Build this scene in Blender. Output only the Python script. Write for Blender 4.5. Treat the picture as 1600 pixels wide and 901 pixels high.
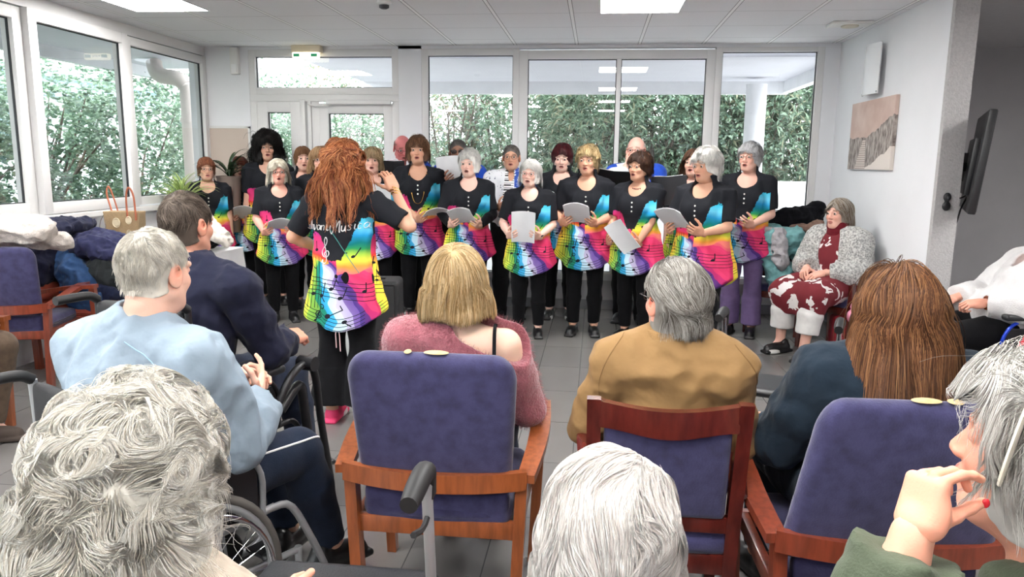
import bpy, math, random
import numpy as np
from mathutils import Vector, Matrix, Euler

scene = bpy.context.scene
for o in list(bpy.data.objects):
    bpy.data.objects.remove(o)
R = math.radians
PI = math.pi

# ---------------------------------------------------------------- camera
EYE = 1.5
CAM_F, CAM_PITCH, CAM_YAW, CAM_ROLL = 1158.63, 0.168686, 0.110539, 0.010975
cd = bpy.data.cameras.new('camera')
cam = bpy.data.objects.new('camera', cd)
scene.collection.objects.link(cam)
cd.sensor_width = 36.0
cd.lens = 36.0 * CAM_F / 1600.0
cd.clip_start, cd.clip_end = 0.05, 200
_cy, _sy, _cp, _sp = math.cos(CAM_YAW), math.sin(CAM_YAW), math.cos(CAM_PITCH), math.sin(CAM_PITCH)
_r = Vector((_cy, _sy, 0)); _fh = Vector((-_sy, _cy, 0))
_fw = _fh * _cp - Vector((0, 0, _sp)); _up = _fh * _sp + Vector((0, 0, _cp))
_r2 = _r * math.cos(CAM_ROLL) + _up * math.sin(CAM_ROLL)
_u2 = -_r * math.sin(CAM_ROLL) + _up * math.cos(CAM_ROLL)
_m = Matrix((_r2, _u2, -_fw)).transposed().to_4x4()
_m.translation = (0, 0, EYE)
cam.matrix_world = _m
scene.camera = cam

# ---------------------------------------------------------------- light and exposure
SKY_STRENGTH = 7.8
PANEL_POWER = 38
scene.view_settings.view_transform = 'Standard'
scene.view_settings.look = 'None'
scene.view_settings.gamma = 1.0
scene.view_settings.use_curve_mapping = False
scene.view_settings.exposure = 0.46
world = bpy.data.worlds.new('world')
scene.world = world
world.use_nodes = True
wn, wl = world.node_tree.nodes, world.node_tree.links
bg = wn['Background']
bg.inputs['Strength'].default_value = SKY_STRENGTH
_tc = wn.new('ShaderNodeTexCoord'); _sx = wn.new('ShaderNodeSeparateXYZ'); _rp = wn.new('ShaderNodeValToRGB')
wl.new(_tc.outputs['Generated'], _sx.inputs[0]); wl.new(_sx.outputs['Z'], _rp.inputs[0]); wl.new(_rp.outputs[0], bg.inputs['Color'])
_rp.color_ramp.elements[0].position = 0.0; _rp.color_ramp.elements[0].color = (0.30, 0.31, 0.32, 1)
_rp.color_ramp.elements[1].position = 0.25; _rp.color_ramp.elements[1].color = (0.93, 0.97, 1.0, 1)
sl = bpy.data.lights.new('overcast_sun', 'SUN'); sl.energy = 1.6; sl.angle = R(50); sl.color = (1, .98, .95)
so = bpy.data.objects.new('overcast_sun', sl); scene.collection.objects.link(so)
so.rotation_euler = (R(38), 0, R(200))
cy_ = scene.cycles
cy_.max_bounces = 8; cy_.diffuse_bounces = 4; cy_.glossy_bounces = 3; cy_.transmission_bounces = 4; cy_.transparent_max_bounces = 12
cy_.sample_clamp_indirect = 6.0; cy_.caustics_reflective = False; cy_.caustics_refractive = False
cy_.use_denoising = True

# ---------------------------------------------------------------- object helpers
COL = scene.collection
def link(o, parent=None):
    COL.objects.link(o)
    if parent is not None: o.parent = parent
    return o
def tag(o, label, cat, group=None):
    o['label'] = label; o['category'] = cat
    if group: o['group'] = group
    return o
def empty(name, label, cat, loc=(0, 0, 0), rz=0, group=None, scale=1):
    o = bpy.data.objects.new(name, None); o.empty_display_size = .1
    link(o); o.location = loc; o.rotation_euler = (0, 0, rz); o.scale = (scale,) * 3
    return tag(o, label, cat, group)
def structure(o):
    o['kind'] = 'structure'; return o
def dup_tree(root, label=None, group=None, loc=None, rz=None):
    r = root.copy(); COL.objects.link(r)
    if label: r['label'] = label
    if group: r['group'] = group
    if loc is not None: r.location = loc
    if rz is not None: r.rotation_euler = (0, 0, rz)
    for ch in list(root.children):
        c = ch.copy(); COL.objects.link(c); c.parent = r
        for g in list(ch.children):
            d = g.copy(); COL.objects.link(d); d.parent = c
    return r

def mesh_np(name, V, F, mat=None, parent=None, smooth=True, col=None, loc=None, nrm=None):
    """V (n,3), F list of arrays (m,3)/(m,4) -> ONE mesh object"""
    if isinstance(F, np.ndarray): F = [F]
    V = np.asarray(V, np.float32)
    me = bpy.data.meshes.new(name)
    me.vertices.add(len(V)); me.vertices.foreach_set('co', V.ravel())
    loops = np.concatenate([f.ravel() for f in F]).astype(np.int32)
    tot = np.concatenate([np.full(len(f), f.shape[1]) for f in F]).astype(np.int32)
    st = np.concatenate([[0], np.cumsum(tot)[:-1]]).astype(np.int32)
    me.loops.add(len(loops)); me.loops.foreach_set('vertex_index', loops)
    me.polygons.add(len(tot)); me.polygons.foreach_set('loop_start', st)
    me.update(calc_edges=True)
    me.polygons.foreach_set('use_smooth', np.full(len(tot), bool(smooth)))
    if col is not None:
        a = me.color_attributes.new('tint', 'FLOAT_COLOR', 'POINT')
        c4 = np.ones((len(V), 4), np.float32); c4[:, :3] = col
        a.data.foreach_set('color', c4.ravel())
    if nrm is not None:
        a = me.attributes.new('nrm', 'FLOAT_VECTOR', 'POINT'); a.data.foreach_set('vector', np.asarray(nrm, np.float32).ravel())
    me.validate()
    o = bpy.data.objects.new(name, me)
    if mat: me.materials.append(mat)
    link(o, parent)
    if loc is not None: o.location = loc
    return o

class MB:
    """collects simple shapes into one mesh"""
    def __init__(s): s.v = []; s.q = []; s.t = []; s.n = 0; s.c = []
    def raw(s, V, Q=None, T=None, M=None):
        V = np.asarray(V, float).reshape(-1, 3)
        if M is not None:
            M = np.array(M); V = V @ M[:3, :3].T + M[:3, 3]
        if Q is not None and len(Q): s.q.append(np.asarray(Q, int).reshape(-1, 4) + s.n)
        if T is not None and len(T): s.t.append(np.asarray(T, int).reshape(-1, 3) + s.n)
        s.v.append(V); s.n += len(V); return s
    def box(s, lo, hi, b=0.0, M=None):
        x0, y0, z0 = lo; x1, y1, z1 = hi
        if b <= 0:
            V = [(x, y, z) for x in (x0, x1) for y in (y0, y1) for z in (z0, z1)]
            Q = [(0, 1, 3, 2), (4, 6, 7, 5), (0, 4, 5, 1), (2, 3, 7, 6), (0, 2, 6, 4), (1, 5, 7, 3)]
            return s.raw(V, Q, None, M)
        b = min(b, (x1-x0)*.49, (y1-y0)*.49, (z1-z0)*.49)
        bm = _bm_box(lo, hi, b); s.bm(bm, M); return s
    def bm(s, bm, M=None):
        bm.verts.ensure_lookup_table(); bm.faces.ensure_lookup_table()
        V = [v.co[:] for v in bm.verts]
        Q, T = [], []
        import bmesh
        ng = [f for f in bm.faces if len(f.verts) > 4]
        if ng: bmesh.ops.triangulate(bm, faces=ng)
        for i, v in enumerate(bm.verts): v.index = i
        for f in bm.faces:
            ids = [v.index for v in f.verts]
            (Q if len(ids) == 4 else T).append(ids)
        bm.free(); return s.raw(V, Q, T, M)
    def tube(s, pts, r, n=8, caps=True, flat=1.0, closed=False):
        P = np.asarray(pts, float); m = len(P)
        rr = np.full(m, r, float) if np.isscalar(r) else np.asarray(r, float)
        if closed: T = np.roll(P, -1, 0) - np.roll(P, 1, 0)
        else: T = np.gradient(P, axis=0)
        T /= np.linalg.norm(T, axis=1)[:, None] + 1e-12
        up = np.array([0, 0, 1.]) if abs(T[0, 2]) < .9 else np.array([0, 1., 0])
        N = np.cross(up, T[0]); N /= np.linalg.norm(N); ns = [N]
        for i in range(1, m):
            N = N - T[i] * (N @ T[i]); N /= np.linalg.norm(N) + 1e-12; ns.append(N)
        ns = np.array(ns); bs = np.cross(T, ns)
        a = np.arange(n) * 2 * PI / n
        V = P[:, None] + rr[:, None, None] * (np.cos(a)[None, :, None] * ns[:, None] + flat * np.sin(a)[None, :, None] * bs[:, None])
        V = V.reshape(-1, 3); Q = []
        mm = m if closed else m - 1
        for i in range(mm):
            i2 = (i + 1) % m
            for j in range(n):
                j2 = (j + 1) % n
                Q.append((i*n+j, i*n+j2, i2*n+j2, i2*n+j))
        T3 = []
        V = list(V)
        if caps and not closed:
            V.append(P[0]); V.append(P[-1]); c0, c1 = len(V)-2, len(V)-1
            for j in range(n):
                j2 = (j+1) % n
                T3.append((c0, j2, j)); T3.append((c1, (m-1)*n+j, (m-1)*n+j2))
        return s.raw(V, Q, T3)
    def lathe(s, prof, n=24, M=None):
        V = []; Q = []; T = []
        m = len(prof); a = np.arange(n)*2*PI/n
        for (r, z) in prof:
            for t in a: V.append((r*math.cos(t), r*math.sin(t), z))
        for i in range(m-1):
            for j in range(n):
                j2 = (j+1) % n; Q.append((i*n+j, i*n+j2, (i+1)*n+j2, (i+1)*n+j))
        V.append((0, 0, prof[0][1])); V.append((0, 0, prof[-1][1]))
        for j in range(n):
            j2 = (j+1) % n
            T.append((m*n, j2, j)); T.append((m*n+1, (m-1)*n+j, (m-1)*n+j2))
        return s.raw(V, Q, T, M)
    def ellipsoid(s, c, r, n=16, m=10, M=None):
        V = []; Q = []
        for i in range(m+1):
            p = PI*i/m - PI/2
            for j in range(n):
                t = 2*PI*j/n
                V.append((c[0]+r[0]*math.cos(p)*math.cos(t), c[1]+r[1]*math.cos(p)*math.sin(t), c[2]+r[2]*math.sin(p)))
        for i in range(m):
            for j in range(n):
                j2 = (j+1) % n; Q.append((i*n+j, i*n+j2, (i+1)*n+j2, (i+1)*n+j))
        return s.raw(V, Q, None, M)
    def prism(s, outline, y0, y1, fn=None, M=None, cuts=1):
        """outline (x,z) counter-clockwise seen from -Y, extruded y0..y1; fn(x,y,z)->xyz warps"""
        import bmesh
        bm = bmesh.new()
        vs = [bm.verts.new((x, y0, z)) for x, z in outline]
        f = bm.faces.new(vs)
        r = bmesh.ops.extrude_face_region(bm, geom=[f])
        for v in r['geom']:
            if isinstance(v, bmesh.types.BMVert): v.co.y = y1
        bmesh.ops.recalc_face_normals(bm, faces=bm.faces)
        if fn:
            for v in bm.verts: v.co = fn(*v.co)
        return s.bm(bm, M)
    def panel(s, fn, nu, nv, th, M=None):
        """sheet fn(u,v)->(x,y,z), u,v in 0..1 given thickness th along its normal"""
        U, W = np.meshgrid(np.linspace(0, 1, nu), np.linspace(0, 1, nv), indexing='ij')
        P = np.array([[fn(U[i, j], W[i, j]) for j in range(nv)] for i in range(nu)], float)
        du = np.gradient(P, axis=0); dv = np.gradient(P, axis=1)
        N = np.cross(du, dv); N /= np.linalg.norm(N, axis=2)[..., None] + 1e-12
        A = (P + N*th/2).reshape(-1, 3); B = (P - N*th/2).reshape(-1, 3)
        Q = []; k = nu*nv; g = lambda i, j: i*nv+j
        for i in range(nu-1):
            for j in range(nv-1):
                Q.append((g(i, j), g(i+1, j), g(i+1, j+1), g(i, j+1)))
                Q.append((k+g(i, j), k+g(i, j+1), k+g(i+1, j+1), k+g(i+1, j)))
        for i in range(nu-1):
            Q.append((g(i, 0), k+g(i, 0), k+g(i+1, 0), g(i+1, 0)))
            Q.append((g(i, nv-1), g(i+1, nv-1), k+g(i+1, nv-1), k+g(i, nv-1)))
        for j in range(nv-1):
            Q.append((g(0, j), g(0, j+1), k+g(0, j+1), k+g(0, j)))
            Q.append((g(nu-1, j), k+g(nu-1, j), k+g(nu-1, j+1), g(nu-1, j+1)))
        return s.raw(np.vstack([A, B]), Q, None, M)
    def build(s, name, mat=None, parent=None, smooth=False, loc=None):
        V = np.vstack(s.v); F = []
        if s.q: F.append(np.vstack(s.q))
        if s.t: F.append(np.vstack(s.t))
        o = mesh_np(name, V, F, mat, parent, smooth=False, loc=loc)
        if smooth:
            me = o.data
            me.polygons.foreach_set('use_smooth', np.ones(len(me.polygons), bool))
            try: me.set_sharp_from_angle(angle=R(smooth if smooth is not True else 40))
            except Exception: pass
        return o
def _bm_box(lo, hi, b, seg=2):
    import bmesh
    bm = bmesh.new(); bmesh.ops.create_cube(bm, size=1)
    for v in bm.verts:
        v.co = Vector((lo[i] if v.co[i] < 0 else hi[i] for i in range(3)))
    bmesh.ops.bevel(bm, geom=list(bm.edges), offset=b, segments=seg, affect='EDGES', profile=.6)
    return bm
def arc(c, r, a0, a1, n, ax='xz', y=0):
    out = []
    for i in range(n):
        t = a0 + (a1-a0)*i/(n-1)
        p = (c[0]+r*math.cos(t), c[1]+r*math.sin(t))
        out.append(p)
    return out
def rot(rx=0, ry=0, rz=0, loc=(0, 0, 0)):
    M = Euler((rx, ry, rz)).to_matrix().to_4x4(); M.translation = loc; return M
def spline(P, n):
    """Catmull-Rom through P, n samples"""
    P = np.asarray(P, float); k = len(P)
    Q = np.vstack([2*P[0]-P[1], P, 2*P[-1]-P[-2]])
    out = []
    for t in np.linspace(0, k-1-1e-9, n):
        i = int(t); f = t-i; a, b, c, d = Q[i], Q[i+1], Q[i+2], Q[i+3]
        out.append(.5*((2*b)+(-a+c)*f+(2*a-5*b+4*c-d)*f*f+(-a+3*b-3*c+d)*f**3))
    return np.array(out)

# ---------------------------------------------------------------- material helpers
class NT:
    def __init__(s, m): s.t = m.node_tree; s.n = s.t.nodes; s.l = s.t.links
    def math(s, op, *a):
        nd = s.n.new('ShaderNodeMath'); nd.operation = op
        for i, x in enumerate(a):
            if isinstance(x, E): s.l.new(x.o, nd.inputs[i])
            else: nd.inputs[i].default_value = float(x)
        return E(s, nd.outputs[0])
class E:
    """shader-node arithmetic"""
    def __init__(s, nt, o): s.nt = nt; s.o = o
    def __add__(s, b): return s.nt.math('ADD', s, b)
    __radd__ = __add__
    def __sub__(s, b): return s.nt.math('SUBTRACT', s, b)
    def __rsub__(s, b): return s.nt.math('SUBTRACT', b, s)
    def __mul__(s, b): return s.nt.math('MULTIPLY', s, b)
    __rmul__ = __mul__
    def __truediv__(s, b): return s.nt.math('DIVIDE', s, b)
    def __neg__(s): return s*-1
    def f(s, op, *a): return s.nt.math(op, s, *a)
    def lt(s, b): return s.nt.math('LESS_THAN', s, b)
    def gt(s, b): return s.nt.math('GREATER_THAN', s, b)
    def abs(s): return s.nt.math('ABSOLUTE', s)
    def min(s, b): return s.nt.math('MINIMUM', s, b)
    def max(s, b): return s.nt.math('MAXIMUM', s, b)
    def sin(s): return s.nt.math('SINE', s)
def bsdf(m): return m.node_tree.nodes['Principled BSDF']
def new_mat(name):
    m = bpy.data.materials.new(name); m.use_nodes = True; return m
def lin(c):
    """sRGB 0..255 -> linear"""
    return tuple(((x/255)/12.92 if x/255 <= .04045 else ((x/255+.055)/1.055)**2.4) for x in c)
def mat(name, c, rough=.6, metal=0, var=0.0, vs=8.0, bump=0.0, bs=60.0, sheen=0, coat=0, spec=None, stretch=None, c2=None, emit=0, sss=0, detail=4):
    """one plain procedural material; c is sRGB 0..255; var mixes towards c2 (or darker) by noise"""
    m = new_mat(name); b = bsdf(m); nt = NT(m)
    c = lin(c); b.inputs['Base Color'].default_value = (*c, 1)
    b.inputs['Roughness'].default_value = rough; b.inputs['Metallic'].default_value = metal
    if sheen: b.inputs['Sheen Weight'].default_value = sheen; b.inputs['Sheen Roughness'].default_value = .5
    if coat: b.inputs['Coat Weight'].default_value = coat; b.inputs['Coat Roughness'].default_value = .15
    if spec is not None: b.inputs['Specular IOR Level'].default_value = spec
    if sss:
        b.inputs['Subsurface Weight'].default_value = sss; b.inputs['Subsurface Radius'].default_value = (.012, .004, .002); b.inputs['Subsurface Scale'].default_value = 1
    if emit:
        b.inputs['Emission Color'].default_value = (*c, 1); b.inputs['Emission Strength'].default_value = emit
    tc = nt.n.new('ShaderNodeTexCoord'); mp = nt.n.new('ShaderNodeMapping'); nt.l.new(tc.outputs['Object'], mp.inputs[0])
    if stretch: mp.inputs['Scale'].default_value = stretch
    if var > 0:
        nz = nt.n.new('ShaderNodeTexNoise'); nz.inputs['Scale'].default_value = vs; nz.inputs['Detail'].default_value = detail
        nt.l.new(mp.outputs[0], nz.inputs['Vector'])
        rp = nt.n.new('ShaderNodeValToRGB'); nt.l.new(nz.outputs['Fac'], rp.inputs[0])
        cc = lin(c2) if c2 else tuple(x*(1-var) for x in c)
        rp.color_ramp.elements[0].position = .32; rp.color_ramp.elements[0].color = (*cc, 1)
        rp.color_ramp.elements[1].position = .62; rp.color_ramp.elements[1].color = (*c, 1)
        nt.l.new(rp.outputs[0], b.inputs['Base Color'])
    if bump > 0:
        nz = nt.n.new('ShaderNodeTexNoise'); nz.inputs['Scale'].default_value = bs; nz.inputs['Detail'].default_value = 3
        nt.l.new(mp.outputs[0], nz.inputs['Vector'])
        bp = nt.n.new('ShaderNodeBump'); bp.inputs['Strength'].default_value = bump; bp.inputs['Distance'].default_value = .01
        nt.l.new(nz.outputs['Fac'], bp.inputs['Height']); nt.l.new(bp.outputs[0], b.inputs['Normal'])
    return m
def tint_mat(name, rough=.55, spec=.4, sheen=0, bump=0, bs=200, sss=0, trans=0, soft=0):
    m = new_mat(name); b = bsdf(m); nt = NT(m)
    a = nt.n.new('ShaderNodeVertexColor'); a.layer_name = 'tint'
    nt.l.new(a.outputs['Color'], b.inputs['Base Color'])
    b.inputs['Roughness'].default_value = rough; b.inputs['Specular IOR Level'].default_value = spec
    if sheen: b.inputs['Sheen Weight'].default_value = sheen
    if sss:
        b.inputs['Subsurface Weight'].default_value = sss; b.inputs['Subsurface Radius'].default_value = (.010, .004, .002); b.inputs['Subsurface Scale'].default_value = 1
    if bump:
        nz = nt.n.new('ShaderNodeTexNoise'); nz.inputs['Scale'].default_value = bs; nz.inputs['Detail'].default_value = 3
        tc = nt.n.new('ShaderNodeTexCoord'); nt.l.new(tc.outputs['Object'], nz.inputs['Vector'])
        bp = nt.n.new('ShaderNodeBump'); bp.inputs['Strength'].default_value = bump; bp.inputs['Distance'].default_value = .004
        nt.l.new(nz.outputs['Fac'], bp.inputs['Height']); nt.l.new(bp.outputs[0], b.inputs['Normal'])
    if soft:   # hair lies along the head: shade it with the head's outward direction
        at = nt.n.new('ShaderNodeAttribute'); at.attribute_name = 'nrm'; vt = nt.n.new('ShaderNodeVectorTransform'); vt.vector_type = 'NORMAL'; vt.convert_from = 'OBJECT'; vt.convert_to = 'WORLD'
        nt.l.new(at.outputs['Vector'], vt.inputs[0]); ge = nt.n.new('ShaderNodeNewGeometry'); vm = nt.n.new('ShaderNodeMix'); vm.data_type = 'VECTOR'; vm.inputs[0].default_value = soft
        nt.l.new(ge.outputs['Normal'], vm.inputs[4]); nt.l.new(vt.outputs[0], vm.inputs[5]); vn = nt.n.new('ShaderNodeVectorMath'); vn.operation = 'NORMALIZE'; nt.l.new(vm.outputs[1], vn.inputs[0]); nt.l.new(vn.outputs[0], b.inputs['Normal'])
    if trans:
        tr = nt.n.new('ShaderNodeBsdfTranslucent'); mx = nt.n.new('ShaderNodeMixShader'); mx.inputs[0].default_value = trans
        out = nt.n['Material Output']
        nt.l.new(a.outputs['Color'], tr.inputs['Color']); nt.l.new(b.outputs[0], mx.inputs[1]); nt.l.new(tr.outputs[0], mx.inputs[2]); nt.l.new(mx.outputs[0], out.inputs['Surface'])
    return m
# ---------------------------------------------------------------- soft-shape volumes -> meshes
_rng = np.random.default_rng(7)
_LAT = _rng.random((32, 32, 32)).astype(np.float32)*2-1
def noise3(x, y, z):
    """smooth value noise, -1..1, broadcasting"""
    x, y, z = np.broadcast_arrays(x, y, z)
    xi, yi, zi = np.floor(x).astype(int), np.floor(y).astype(int), np.floor(z).astype(int)
    fx, fy, fz = x-xi, y-yi, z-zi
    fx = fx*fx*(3-2*fx); fy = fy*fy*(3-2*fy); fz = fz*fz*(3-2*fz)
    x0, x1, y0, y1, z0, z1 = xi & 31, (xi+1) & 31, yi & 31, (yi+1) & 31, zi & 31, (zi+1) & 31
    L = _LAT
    a = L[x0, y0, z0]*(1-fx)+L[x1, y0, z0]*fx; b = L[x0, y1, z0]*(1-fx)+L[x1, y1, z0]*fx
    c = L[x0, y0, z1]*(1-fx)+L[x1, y0, z1]*fx; d = L[x0, y1, z1]*(1-fx)+L[x1, y1, z1]*fx
    return (a*(1-fy)+b*fy)*(1-fz)+(c*(1-fy)+d*fy)*fz
def vnoise(P, f, seed=0):
    Q = P*f+seed*7.31
    return np.stack([noise3(Q[:, 0], Q[:, 1], Q[:, 2]), noise3(Q[:, 0]+11.3, Q[:, 1]+5.1, Q[:, 2]+2.2), noise3(Q[:, 0]+3.7, Q[:, 1]+17.9, Q[:, 2]+8.8)], 1)

class Vol:
    def __init__(s, lo, hi, h):
        s.h = h; lo = np.array(lo, float)-2*h; hi = np.array(hi, float)+2*h
        n = np.ceil((hi-lo)/h).astype(int)+1
        s.lo = lo; s.n = n
        s.ax = [(lo[i]+h*np.arange(n[i])).astype(np.float32) for i in range(3)]
        s.F = np.full(n, .12, np.float32)
    def _w(s, lo, hi, pad):
        sl = []
        for i in range(3):
            a = int(np.floor((lo[i]-pad-s.lo[i])/s.h)); b = int(np.ceil((hi[i]+pad-s.lo[i])/s.h))+1
            a = max(a, 0); b = min(b, s.n[i])
            if b <= a: return None
            sl.append(slice(a, b))
        X = s.ax[0][sl[0]][:, None, None]; Y = s.ax[1][sl[1]][None, :, None]; Z = s.ax[2][sl[2]][None, None, :]
        return tuple(sl), X, Y, Z
    def op(s, prim, k=.02, mode='u'):
        fn, lo, hi = prim
        w = s._w(lo, hi, k+2*s.h)
        if w is None: return s
        sl, X, Y, Z = w
        d = fn(X, Y, Z).astype(np.float32); f = s.F[sl]
        if mode == 'u':
            hh = np.maximum(k-np.abs(f-d), 0)/max(k, 1e-6)
            s.F[sl] = np.minimum(f, d)-hh*hh*k/4
        else:
            d = -d; hh = np.maximum(k-np.abs(f-d), 0)/max(k, 1e-6)
            s.F[sl] = np.maximum(f, d)+hh*hh*k/4
        return s
    def sub(s, prim, k=.01): return s.op(prim, k, 'n')
    def cut(s, p, n, k=.004):
        """keep the side where (x-p).n < 0"""
        n = np.array(n, float); n /= np.linalg.norm(n)
        X, Y, Z = s.ax[0][:, None, None], s.ax[1][None, :, None], s.ax[2][None, None, :]
        d = (X-p[0])*n[0]+(Y-p[1])*n[1]+(Z-p[2])*n[2]
        s.F = np.maximum(s.F, d).astype(np.float32); return s
    def add(s, fn, band=.05):
        """displace: F += fn(points) near the surface"""
        m = np.abs(s.F) < band
        ii = np.nonzero(m)
        P = np.stack([s.ax[k][ii[k]] for k in range(3)], 1)
        s.F[m] += fn(P).astype(np.float32); return s
    def mesh(s, smooth=1):
        F = s.F; F[0] = F[-1] = .1; F[:, 0] = F[:, -1] = .1; F[:, :, 0] = F[:, :, -1] = .1
        S = F < 0
        n = s.n; cn = n-1
        idx = -np.ones(cn, np.int64)
        c = np.zeros(cn, np.int8)
        for i in (0, 1):
            for j in (0, 1):
                for k in (0, 1):
                    c += S[i:n[0]-1+i, j:n[1]-1+j, k:n[2]-1+k]
        act = (c > 0) & (c < 8); na = int(act.sum())
        idx[act] = np.arange(na)
        acc = np.zeros((na, 3)); cnt = np.zeros(na); Q = []
        for a in range(3):
            b, d = (a+1) % 3, (a+2) % 3
            s0 = [slice(None)]*3; s1 = [slice(None)]*3
            s0[a] = slice(0, n[a]-1); s1[a] = slice(1, n[a])
            M = S[tuple(s0)] != S[tuple(s1)]
            e = np.array(np.nonzero(M))
            f0 = F[tuple(s0)][tuple(e)]; f1 = F[tuple(s1)][tuple(e)]
            t = f0/(f0-f1)
            P = e.T.astype(float); P[:, a] += t
            q = []
            for ob, od in ((-1, -1), (0, -1), (0, 0), (-1, 0)):
                cell = e.copy(); cell[b] += ob; cell[d] += od
                ok = (cell >= 0).all(0) & (cell < cn[:, None]).all(0)
                ids = np.full(e.shape[1], -1); ids[ok] = idx[tuple(cell[:, ok])]
                q.append(ids)
                g = ids >= 0
                for kk in range(3): acc[:, kk] += np.bincount(ids[g], weights=P[g, kk], minlength=na)
                cnt += np.bincount(ids[g], minlength=na)
            q = np.array(q).T
            flip = f0 > 0
            q[flip] = q[flip][:, ::-1]
            Q.append(q[(q >= 0).all(1)])
        V = acc/cnt[:, None]*s.h+s.lo
        Q = np.vstack(Q)
        for _ in range(smooth):
            A = np.zeros_like(V); C = np.zeros(len(V))
            for i in range(4):
                o = Q[:, (i+1) % 4]
                for kk in range(3): A[:, kk] += np.bincount(Q[:, i], weights=V[o, kk], minlength=na)
                C += np.bincount(Q[:, i], minlength=na)
            V = V*.4+(A/np.maximum(C, 1)[:, None])*.6
        return V, Q
def _v(p): return np.array(p, float)
def cap(a, b, ra, rb=None):
    rb = ra if rb is None else rb; a, b = _v(a), _v(b); ab = b-a; L = max(float(ab@ab), 1e-9); m = max(ra, rb)
    def fn(X, Y, Z):
        t = np.clip(((X-a[0])*ab[0]+(Y-a[1])*ab[1]+(Z-a[2])*ab[2])/L, 0, 1)
        return np.sqrt((X-a[0]-ab[0]*t)**2+(Y-a[1]-ab[1]*t)**2+(Z-a[2]-ab[2]*t)**2)-(ra+(rb-ra)*t)
    return fn, np.minimum(a, b)-m, np.maximum(a, b)+m
def tubecap(a, b, ra, rb):
    """round cone with flat ends"""
    a, b = _v(a), _v(b); ab = b-a; Ls = float(np.linalg.norm(ab)); n = ab/Ls; m = max(ra, rb)
    def fn(X, Y, Z):
        q = (X-a[0])*n[0]+(Y-a[1])*n[1]+(Z-a[2])*n[2]; t = np.clip(q/Ls, 0, 1)
        d = np.sqrt(np.maximum((X-a[0]-n[0]*q)**2+(Y-a[1]-n[1]*q)**2+(Z-a[2]-n[2]*q)**2, 0))-(ra+(rb-ra)*t)
        return np.maximum(d, np.maximum(-q, q-Ls))
    return fn, np.minimum(a, b)-m, np.maximum(a, b)+m
def ell(c, r, rm=None):
    c, r = _v(c), _v(r); m = r.max() if rm is not None else r
    Rm = None if rm is None else np.array(rm, float)[:3, :3]
    def fn(X, Y, Z):
        x, y, z = X-c[0], Y-c[1], Z-c[2]
        if Rm is not None:
            x, y, z = (Rm[0, 0]*x+Rm[1, 0]*y+Rm[2, 0]*z, Rm[0, 1]*x+Rm[1, 1]*y+Rm[2, 1]*z, Rm[0, 2]*x+Rm[1, 2]*y+Rm[2, 2]*z)
        k0 = np.sqrt((x/r[0])**2+(y/r[1])**2+(z/r[2])**2); k1 = np.sqrt((x/r[0]**2)**2+(y/r[1]**2)**2+(z/r[2]**2)**2)
        return k0*(k0-1)/np.maximum(k1, 1e-6)
    return fn, c-m, c+m
def rbox(c, h, r=.01, rm=None):
    c, h = _v(c), _v(h); m = np.linalg.norm(h) if rm is not None else h
    Rm = None if rm is None else np.array(rm, float)[:3, :3]
    def fn(X, Y, Z):
        x, y, z = X-c[0], Y-c[1], Z-c[2]
        if Rm is not None:
            x, y, z = (Rm[0, 0]*x+Rm[1, 0]*y+Rm[2, 0]*z, Rm[0, 1]*x+Rm[1, 1]*y+Rm[2, 1]*z, Rm[0, 2]*x+Rm[1, 2]*y+Rm[2, 2]*z)
        qx, qy, qz = np.abs(x)-h[0]+r, np.abs(y)-h[1]+r, np.abs(z)-h[2]+r
        return np.sqrt(np.maximum(qx, 0)**2+np.maximum(qy, 0)**2+np.maximum(qz, 0)**2)+np.minimum(np.maximum(qx, np.maximum(qy, qz)), 0)-r
    return fn, c-m, c+m
def folds(amp, f=(14, 14, 5), seed=0, ridge=True):
    def fn(P):
        a = noise3(P[:, 0]*f[0]+seed*3.1, P[:, 1]*f[1]+seed*1.7, P[:, 2]*f[2]+seed*.7)
        b = noise3(P[:, 0]*f[0]*2.1+9, P[:, 1]*f[1]*2.1+seed, P[:, 2]*f[2]*2.1)
        r = (1-np.abs(a)*2) if ridge else a
        return -amp*(r*.7+b*.4)
    return fn

# ---------------------------------------------------------------- figures
# body frame: the person faces -Y, Z up, own right hand at -X; lengths for a 1.65 m adult
def limb(a, c, l1, l2, pole):
    """middle joint of a two-bone limb"""
    a, c, pole = _v(a), _v(c), _v(pole)
    d = c-a; L = np.linalg.norm(d); Lm = (l1+l2)*.999
    if L > Lm: c = a+d/L*Lm; d = c-a; L = Lm
    n = d/L; x = (l1*l1-l2*l2+L*L)/(2*L); h = math.sqrt(max(l1*l1-x*x, 0))
    p = pole-n*(pole@n); p /= np.linalg.norm(p)+1e-9
    return a+n*x+p*h, c
def stand_pose(hr=None, hl=None, lean=(0, 0), legw=.09, er=None, el=None, sh=.165):
    j = {}
    lx, ly = lean
    j['pel'] = _v((0, 0, .92)); j['che'] = _v((lx*.5, ly*.5, 1.2)); j['nek'] = _v((lx, ly+.012, 1.385)); j['hed'] = _v((lx, ly-.012, 1.535))
    for s, t in ((-1, 'R'), (1, 'L')):
        j['sh'+t] = _v((lx+s*sh, ly+.01, 1.335)); j['hip'+t] = _v((s*.085, 0, .88))
        j['kne'+t] = _v((s*(legw+.003), -.012, .47)); j['ank'+t] = _v((s*legw*1.05, .02, .085))
    hr = hr if hr is not None else (-.22, -.03, .82); hl = hl if hl is not None else (.22, -.03, .82)
    j['elR'], j['wrR'] = limb(j['shR'], hr, .275, .235, er if er is not None else (-.55, .55, -.5))
    j['elL'], j['wrL'] = limb(j['shL'], hl, .275, .235, el if el is not None else (.55, .55, -.5))
    return j
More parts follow.
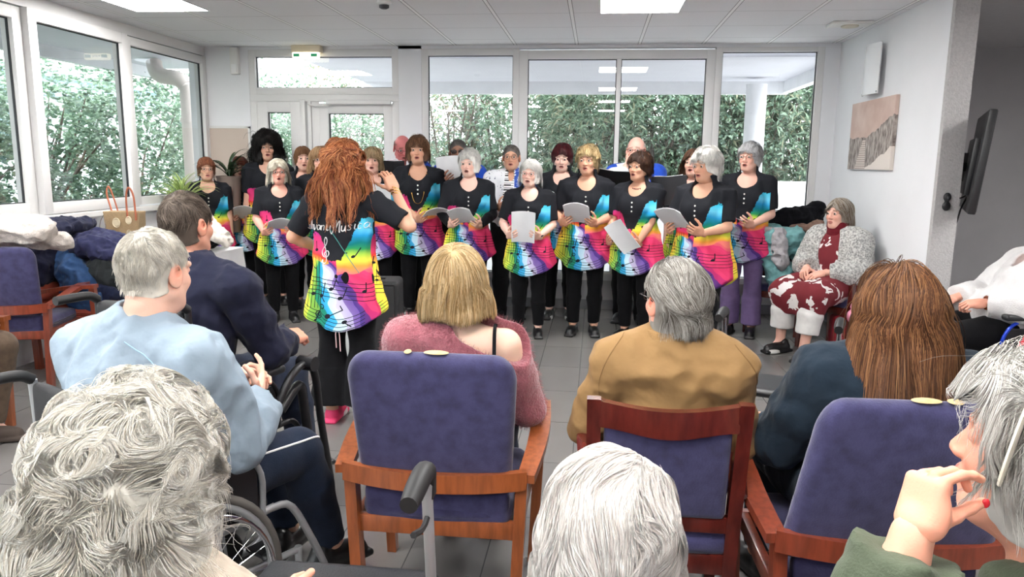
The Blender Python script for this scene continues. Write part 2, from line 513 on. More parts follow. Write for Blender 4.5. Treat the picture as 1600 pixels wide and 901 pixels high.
def sit_pose(hr, hl, seat=.47, lean=(0, 0), kx=.11, fy=-.42, er=None, el=None, tl=None, sh=.17):
    """pelvis at the origin in x,y; knees towards -Y"""
    j = {}; lx, ly = lean
    z0 = seat+.09
    j['pel'] = _v((0, 0, z0)); j['che'] = _v((lx*.45, ly*.45, z0+.28)); j['nek'] = _v((lx, ly+.012, z0+.475)); j['hed'] = _v((lx*1.15, ly*1.15-.02, z0+.62))
    for s, t in ((-1, 'R'), (1, 'L')):
        j['sh'+t] = _v((lx+s*sh, ly+.01, z0+.42)); j['hip'+t] = _v((s*.085, 0, z0-.01))
        j['kne'+t] = _v((s*kx, -.43, seat+.05)); j['ank'+t] = _v((s*kx, fy, .09))
    if tl: j.update({k: _v(v) for k, v in tl.items()})
    j['elR'], j['wrR'] = limb(j['shR'], hr, .275, .235, er if er is not None else (-.5, .6, -.5))
    j['elL'], j['wrL'] = limb(j['shL'], hl, .275, .235, el if el is not None else (.5, .6, -.5))
    return j
def torso_frame(j):
    x = j['shL']-j['shR']; x /= np.linalg.norm(x); z = j['nek']-j['che']; z -= x*(z@x); z /= np.linalg.norm(z); y = np.cross(z, x)
    z2 = j['che']-j['pel']; x2 = j['hipL']-j['hipR']; x2 /= np.linalg.norm(x2); z2 -= x2*(z2@x2); z2 /= np.linalg.norm(z2); y2 = np.cross(z2, x2)
    return np.stack([x, y, z], 1), np.stack([x2, y2, z2], 1)
def torso_prims(j, e=0., b=1., bust=0., belly=0.):
    U, L = torso_frame(j)
    c, p, n = j['che'], j['pel'], j['nek']
    P = [(ell(p+L@_v((0, .01, -.02)), (.155*b+e, .105*b+e, .12+e), L), .04),
         (ell((p+c)/2+L@_v((0, 0, 0)), (.132*b+e, .095*b+e+belly*.4, .16+e), L), .05),
         (ell(c+U@_v((0, 0, .0)), (.148*b+e, .105*b+e, .15+e), U), .05),
         (ell(c+(n-c)*.55+U@_v((0, .012, 0)), (.13*b+e, .082*b+e, .09+e), U), .05),
         (cap(j['shR'], j['shL'], .048+e), .05)]
    if belly: P.append((ell(p+(c-p)*.35+L@_v((0, -.06, 0)), (.12*b+e, .06+belly+e, .12+e), L), .05))
    if bust:
        for s in (-1, 1): P.append((ell(c+U@_v((s*.068, -.085, -.015)), (.06+e, .045*bust+e, .06+e), U), .035))
    return P
def arm_prims(j, t, e=0., fr=0., to=2., m=1.):
    """upper arm 0..1, forearm 1..2"""
    s, el_, w = j['sh'+t], j['el'+t], j['wr'+t]
    r = lambda q: np.interp(q, [0, .5, 1, 1.3, 2], [.052*m, .046*m, .037*m, .038*m, .025])+e
    pt = lambda q: s+(el_-s)*q if q <= 1 else el_+(w-el_)*(q-1)
    P = []; ks = [q for q in (0, .5, 1, 1.3, 2) if fr < q < to]; ks = [fr]+ks+[to]
    for a, b_ in zip(ks[:-1], ks[1:]):
        last = b_ == to and to < 2.01 and e > 0
        P.append(((tubecap if last else cap)(pt(a), pt(b_), float(r(a)), float(r(b_))), .012))
    return P
def leg_prims(j, t, e=0., to=2., m=1., flare=0., taper=None):
    s, k, w = j['hip'+t], j['kne'+t], j['ank'+t]
    r = lambda q: np.interp(q, [0, .5, 1, 1.35, 2], [.088*m, .074*m, .053*m, .052*m, .036])+e+max(0, q-1)*flare
    pt = lambda q: s+(k-s)*q if q <= 1 else k+(w-k)*(q-1)
    ks = [q for q in (0, .5, 1, 1.35, 2) if q < to]+[to]; P = []
    for a, b_ in zip(ks[:-1], ks[1:]):
        last = b_ == to and e > 0
        P.append(((tubecap if last else cap)(pt(a), pt(b_), float(r(a)), float(r(b_))), .02))
    return P
def bounds(*pts, pad=.2):
    A = np.array(pts); return A.min(0)-pad, A.max(0)+pad
HAND_TIP = [None]
def hand_mesh(w, d, palm, side, curl=.5, thumb=.5, h=.0034, s=1., spread=.06, curls=None, tcurl=.35, bend0=0., ta=None, tg=.25):
    """hand at wrist w; d towards the fingertips, palm = direction the palm faces, side = thumb side"""
    d = _v(d); d /= np.linalg.norm(d); palm = _v(palm); palm -= d*(palm@d); palm /= np.linalg.norm(palm)
    x = np.cross(d, palm)
    if x@_v(side) < 0: x = -x
    # local: X = thumb side, Y = fingers, Z = palm
    V = Vol((-.075, -.035, -.05), (.10, .20, .11), h)
    V.op(cap((0, -.03, 0), (0, .01, 0), .025, .024), .01)
    V.op(rbox((.002, .047, .0), (.038, .042, .0125), .012), .02)
    V.op(ell((.026, .03, .010), (.018, .032, .014)), .015)
    V.op(ell((-.026, .03, .008), (.014, .032, .012)), .012)
    for i, (bx, by, L, r) in enumerate(((.030, .086, .070, .0082), (.0105, .090, .079, .0085), (-.0095, .087, .073, .0081), (-.0285, .079, .058, .0072))):
        c = curls[i] if curls else curl*(1+.1*i)
        a = (1.5-i)*spread; p = _v((bx, by, .0)); ang = bend0+c*.55
        for q, (fr, rr) in enumerate(((.45, 1.), (.3, .93), (.25, .85))):
            dr = _v((math.sin(a)*math.cos(ang), math.cos(a)*math.cos(ang), math.sin(ang)))
            p2 = p+dr*L*fr
            V.op(cap(p, p2, r*rr, r*(rr-.06)), .0035); p = p2; ang += c*1.1
    a = (.75+thumb*.35) if ta is None else ta; p = _v((.026, .018, .008)); ang = tg
    for L, r in ((.040, .0125), (.032, .0100), (.026, .0088)):
        dr = _v((math.sin(a)*math.cos(ang), math.cos(a)*math.cos(ang), math.sin(ang)))
        p2 = p+dr*L; V.op(cap(p, p2, r, r*.9), .006); p = p2; a -= tcurl; ang += tcurl*.8
    M, Q = V.mesh(1)
    B = np.stack([x, d, palm], 1); HAND_TIP[0] = (p*s)@B.T+_v(w)
    if np.linalg.det(B) < 0: Q = Q[:, ::-1]
    return (M*s)@B.T+_v(w), Q

SKIN = tint_mat('skin', rough=.5, spec=.35, bump=.12, bs=350)
SKIN_NEAR = tint_mat('skin_near', rough=.5, spec=.3, bump=.10, bs=300, sss=.12)
def head_mesh(h=.0042, mouth=0., male=False, fat=0., neck=True, old=.5):
    """head centred between the ears, face towards -Y"""
    V = Vol((-.1, -.135, -.19), (.1, .125, .13), h)
    V.op(ell((0, .014, .028), (.0735, .093, .088)), .01)
    V.op(ell((0, -.032, -.035), (.058+fat*.3, .060, .078)), .03)
    V.op(ell((0, -.066, -.088), (.026+.004*male, .022, .020)), .03)
    for s in (-1, 1):
        V.op(cap((s*.052, -.005, -.055), (s*.022, -.062, -.088), .016+fat*.4+.002*male, .014), .03)
        V.op(ell((s*.036, -.062, -.022), (.024, .022, .022)), .02)
        V.op(cap((s*.048, -.072, .028), (s*.012, -.086, .026), .009, .010), .014)
        V.sub(ell((s*.031, -.100, .010), (.017, .016, .012)), .012)
        V.op(ell((s*.031, -.0775, .010), (.0155, .0125, .011)), .004)
    V.op(cap((0, -.085, .014), (0, -.103-.003*male, -.022), .0075, .0115), .012)
    for s in (-1, 1): V.op(ell((s*.0115, -.097, -.026), (.0085, .010, .0075)), .006)
    V.op(ell((0, -.083, -.056), (.026, .014, .018)), .012)
    V.op(ell((0, -.093, -.050+mouth*.004), (.021, .0095, .0055)), .004)
    V.op(ell((0, -.091, -.064-mouth*.010), (.018, .0095, .0065)), .004)
    if mouth: V.sub(ell((0, -.098, -.057-mouth*.003), (.0145, .018, .0045+mouth*.0075)), .003)
    for s in (-1, 1):
        V.op(ell((s*(.077+.003*male), .008, -.004), (.009, .019+.003*male, .032+.005*male), Euler((R(-12), 0, R(s*18))).to_matrix()), .006)
        V.sub(ell((s*.084, .004, .004), (.006, .010, .016)), .005)
    if neck:
        V.op(cap((0, .018, -.06), (0, .034, -.20), .050+fat*.3+.006*male, .054+.006*male), .025)
        V.op(ell((0, -.015, -.10), (.035+fat, .035+fat*.6, .022+fat*.5)), .03)
    M, Q = V.mesh(1)
    return M, Q
def head_tint(M, base, lips=(.48, .16, .14), brow=None, blush=.12):
    C = np.tile(np.array(base), (len(M), 1)).astype(float)
    x, y, z = M[:, 0], M[:, 1], M[:, 2]
    red = np.array([base[0]*1.0, base[1]*.62, base[2]*.55])
    def mixin(w, c): C[:] = C*(1-w[:, None])+np.array(c)[None]*w[:, None]
    g = lambda cx, cy, cz, r: np.exp(-(((np.abs(x)-cx)**2+(y-cy)**2+(z-cz)**2)/r**2))
    mixin(np.clip(blush*3*g(.04, -.085, -.022, .026), 0, .5), red)
    mixin(np.clip(.45*g(0, -.105, -.022, .014), 0, .5), red)
    mixin(np.clip(.6*g(.078, .008, 0, .03), 0, .5), red)
    lipw = ((np.abs(x)/.022)**2+((z+.058)/.0145)**2 < 1) & (y < -.088)
    mixin(lipw*.8, lips)
    inn = ((np.abs(x)/.0145)**2+((z+.060)/.011)**2 < 1) & (y > -.093) & (y < -.06)
    mixin(inn*.9, (.09, .015, .015))
    if brow is not None:
        bw = (np.abs(z-.034-(np.abs(x)-.03)*-.15) < .0045) & (np.abs(np.abs(x)-.031) < .018) & (y < -.06)
        mixin(bw*.75, brow)
    return C
EYE = None
def eye_mesh():
    """one eyeball: white with a dark iris facing -Y"""
    mb = MB(); mb.ellipsoid((0, 0, 0), (.0118, .0118, .0118), 16, 12, rot(R(90), 0, 0))
    o = mb.build('eye', EYE_MAT, None, smooth=180); return o
EYE_MAT = new_mat('eyeball'); _nt = NT(EYE_MAT); _t = _nt.n.new('ShaderNodeTexCoord'); _s = _nt.n.new('ShaderNodeSeparateXYZ'); _nt.l.new(_t.outputs['Object'], _s.inputs[0])
_r = _nt.n.new('ShaderNodeValToRGB'); _rad = E(_nt, _s.outputs[1]); _nt.l.new((_rad*-45.).o, _r.inputs[0])
_r.color_ramp.interpolation = 'CONSTANT'
_r.color_ramp.elements[0].color = (.62, .58, .55, 1)
_r.color_ramp.elements[1].position = .40; _r.color_ramp.elements[1].color = (.07, .045, .03, 1)
_nt.l.new(_r.outputs[0], bsdf(EYE_MAT).inputs['Base Color']); bsdf(EYE_MAT).inputs['Roughness'].default_value = .15

HAIR = tint_mat('hair', rough=.5, spec=.25, trans=.15, soft=.7)
HAIR_FINE = tint_mat('hair_fine', rough=.5, spec=.25, trans=.2, soft=.72)
SK_C, SK_R = _v((0, .014, .028)), _v((.0735, .093, .088))
def strands(roots, steps, L, thick, seed=0, flow='crown', grav=.25, curl=.0, cf=30., lift=.4, rad=.0009, clump=0, face=True, neckr=.065, taper=.35, fwav=0., wavf=60., shag=0., crown=(0, .55, .83), inner=0., lowe=None, tip_in=0., fly=.015, zcut=None):
    """grow strands over the skull; returns points (n, steps, 3)"""
    rg = np.random.default_rng(seed); n = len(roots)
    nr = roots/np.linalg.norm(roots, axis=1)[:, None]
    thick = max(thick, inner+.004)
    off = 1+(inner+.001+rg.random(n)**1.3*(thick-inner))/.085
    P = SK_C+roots*SK_R*(1+(off-1)*.85)[:, None]
    omax = np.where(rg.random(n) < fly, 3., 1+(thick*1.12+.003)/.085)
    D = nr*lift
    L = np.broadcast_to(L, (n,)).astype(float)
    cr = _v(crown); cr = cr/np.linalg.norm(cr)
    pts = [P.copy()]
    ph = rg.random(n)*6.28
    if clump:
        cc = rg.integers(0, n, clump); near = np.argmin(((nr[:, None]-nr[cc][None])**2).sum(2), 1); ph = ph[cc][near]+rg.normal(0, .25, n); coff = rg.normal(0, 1, (clump, 3))[near]
    else: coff = rg.normal(0, 1, (n, 3))*.5
    for k in range(1, steps):
        q = (P-SK_C)/SK_R; ql = np.linalg.norm(q, axis=1)[:, None]; nn = q/ql
        N = nn/SK_R; N /= np.linalg.norm(N, axis=1)[:, None]
        if flow == 'crown': f = nn-cr
        elif flow == 'back': f = np.tile(_v((0, 1, -.25)), (n, 1))+nn*_v((.3, 0, 0))
        elif flow == 'part': f = np.stack([np.sign(nn[:, 0]+1e-3+.0)*np.ones(n)*.9, .25*np.ones(n), -.6*np.ones(n)], 1)
        elif flow == 'forward': f = np.tile(_v((0, -1, -.2)), (n, 1))+nn*_v((.5, 0, 0))
        elif flow == 'side': f = np.tile(_v((1, .1, -.3)), (n, 1))
        else: f = _v(flow)[None]+nn*.1
        f = f-N*(f*N).sum(1)[:, None]; f /= np.linalg.norm(f, axis=1)[:, None]+1e-6
        near_ = np.clip(1.6-ql, 0, 1)
        below = np.clip((-.02-P[:, 2])/.05, 0, 1)[:, None]
        T = f*near_*(1-below)*.9+_v((0, 0, -1))*(grav+below*1.0)
        if curl: T = T+vnoise(P+coff*.004, cf, seed)*curl
        if shag: T = T+coff*shag
        if fwav: T = T+np.stack([np.sin(k/steps*wavf*L+ph), np.cos(k/steps*wavf*L+ph), 0*ph], 1)*fwav
        D = D*.55+T*.6; D /= np.linalg.norm(D, axis=1)[:, None]+1e-6
        if face:
            inz = (P[:, 1] < -.035) & (np.abs(P[:, 0]) < .075) & (P[:, 2] < .058)
            D[inz, 0] += np.sign(P[inz, 0]+coff[inz, 0]*1e-4)*1.2; D[inz, 1] += .5; D[inz] /= np.linalg.norm(D[inz], axis=1)[:, None]
        P = P+D*(L/(steps-1))[:, None]
        q = (P-SK_C)/SK_R; ql = np.linalg.norm(q, axis=1); tgt = off
        ins = ql < tgt; P[ins] = SK_C+q[ins]/ql[ins][:, None]*tgt[ins][:, None]*SK_R
        if face is not None:
            q = (P-SK_C)/SK_R; ql = np.linalg.norm(q, axis=1); up_ = P[:, 2] > -.02
            o_ = up_ & (ql > omax); P[o_] = SK_C+q[o_]*(.5+.5*(omax[o_]/ql[o_]))[:, None]*SK_R
        if lowe is not None:
            c_, r_ = lowe; q = (P-c_)/r_; ql = np.linalg.norm(q, axis=1); tg = 1+(off-off.min())*1.0+.01; ins = (ql < tg) & (P[:, 2] < .0) & (P[:, 2] > c_[2]-r_[2]*.8)
            h2 = np.sqrt(q[:, 0]**2+q[:, 1]**2); want = np.sqrt(np.maximum(tg**2-q[:, 2]**2, .01)); f_ = want/np.maximum(h2, .05)
            P[ins, 0] = c_[0]+(P[ins, 0]-c_[0])*f_[ins]; P[ins, 1] = c_[1]+(P[ins, 1]-c_[1])*f_[ins]
        nk = (P[:, 2] < -.05); rr = np.sqrt(P[:, 0]**2+(P[:, 1]-.03)**2); m = nk & (rr < neckr)
        if m.any(): P[m, 0] *= (neckr/np.maximum(rr[m], .01)); P[m, 1] = .03+(P[m, 1]-.03)*(neckr/np.maximum(rr[m], .01))
        if tip_in: P[:, :2] = P[:, :2]*(1-tip_in*below*.1)
        pts.append(P.copy())
    out = np.stack(pts, 1)
    if zcut is not None:
        zc = zcut+rg.normal(0, .006, n)+.010*np.sin(np.arctan2(out[:, -1, 0], out[:, -1, 1])*5)
        for k in range(1, steps):
            m = out[:, k, 2] < zc
            t = np.clip((out[:, k-1, 2]-zc)/np.maximum(out[:, k-1, 2]-out[:, k, 2], 1e-4), 0, 1)
            out[m, k] = (out[:, k-1]+(out[:, k]-out[:, k-1])*t[:, None])[m]; out[m, k, 2] += 1e-4
    return out
def strand_mesh(P, rad, taper, col, seed=0, sides=3, tipcol=None, cvar=.12, streak=None):
    rg = np.random.default_rng(seed); n, m, _ = P.shape
    T = np.gradient(P, axis=1); T /= np.linalg.norm(T, axis=2)[..., None]+1e-9
    a = np.cross(T, np.array([.3, .2, .93])); a /= np.linalg.norm(a, axis=2)[..., None]+1e-9; b = np.cross(T, a)
    rr = (rad*(1-(1-taper)*np.linspace(0, 1, m)**1.5))[None, :, None]
    rr = np.broadcast_to(rr, (n, m, 1))*rg.uniform(.7, 1.3, (n, 1, 1))
    V = np.stack([P+rr*(math.cos(t)*a+math.sin(t)*b) for t in np.arange(sides)*2*PI/sides], 2)  # n,m,s,3
    idx = np.arange(n*m*sides).reshape(n, m, sides)
    q = []
    for s in range(sides):
        s2 = (s+1) % sides
        q.append(np.stack([idx[:, :-1, s], idx[:, :-1, s2], idx[:, 1:, s2], idx[:, 1:, s]], -1).reshape(-1, 4))
    c = np.array(col, float)
    if c.ndim == 1: c = c[None]
    pick = c[rg.integers(0, len(c), n)]*rg.uniform(1-cvar, 1+cvar, (n, 1))
    C = np.broadcast_to(pick[:, None, None, :], (n, m, sides, 3)).copy()
    if tipcol is not None:
        w = np.linspace(0, 1, m)[None, :, None, None]; C = C*(1-w*.7)+np.array(tipcol)*w*.7
    return V.reshape(-1, 3), np.vstack(q), C.reshape(-1, 3)
def scalp_roots(n, seed, front=.52, side=-.12, back=-.72, ear=True, bald=None):
    rg = np.random.default_rng(seed); out = np.zeros((0, 3))
    while len(out) < n:
        v = rg.normal(size=(n*3, 3)); v /= np.linalg.norm(v, axis=1)[:, None]
        y = v[:, 1]
        lim = np.where(y < 0, side+(front-side)*np.clip(-y*1.25, 0, 1)**1.2, side+(back-side)*np.clip(y*1.6, 0, 1))
        ok = v[:, 2] > lim+rg.normal(0, .03, len(v))
        if ear: ok &= ~((np.abs(v[:, 0]) > .86) & (v[:, 2] < 0.05) & (v[:, 1] < .35))
        if bald: ok &= ~((v[:, 2] > bald) & (v[:, 1] < .75))
        out = np.vstack([out, v[ok]])
    return out[:n]
def hair_cap(thick, low, bulge=0., front_open=(.068, .09, .088), h=.006, rough=0., seed=0, facec=(0, -.118, -.032), sidelow=None, backy=.02, ears=False):
    """soft under-volume of a hairdo; low = z of its lower edge"""
    V = Vol((-.16, -.16, -.34), (.16, .19, .20), h)
    V.op(ell(SK_C+_v((0, .004, .004)), SK_R+thick), .01)
    if low < -.04:
        zz = (low+.02)/2
        V.op(ell((0, backy, zz), (.078+thick+bulge, .070+thick+bulge*.6, abs(low)/2+.055)), .03)
    if rough: V.add(lambda P: -rough*noise3(P[:, 0]*38+seed, P[:, 1]*38, P[:, 2]*38)-rough*.6*noise3(P[:, 0]*85+seed, P[:, 1]*85, P[:, 2]*85))
    V.sub(ell(facec, front_open), .012)
    V.sub(ell((0, -.10, -.12), (.062, .10, .12)), .01)
    if ears:
        for e_ in (-1, 1): V.sub(ell((e_*.082, -.002, -.018), (.034, .030, .040)), .010)
    V.cut((0, 0, low-(.035 if low > -.08 else 0)), (0, 0, -1))
    # above the ears the lower edge runs up towards the temple
    if low > -.08: V.cut((0, .02, low+.0), (0, -.55, -1))
    return V.mesh(1)

def low_ell(low, cap_, bulge, backy=.02):
    return (_v((0, backy, (low+.02)/2)), _v((.078+cap_+bulge, .070+cap_+bulge*.6, abs(low)/2+.055))) if low < -.04 else None
# ---------------------------------------------------------------- room
H = 2.65; XL, XR, YB, YF = -4.12, 2.28, 7.65, -3.0
WALL = mat('white_wall_paint', (234, 235, 238), rough=.75, var=.03, vs=3, bump=.12, bs=120)
CREAM = mat('cream_frame', (222, 221, 220), rough=.4)
GREYWALL = mat('dim_wall_plinth_grey', (172, 170, 172), rough=.8, var=.06, vs=4, bump=.15, bs=150)  # side room's dimness put into this grey; the plinth is grey itself
BASEB = mat('grey_baseboard', (120, 121, 124), rough=.5)
def quadbox(name, lo, hi, m, parent=None, b=0.):
    return structure(MB().box(lo, hi, b).build(name, m, parent))
# floor: large grey rectified tiles
FM = new_mat('floor_tiles'); nt = NT(FM); tc = nt.n.new('ShaderNodeTexCoord'); br = nt.n.new('ShaderNodeTexBrick')
mp = nt.n.new('ShaderNodeMapping'); nt.l.new(tc.outputs['Object'], mp.inputs[0]); nt.l.new(mp.outputs[0], br.inputs['Vector']); mp.inputs['Location'].default_value = (.08, .05, 0)
br.offset = 0.0; br.inputs['Scale'].default_value = 1; br.inputs['Brick Width'].default_value = .301; br.inputs['Row Height'].default_value = .602; br.inputs['Mortar Size'].default_value = .0028; br.inputs['Mortar Smooth'].default_value = .2
br.inputs['Color1'].default_value = (*lin((116, 113, 111)), 1); br.inputs['Color2'].default_value = (*lin((108, 106, 105)), 1); br.inputs['Mortar'].default_value = (*lin((72, 71, 72)), 1)
nz = nt.n.new('ShaderNodeTexNoise'); nz.inputs['Scale'].default_value = 3.5; nz.inputs['Detail'].default_value = 8; nt.l.new(tc.outputs['Object'], nz.inputs['Vector'])
mx = nt.n.new('ShaderNodeMix'); mx.data_type = 'RGBA'; mx.blend_type = 'MULTIPLY'; mx.inputs[0].default_value = .35; nt.l.new(br.outputs[0], mx.inputs[6]); nt.l.new(nz.outputs['Color'], mx.inputs[7])
rpp = nt.n.new('ShaderNodeValToRGB'); nt.l.new(nz.outputs['Fac'], rpp.inputs[0]); rpp.color_ramp.elements[0].position = .3; rpp.color_ramp.elements[0].color = (.8, .8, .8, 1); rpp.color_ramp.elements[1].position = .7; nt.l.new(rpp.outputs[0], mx.inputs[7])
nt.l.new(mx.outputs[2], bsdf(FM).inputs['Base Color']); bsdf(FM).inputs['Roughness'].default_value = .27
quadbox('floor', (-4.4, YF, -.1), (6.2, 7.8, 0), FM)
# ceiling tiles 0.6 m
CM = new_mat('ceiling_tiles'); nt = NT(CM); tc = nt.n.new('ShaderNodeTexCoord'); sx = nt.n.new('ShaderNodeSeparateXYZ'); nt.l.new(tc.outputs['Object'], sx.inputs[0])
cx = (E(nt, sx.outputs[0])+.01+60)/.61; cyy = (E(nt, sx.outputs[1])-5.46+60*.61)/.61
fx = (cx-cx.f('FLOOR')-.5).abs(); fy = (cyy-cyy.f('FLOOR')-.5).abs()
bar = fx.gt(.480); seam = fx.gt(.472)-bar; bary = fy.gt(.491)
nz = nt.n.new('ShaderNodeTexNoise'); nz.inputs['Scale'].default_value = 90; nt.l.new(tc.outputs['Object'], nz.inputs['Vector'])
def mixrgb(nt, f, a, b):
    m_ = nt.n.new('ShaderNodeMix'); m_.data_type = 'RGBA'
    if isinstance(f, E): nt.l.new(f.o, m_.inputs[0])
    else: m_.inputs[0].default_value = f
    for i, c in ((6, a), (7, b)):
        if isinstance(c, tuple): m_.inputs[i].default_value = (*c, 1)
        else: nt.l.new(c, m_.inputs[i])
    return m_.outputs[2]
c = mixrgb(nt, E(nt, nz.outputs['Fac'])*.5, lin((236, 236, 239)), lin((222, 222, 226)))
c = mixrgb(nt, bary, c, lin((196, 196, 199))); c = mixrgb(nt, seam, c, lin((120, 120, 122))); c = mixrgb(nt, bar, c, lin((252, 252, 253)))
nt.l.new(c, bsdf(CM).inputs['Base Color']); bsdf(CM).inputs['Roughness'].default_value = .8
quadbox('ceiling', (-4.4, YF, H), (6.2, 7.8, H+.1), CM)
# back wall pieces round the openings
wb = empty('wall_back', '', ''); del wb['label'], wb['category']; wb['kind'] = 'structure'
for n_, lo, hi in (('pier', (-4.3, YB, 0), (-3.64, YB+.22, H)), ('pier', (-2.04, YB, 0), (-1.80, YB+.22, H)), ('pier', (2.14, YB, 0), (XR+.15, YB+.22, H)), ('header', (-3.64, YB, 2.62), (2.14, YB+.22, H))):
    quadbox(n_, lo, hi, WALL, wb)
quadbox('plinth', (-1.8, YB, 0), (2.14, YB+.22, .30), GREYWALL, wb)
for a, b_ in ((-4.12, -3.64), (-2.04, -1.80), (-1.8, 2.28)): quadbox('baseboard_back', (a, YB-.012, 0), (b_, YB, .10), BASEB)
GLASS = new_mat('window_glass'); nt = NT(GLASS); nt.n.remove(bsdf(GLASS))
tr = nt.n.new('ShaderNodeBsdfTransparent'); gl = nt.n.new('ShaderNodeBsdfGlossy'); gl.inputs['Roughness'].default_value = .01; lw = nt.n.new('ShaderNodeFresnel'); lw.inputs['IOR'].default_value = 1.5
mxs = nt.n.new('ShaderNodeMixShader'); tr.inputs['Color'].default_value = (.96, .98, .97, 1)
ff = E(nt, lw.outputs[0])*1.6+.02
nt.l.new(ff.o, mxs.inputs[0]); nt.l.new(tr.outputs[0], mxs.inputs[1]); nt.l.new(gl.outputs[0], mxs.inputs[2]); nt.l.new(mxs.outputs[0], nt.n['Material Output'].inputs['Surface'])
GASKET = mat('black_gasket', (30, 32, 36), rough=.6)
def window(name, x0, x1, z0, z1, axis='x', at=YB+.05, fw=.06, mulls=(), rails=(), depth=.09, mw=None):
    """one framed window; mulls: x of uprights, rails: z of cross rails"""
    mw = mw or fw
    root = empty(name, '', ''); del root['label'], root['category']; root['kind'] = 'structure'
    T = (lambda a, d, z: (a, at+d, z)) if axis == 'x' else (lambda a, d, z: (at-d, a, z))
    fr = MB(); gk = MB(); gls = MB()
    def bx(mb, a0, a1, d0, d1, z_0, z_1, b=.006):
        p, q = T(a0, d0, z_0), T(a1, d1, z_1)
        mb.box(tuple(min(p[i], q[i]) for i in range(3)), tuple(max(p[i], q[i]) for i in range(3)), b)
    bx(fr, x0+.003, x1-.003, -depth/2, depth/2, z0, z0+fw); bx(fr, x0+.003, x1-.003, -depth/2, depth/2, z1-fw, z1)
    bx(fr, x0, x0+fw, -depth/2-.002, depth/2+.002, z0-.001, z1+.001); bx(fr, x1-fw, x1, -depth/2-.002, depth/2+.002, z0-.001, z1+.001)
    xs = [x0+fw]+[v for m_ in mulls for v in (m_-mw/2, m_+mw/2)]+[x1-fw]
    zs = [z0+fw]+[v for m_ in rails for v in (m_-fw/2, m_+fw/2)]+[z1-fw]
    for m_ in mulls: bx(fr, m_-mw/2, m_+mw/2, -depth/2+.003, depth/2-.003, z0+.001, z1-.001)
    for m_ in rails: bx(fr, x0+.003, x1-.003, -depth/2+.001, depth/2-.001, m_-fw/2, m_+fw/2)
    for a, b_ in zip(xs[::2], xs[1::2]):
        for c_, d_ in zip(zs[::2], zs[1::2]):
            g = .007
            for u0, u1, w0, w1 in ((a, b_, c_, c_+g), (a, b_, d_-g, d_), (a, a+g, c_, d_), (b_-g, b_, c_, d_)): bx(gk, u0, u1, -.012, .004, w0, w1, 0)
            p, q = T(a, 0, c_), T(b_, 0, d_)
            V = [T(a, 0, c_), T(b_, 0, c_), T(b_, 0, d_), T(a, 0, d_)]
            gls.raw(V, [(0, 1, 2, 3)])
    f = fr.build('window_frame', CREAM, root, smooth=40); structure(f)
    structure(gk.build('gasket', GASKET, root)); structure(gls.build('pane', GLASS, root))
    return root
window('window_1', -3.64, -2.04, 2.17, 2.62, fw=.07)
window('window_2', -1.80, -.80, .30, 2.62, fw=.065, rails=(1.02,))
window('window_3', -.80, 1.12, .30, 2.60, fw=.085, mulls=(.19,), rails=(1.02,), mw=.045)
window('window_4', 1.12, 2.14, .30, 2.64, fw=.065, rails=(1.02,))
# door set: narrow fixed light, then the leaf with its closer
dr = empty('door_1', '', ''); del dr['label'], dr['category']; dr['kind'] = 'structure'
fr = MB(); gk = MB(); gls = MB()
def leaf(x0, x1, z0, z1, f, y=YB+.05):
    fr.box((x0, y-.04, z0), (x1, y+.04, z0+f*2.2), .006); fr.box((x0, y-.04, z1-f), (x1, y+.04, z1), .006)
    fr.box((x0-.001, y-.042, z0-.001), (x0+f, y+.042, z1+.001), .006); fr.box((x1-f, y-.042, z0-.001), (x1+.001, y+.042, z1+.001), .006)
    g = .008
    for a in ((x0+f, x0+f+g, z0+f*2.2, z1-f), (x1-f-g, x1-f, z0+f*2.2, z1-f), (x0+f, x1-f, z1-f-g, z1-f)): gk.box((a[0], y-.015, a[2]), (a[1], y+.002, a[3]))
    gls.raw([(x0+f, y, z0+f), (x1-f, y, z0+f), (x1-f, y, z1-f), (x0+f, y, z1-f)], [(0, 1, 2, 3)])
fr.box((-3.64, YB, 2.10), (-2.04, YB+.10, 2.17), .005); fr.box((-3.64, YB, 0), (-3.57, YB+.1, 2.1), .005); fr.box((-2.11, YB, 0), (-2.04, YB+.1, 2.1), .005)
leaf(-3.57, -3.10, 0, 2.10, .11); fr.box((-3.10, YB-.01, 0), (-3.04, YB+.1, 2.12), .01); fr.box((-3.02, YB+.0, 0), (-2.98, YB+.12, 2.12), .01)
leaf(-2.90, -2.11, 0, 2.08, .10, YB+.06)
fr.box((-2.98, YB+.02, 0), (-2.90, YB+.04, 2.1), .004)
for o_ in (fr.build('door_frame', CREAM, dr, smooth=40), gk.build('gasket', GASKET, dr), gls.build('pane', GLASS, dr)): structure(o_)
dc = empty('door_closer', 'long cream door closer above the glass door', 'door closer', (-2.4, YB-.02, 2.08))
MB().box((-.40, -.035, -.012), (.29, .0, .03), .006).build('housing', CREAM, dc, smooth=40)
MB().tube([(-.35, -.03, -.02), (-.52, -.02, -.03), (-.60, 0, -.01)], .007, 8).build('arm', STEEL if 'STEEL' in globals() else CREAM, dc, smooth=60)
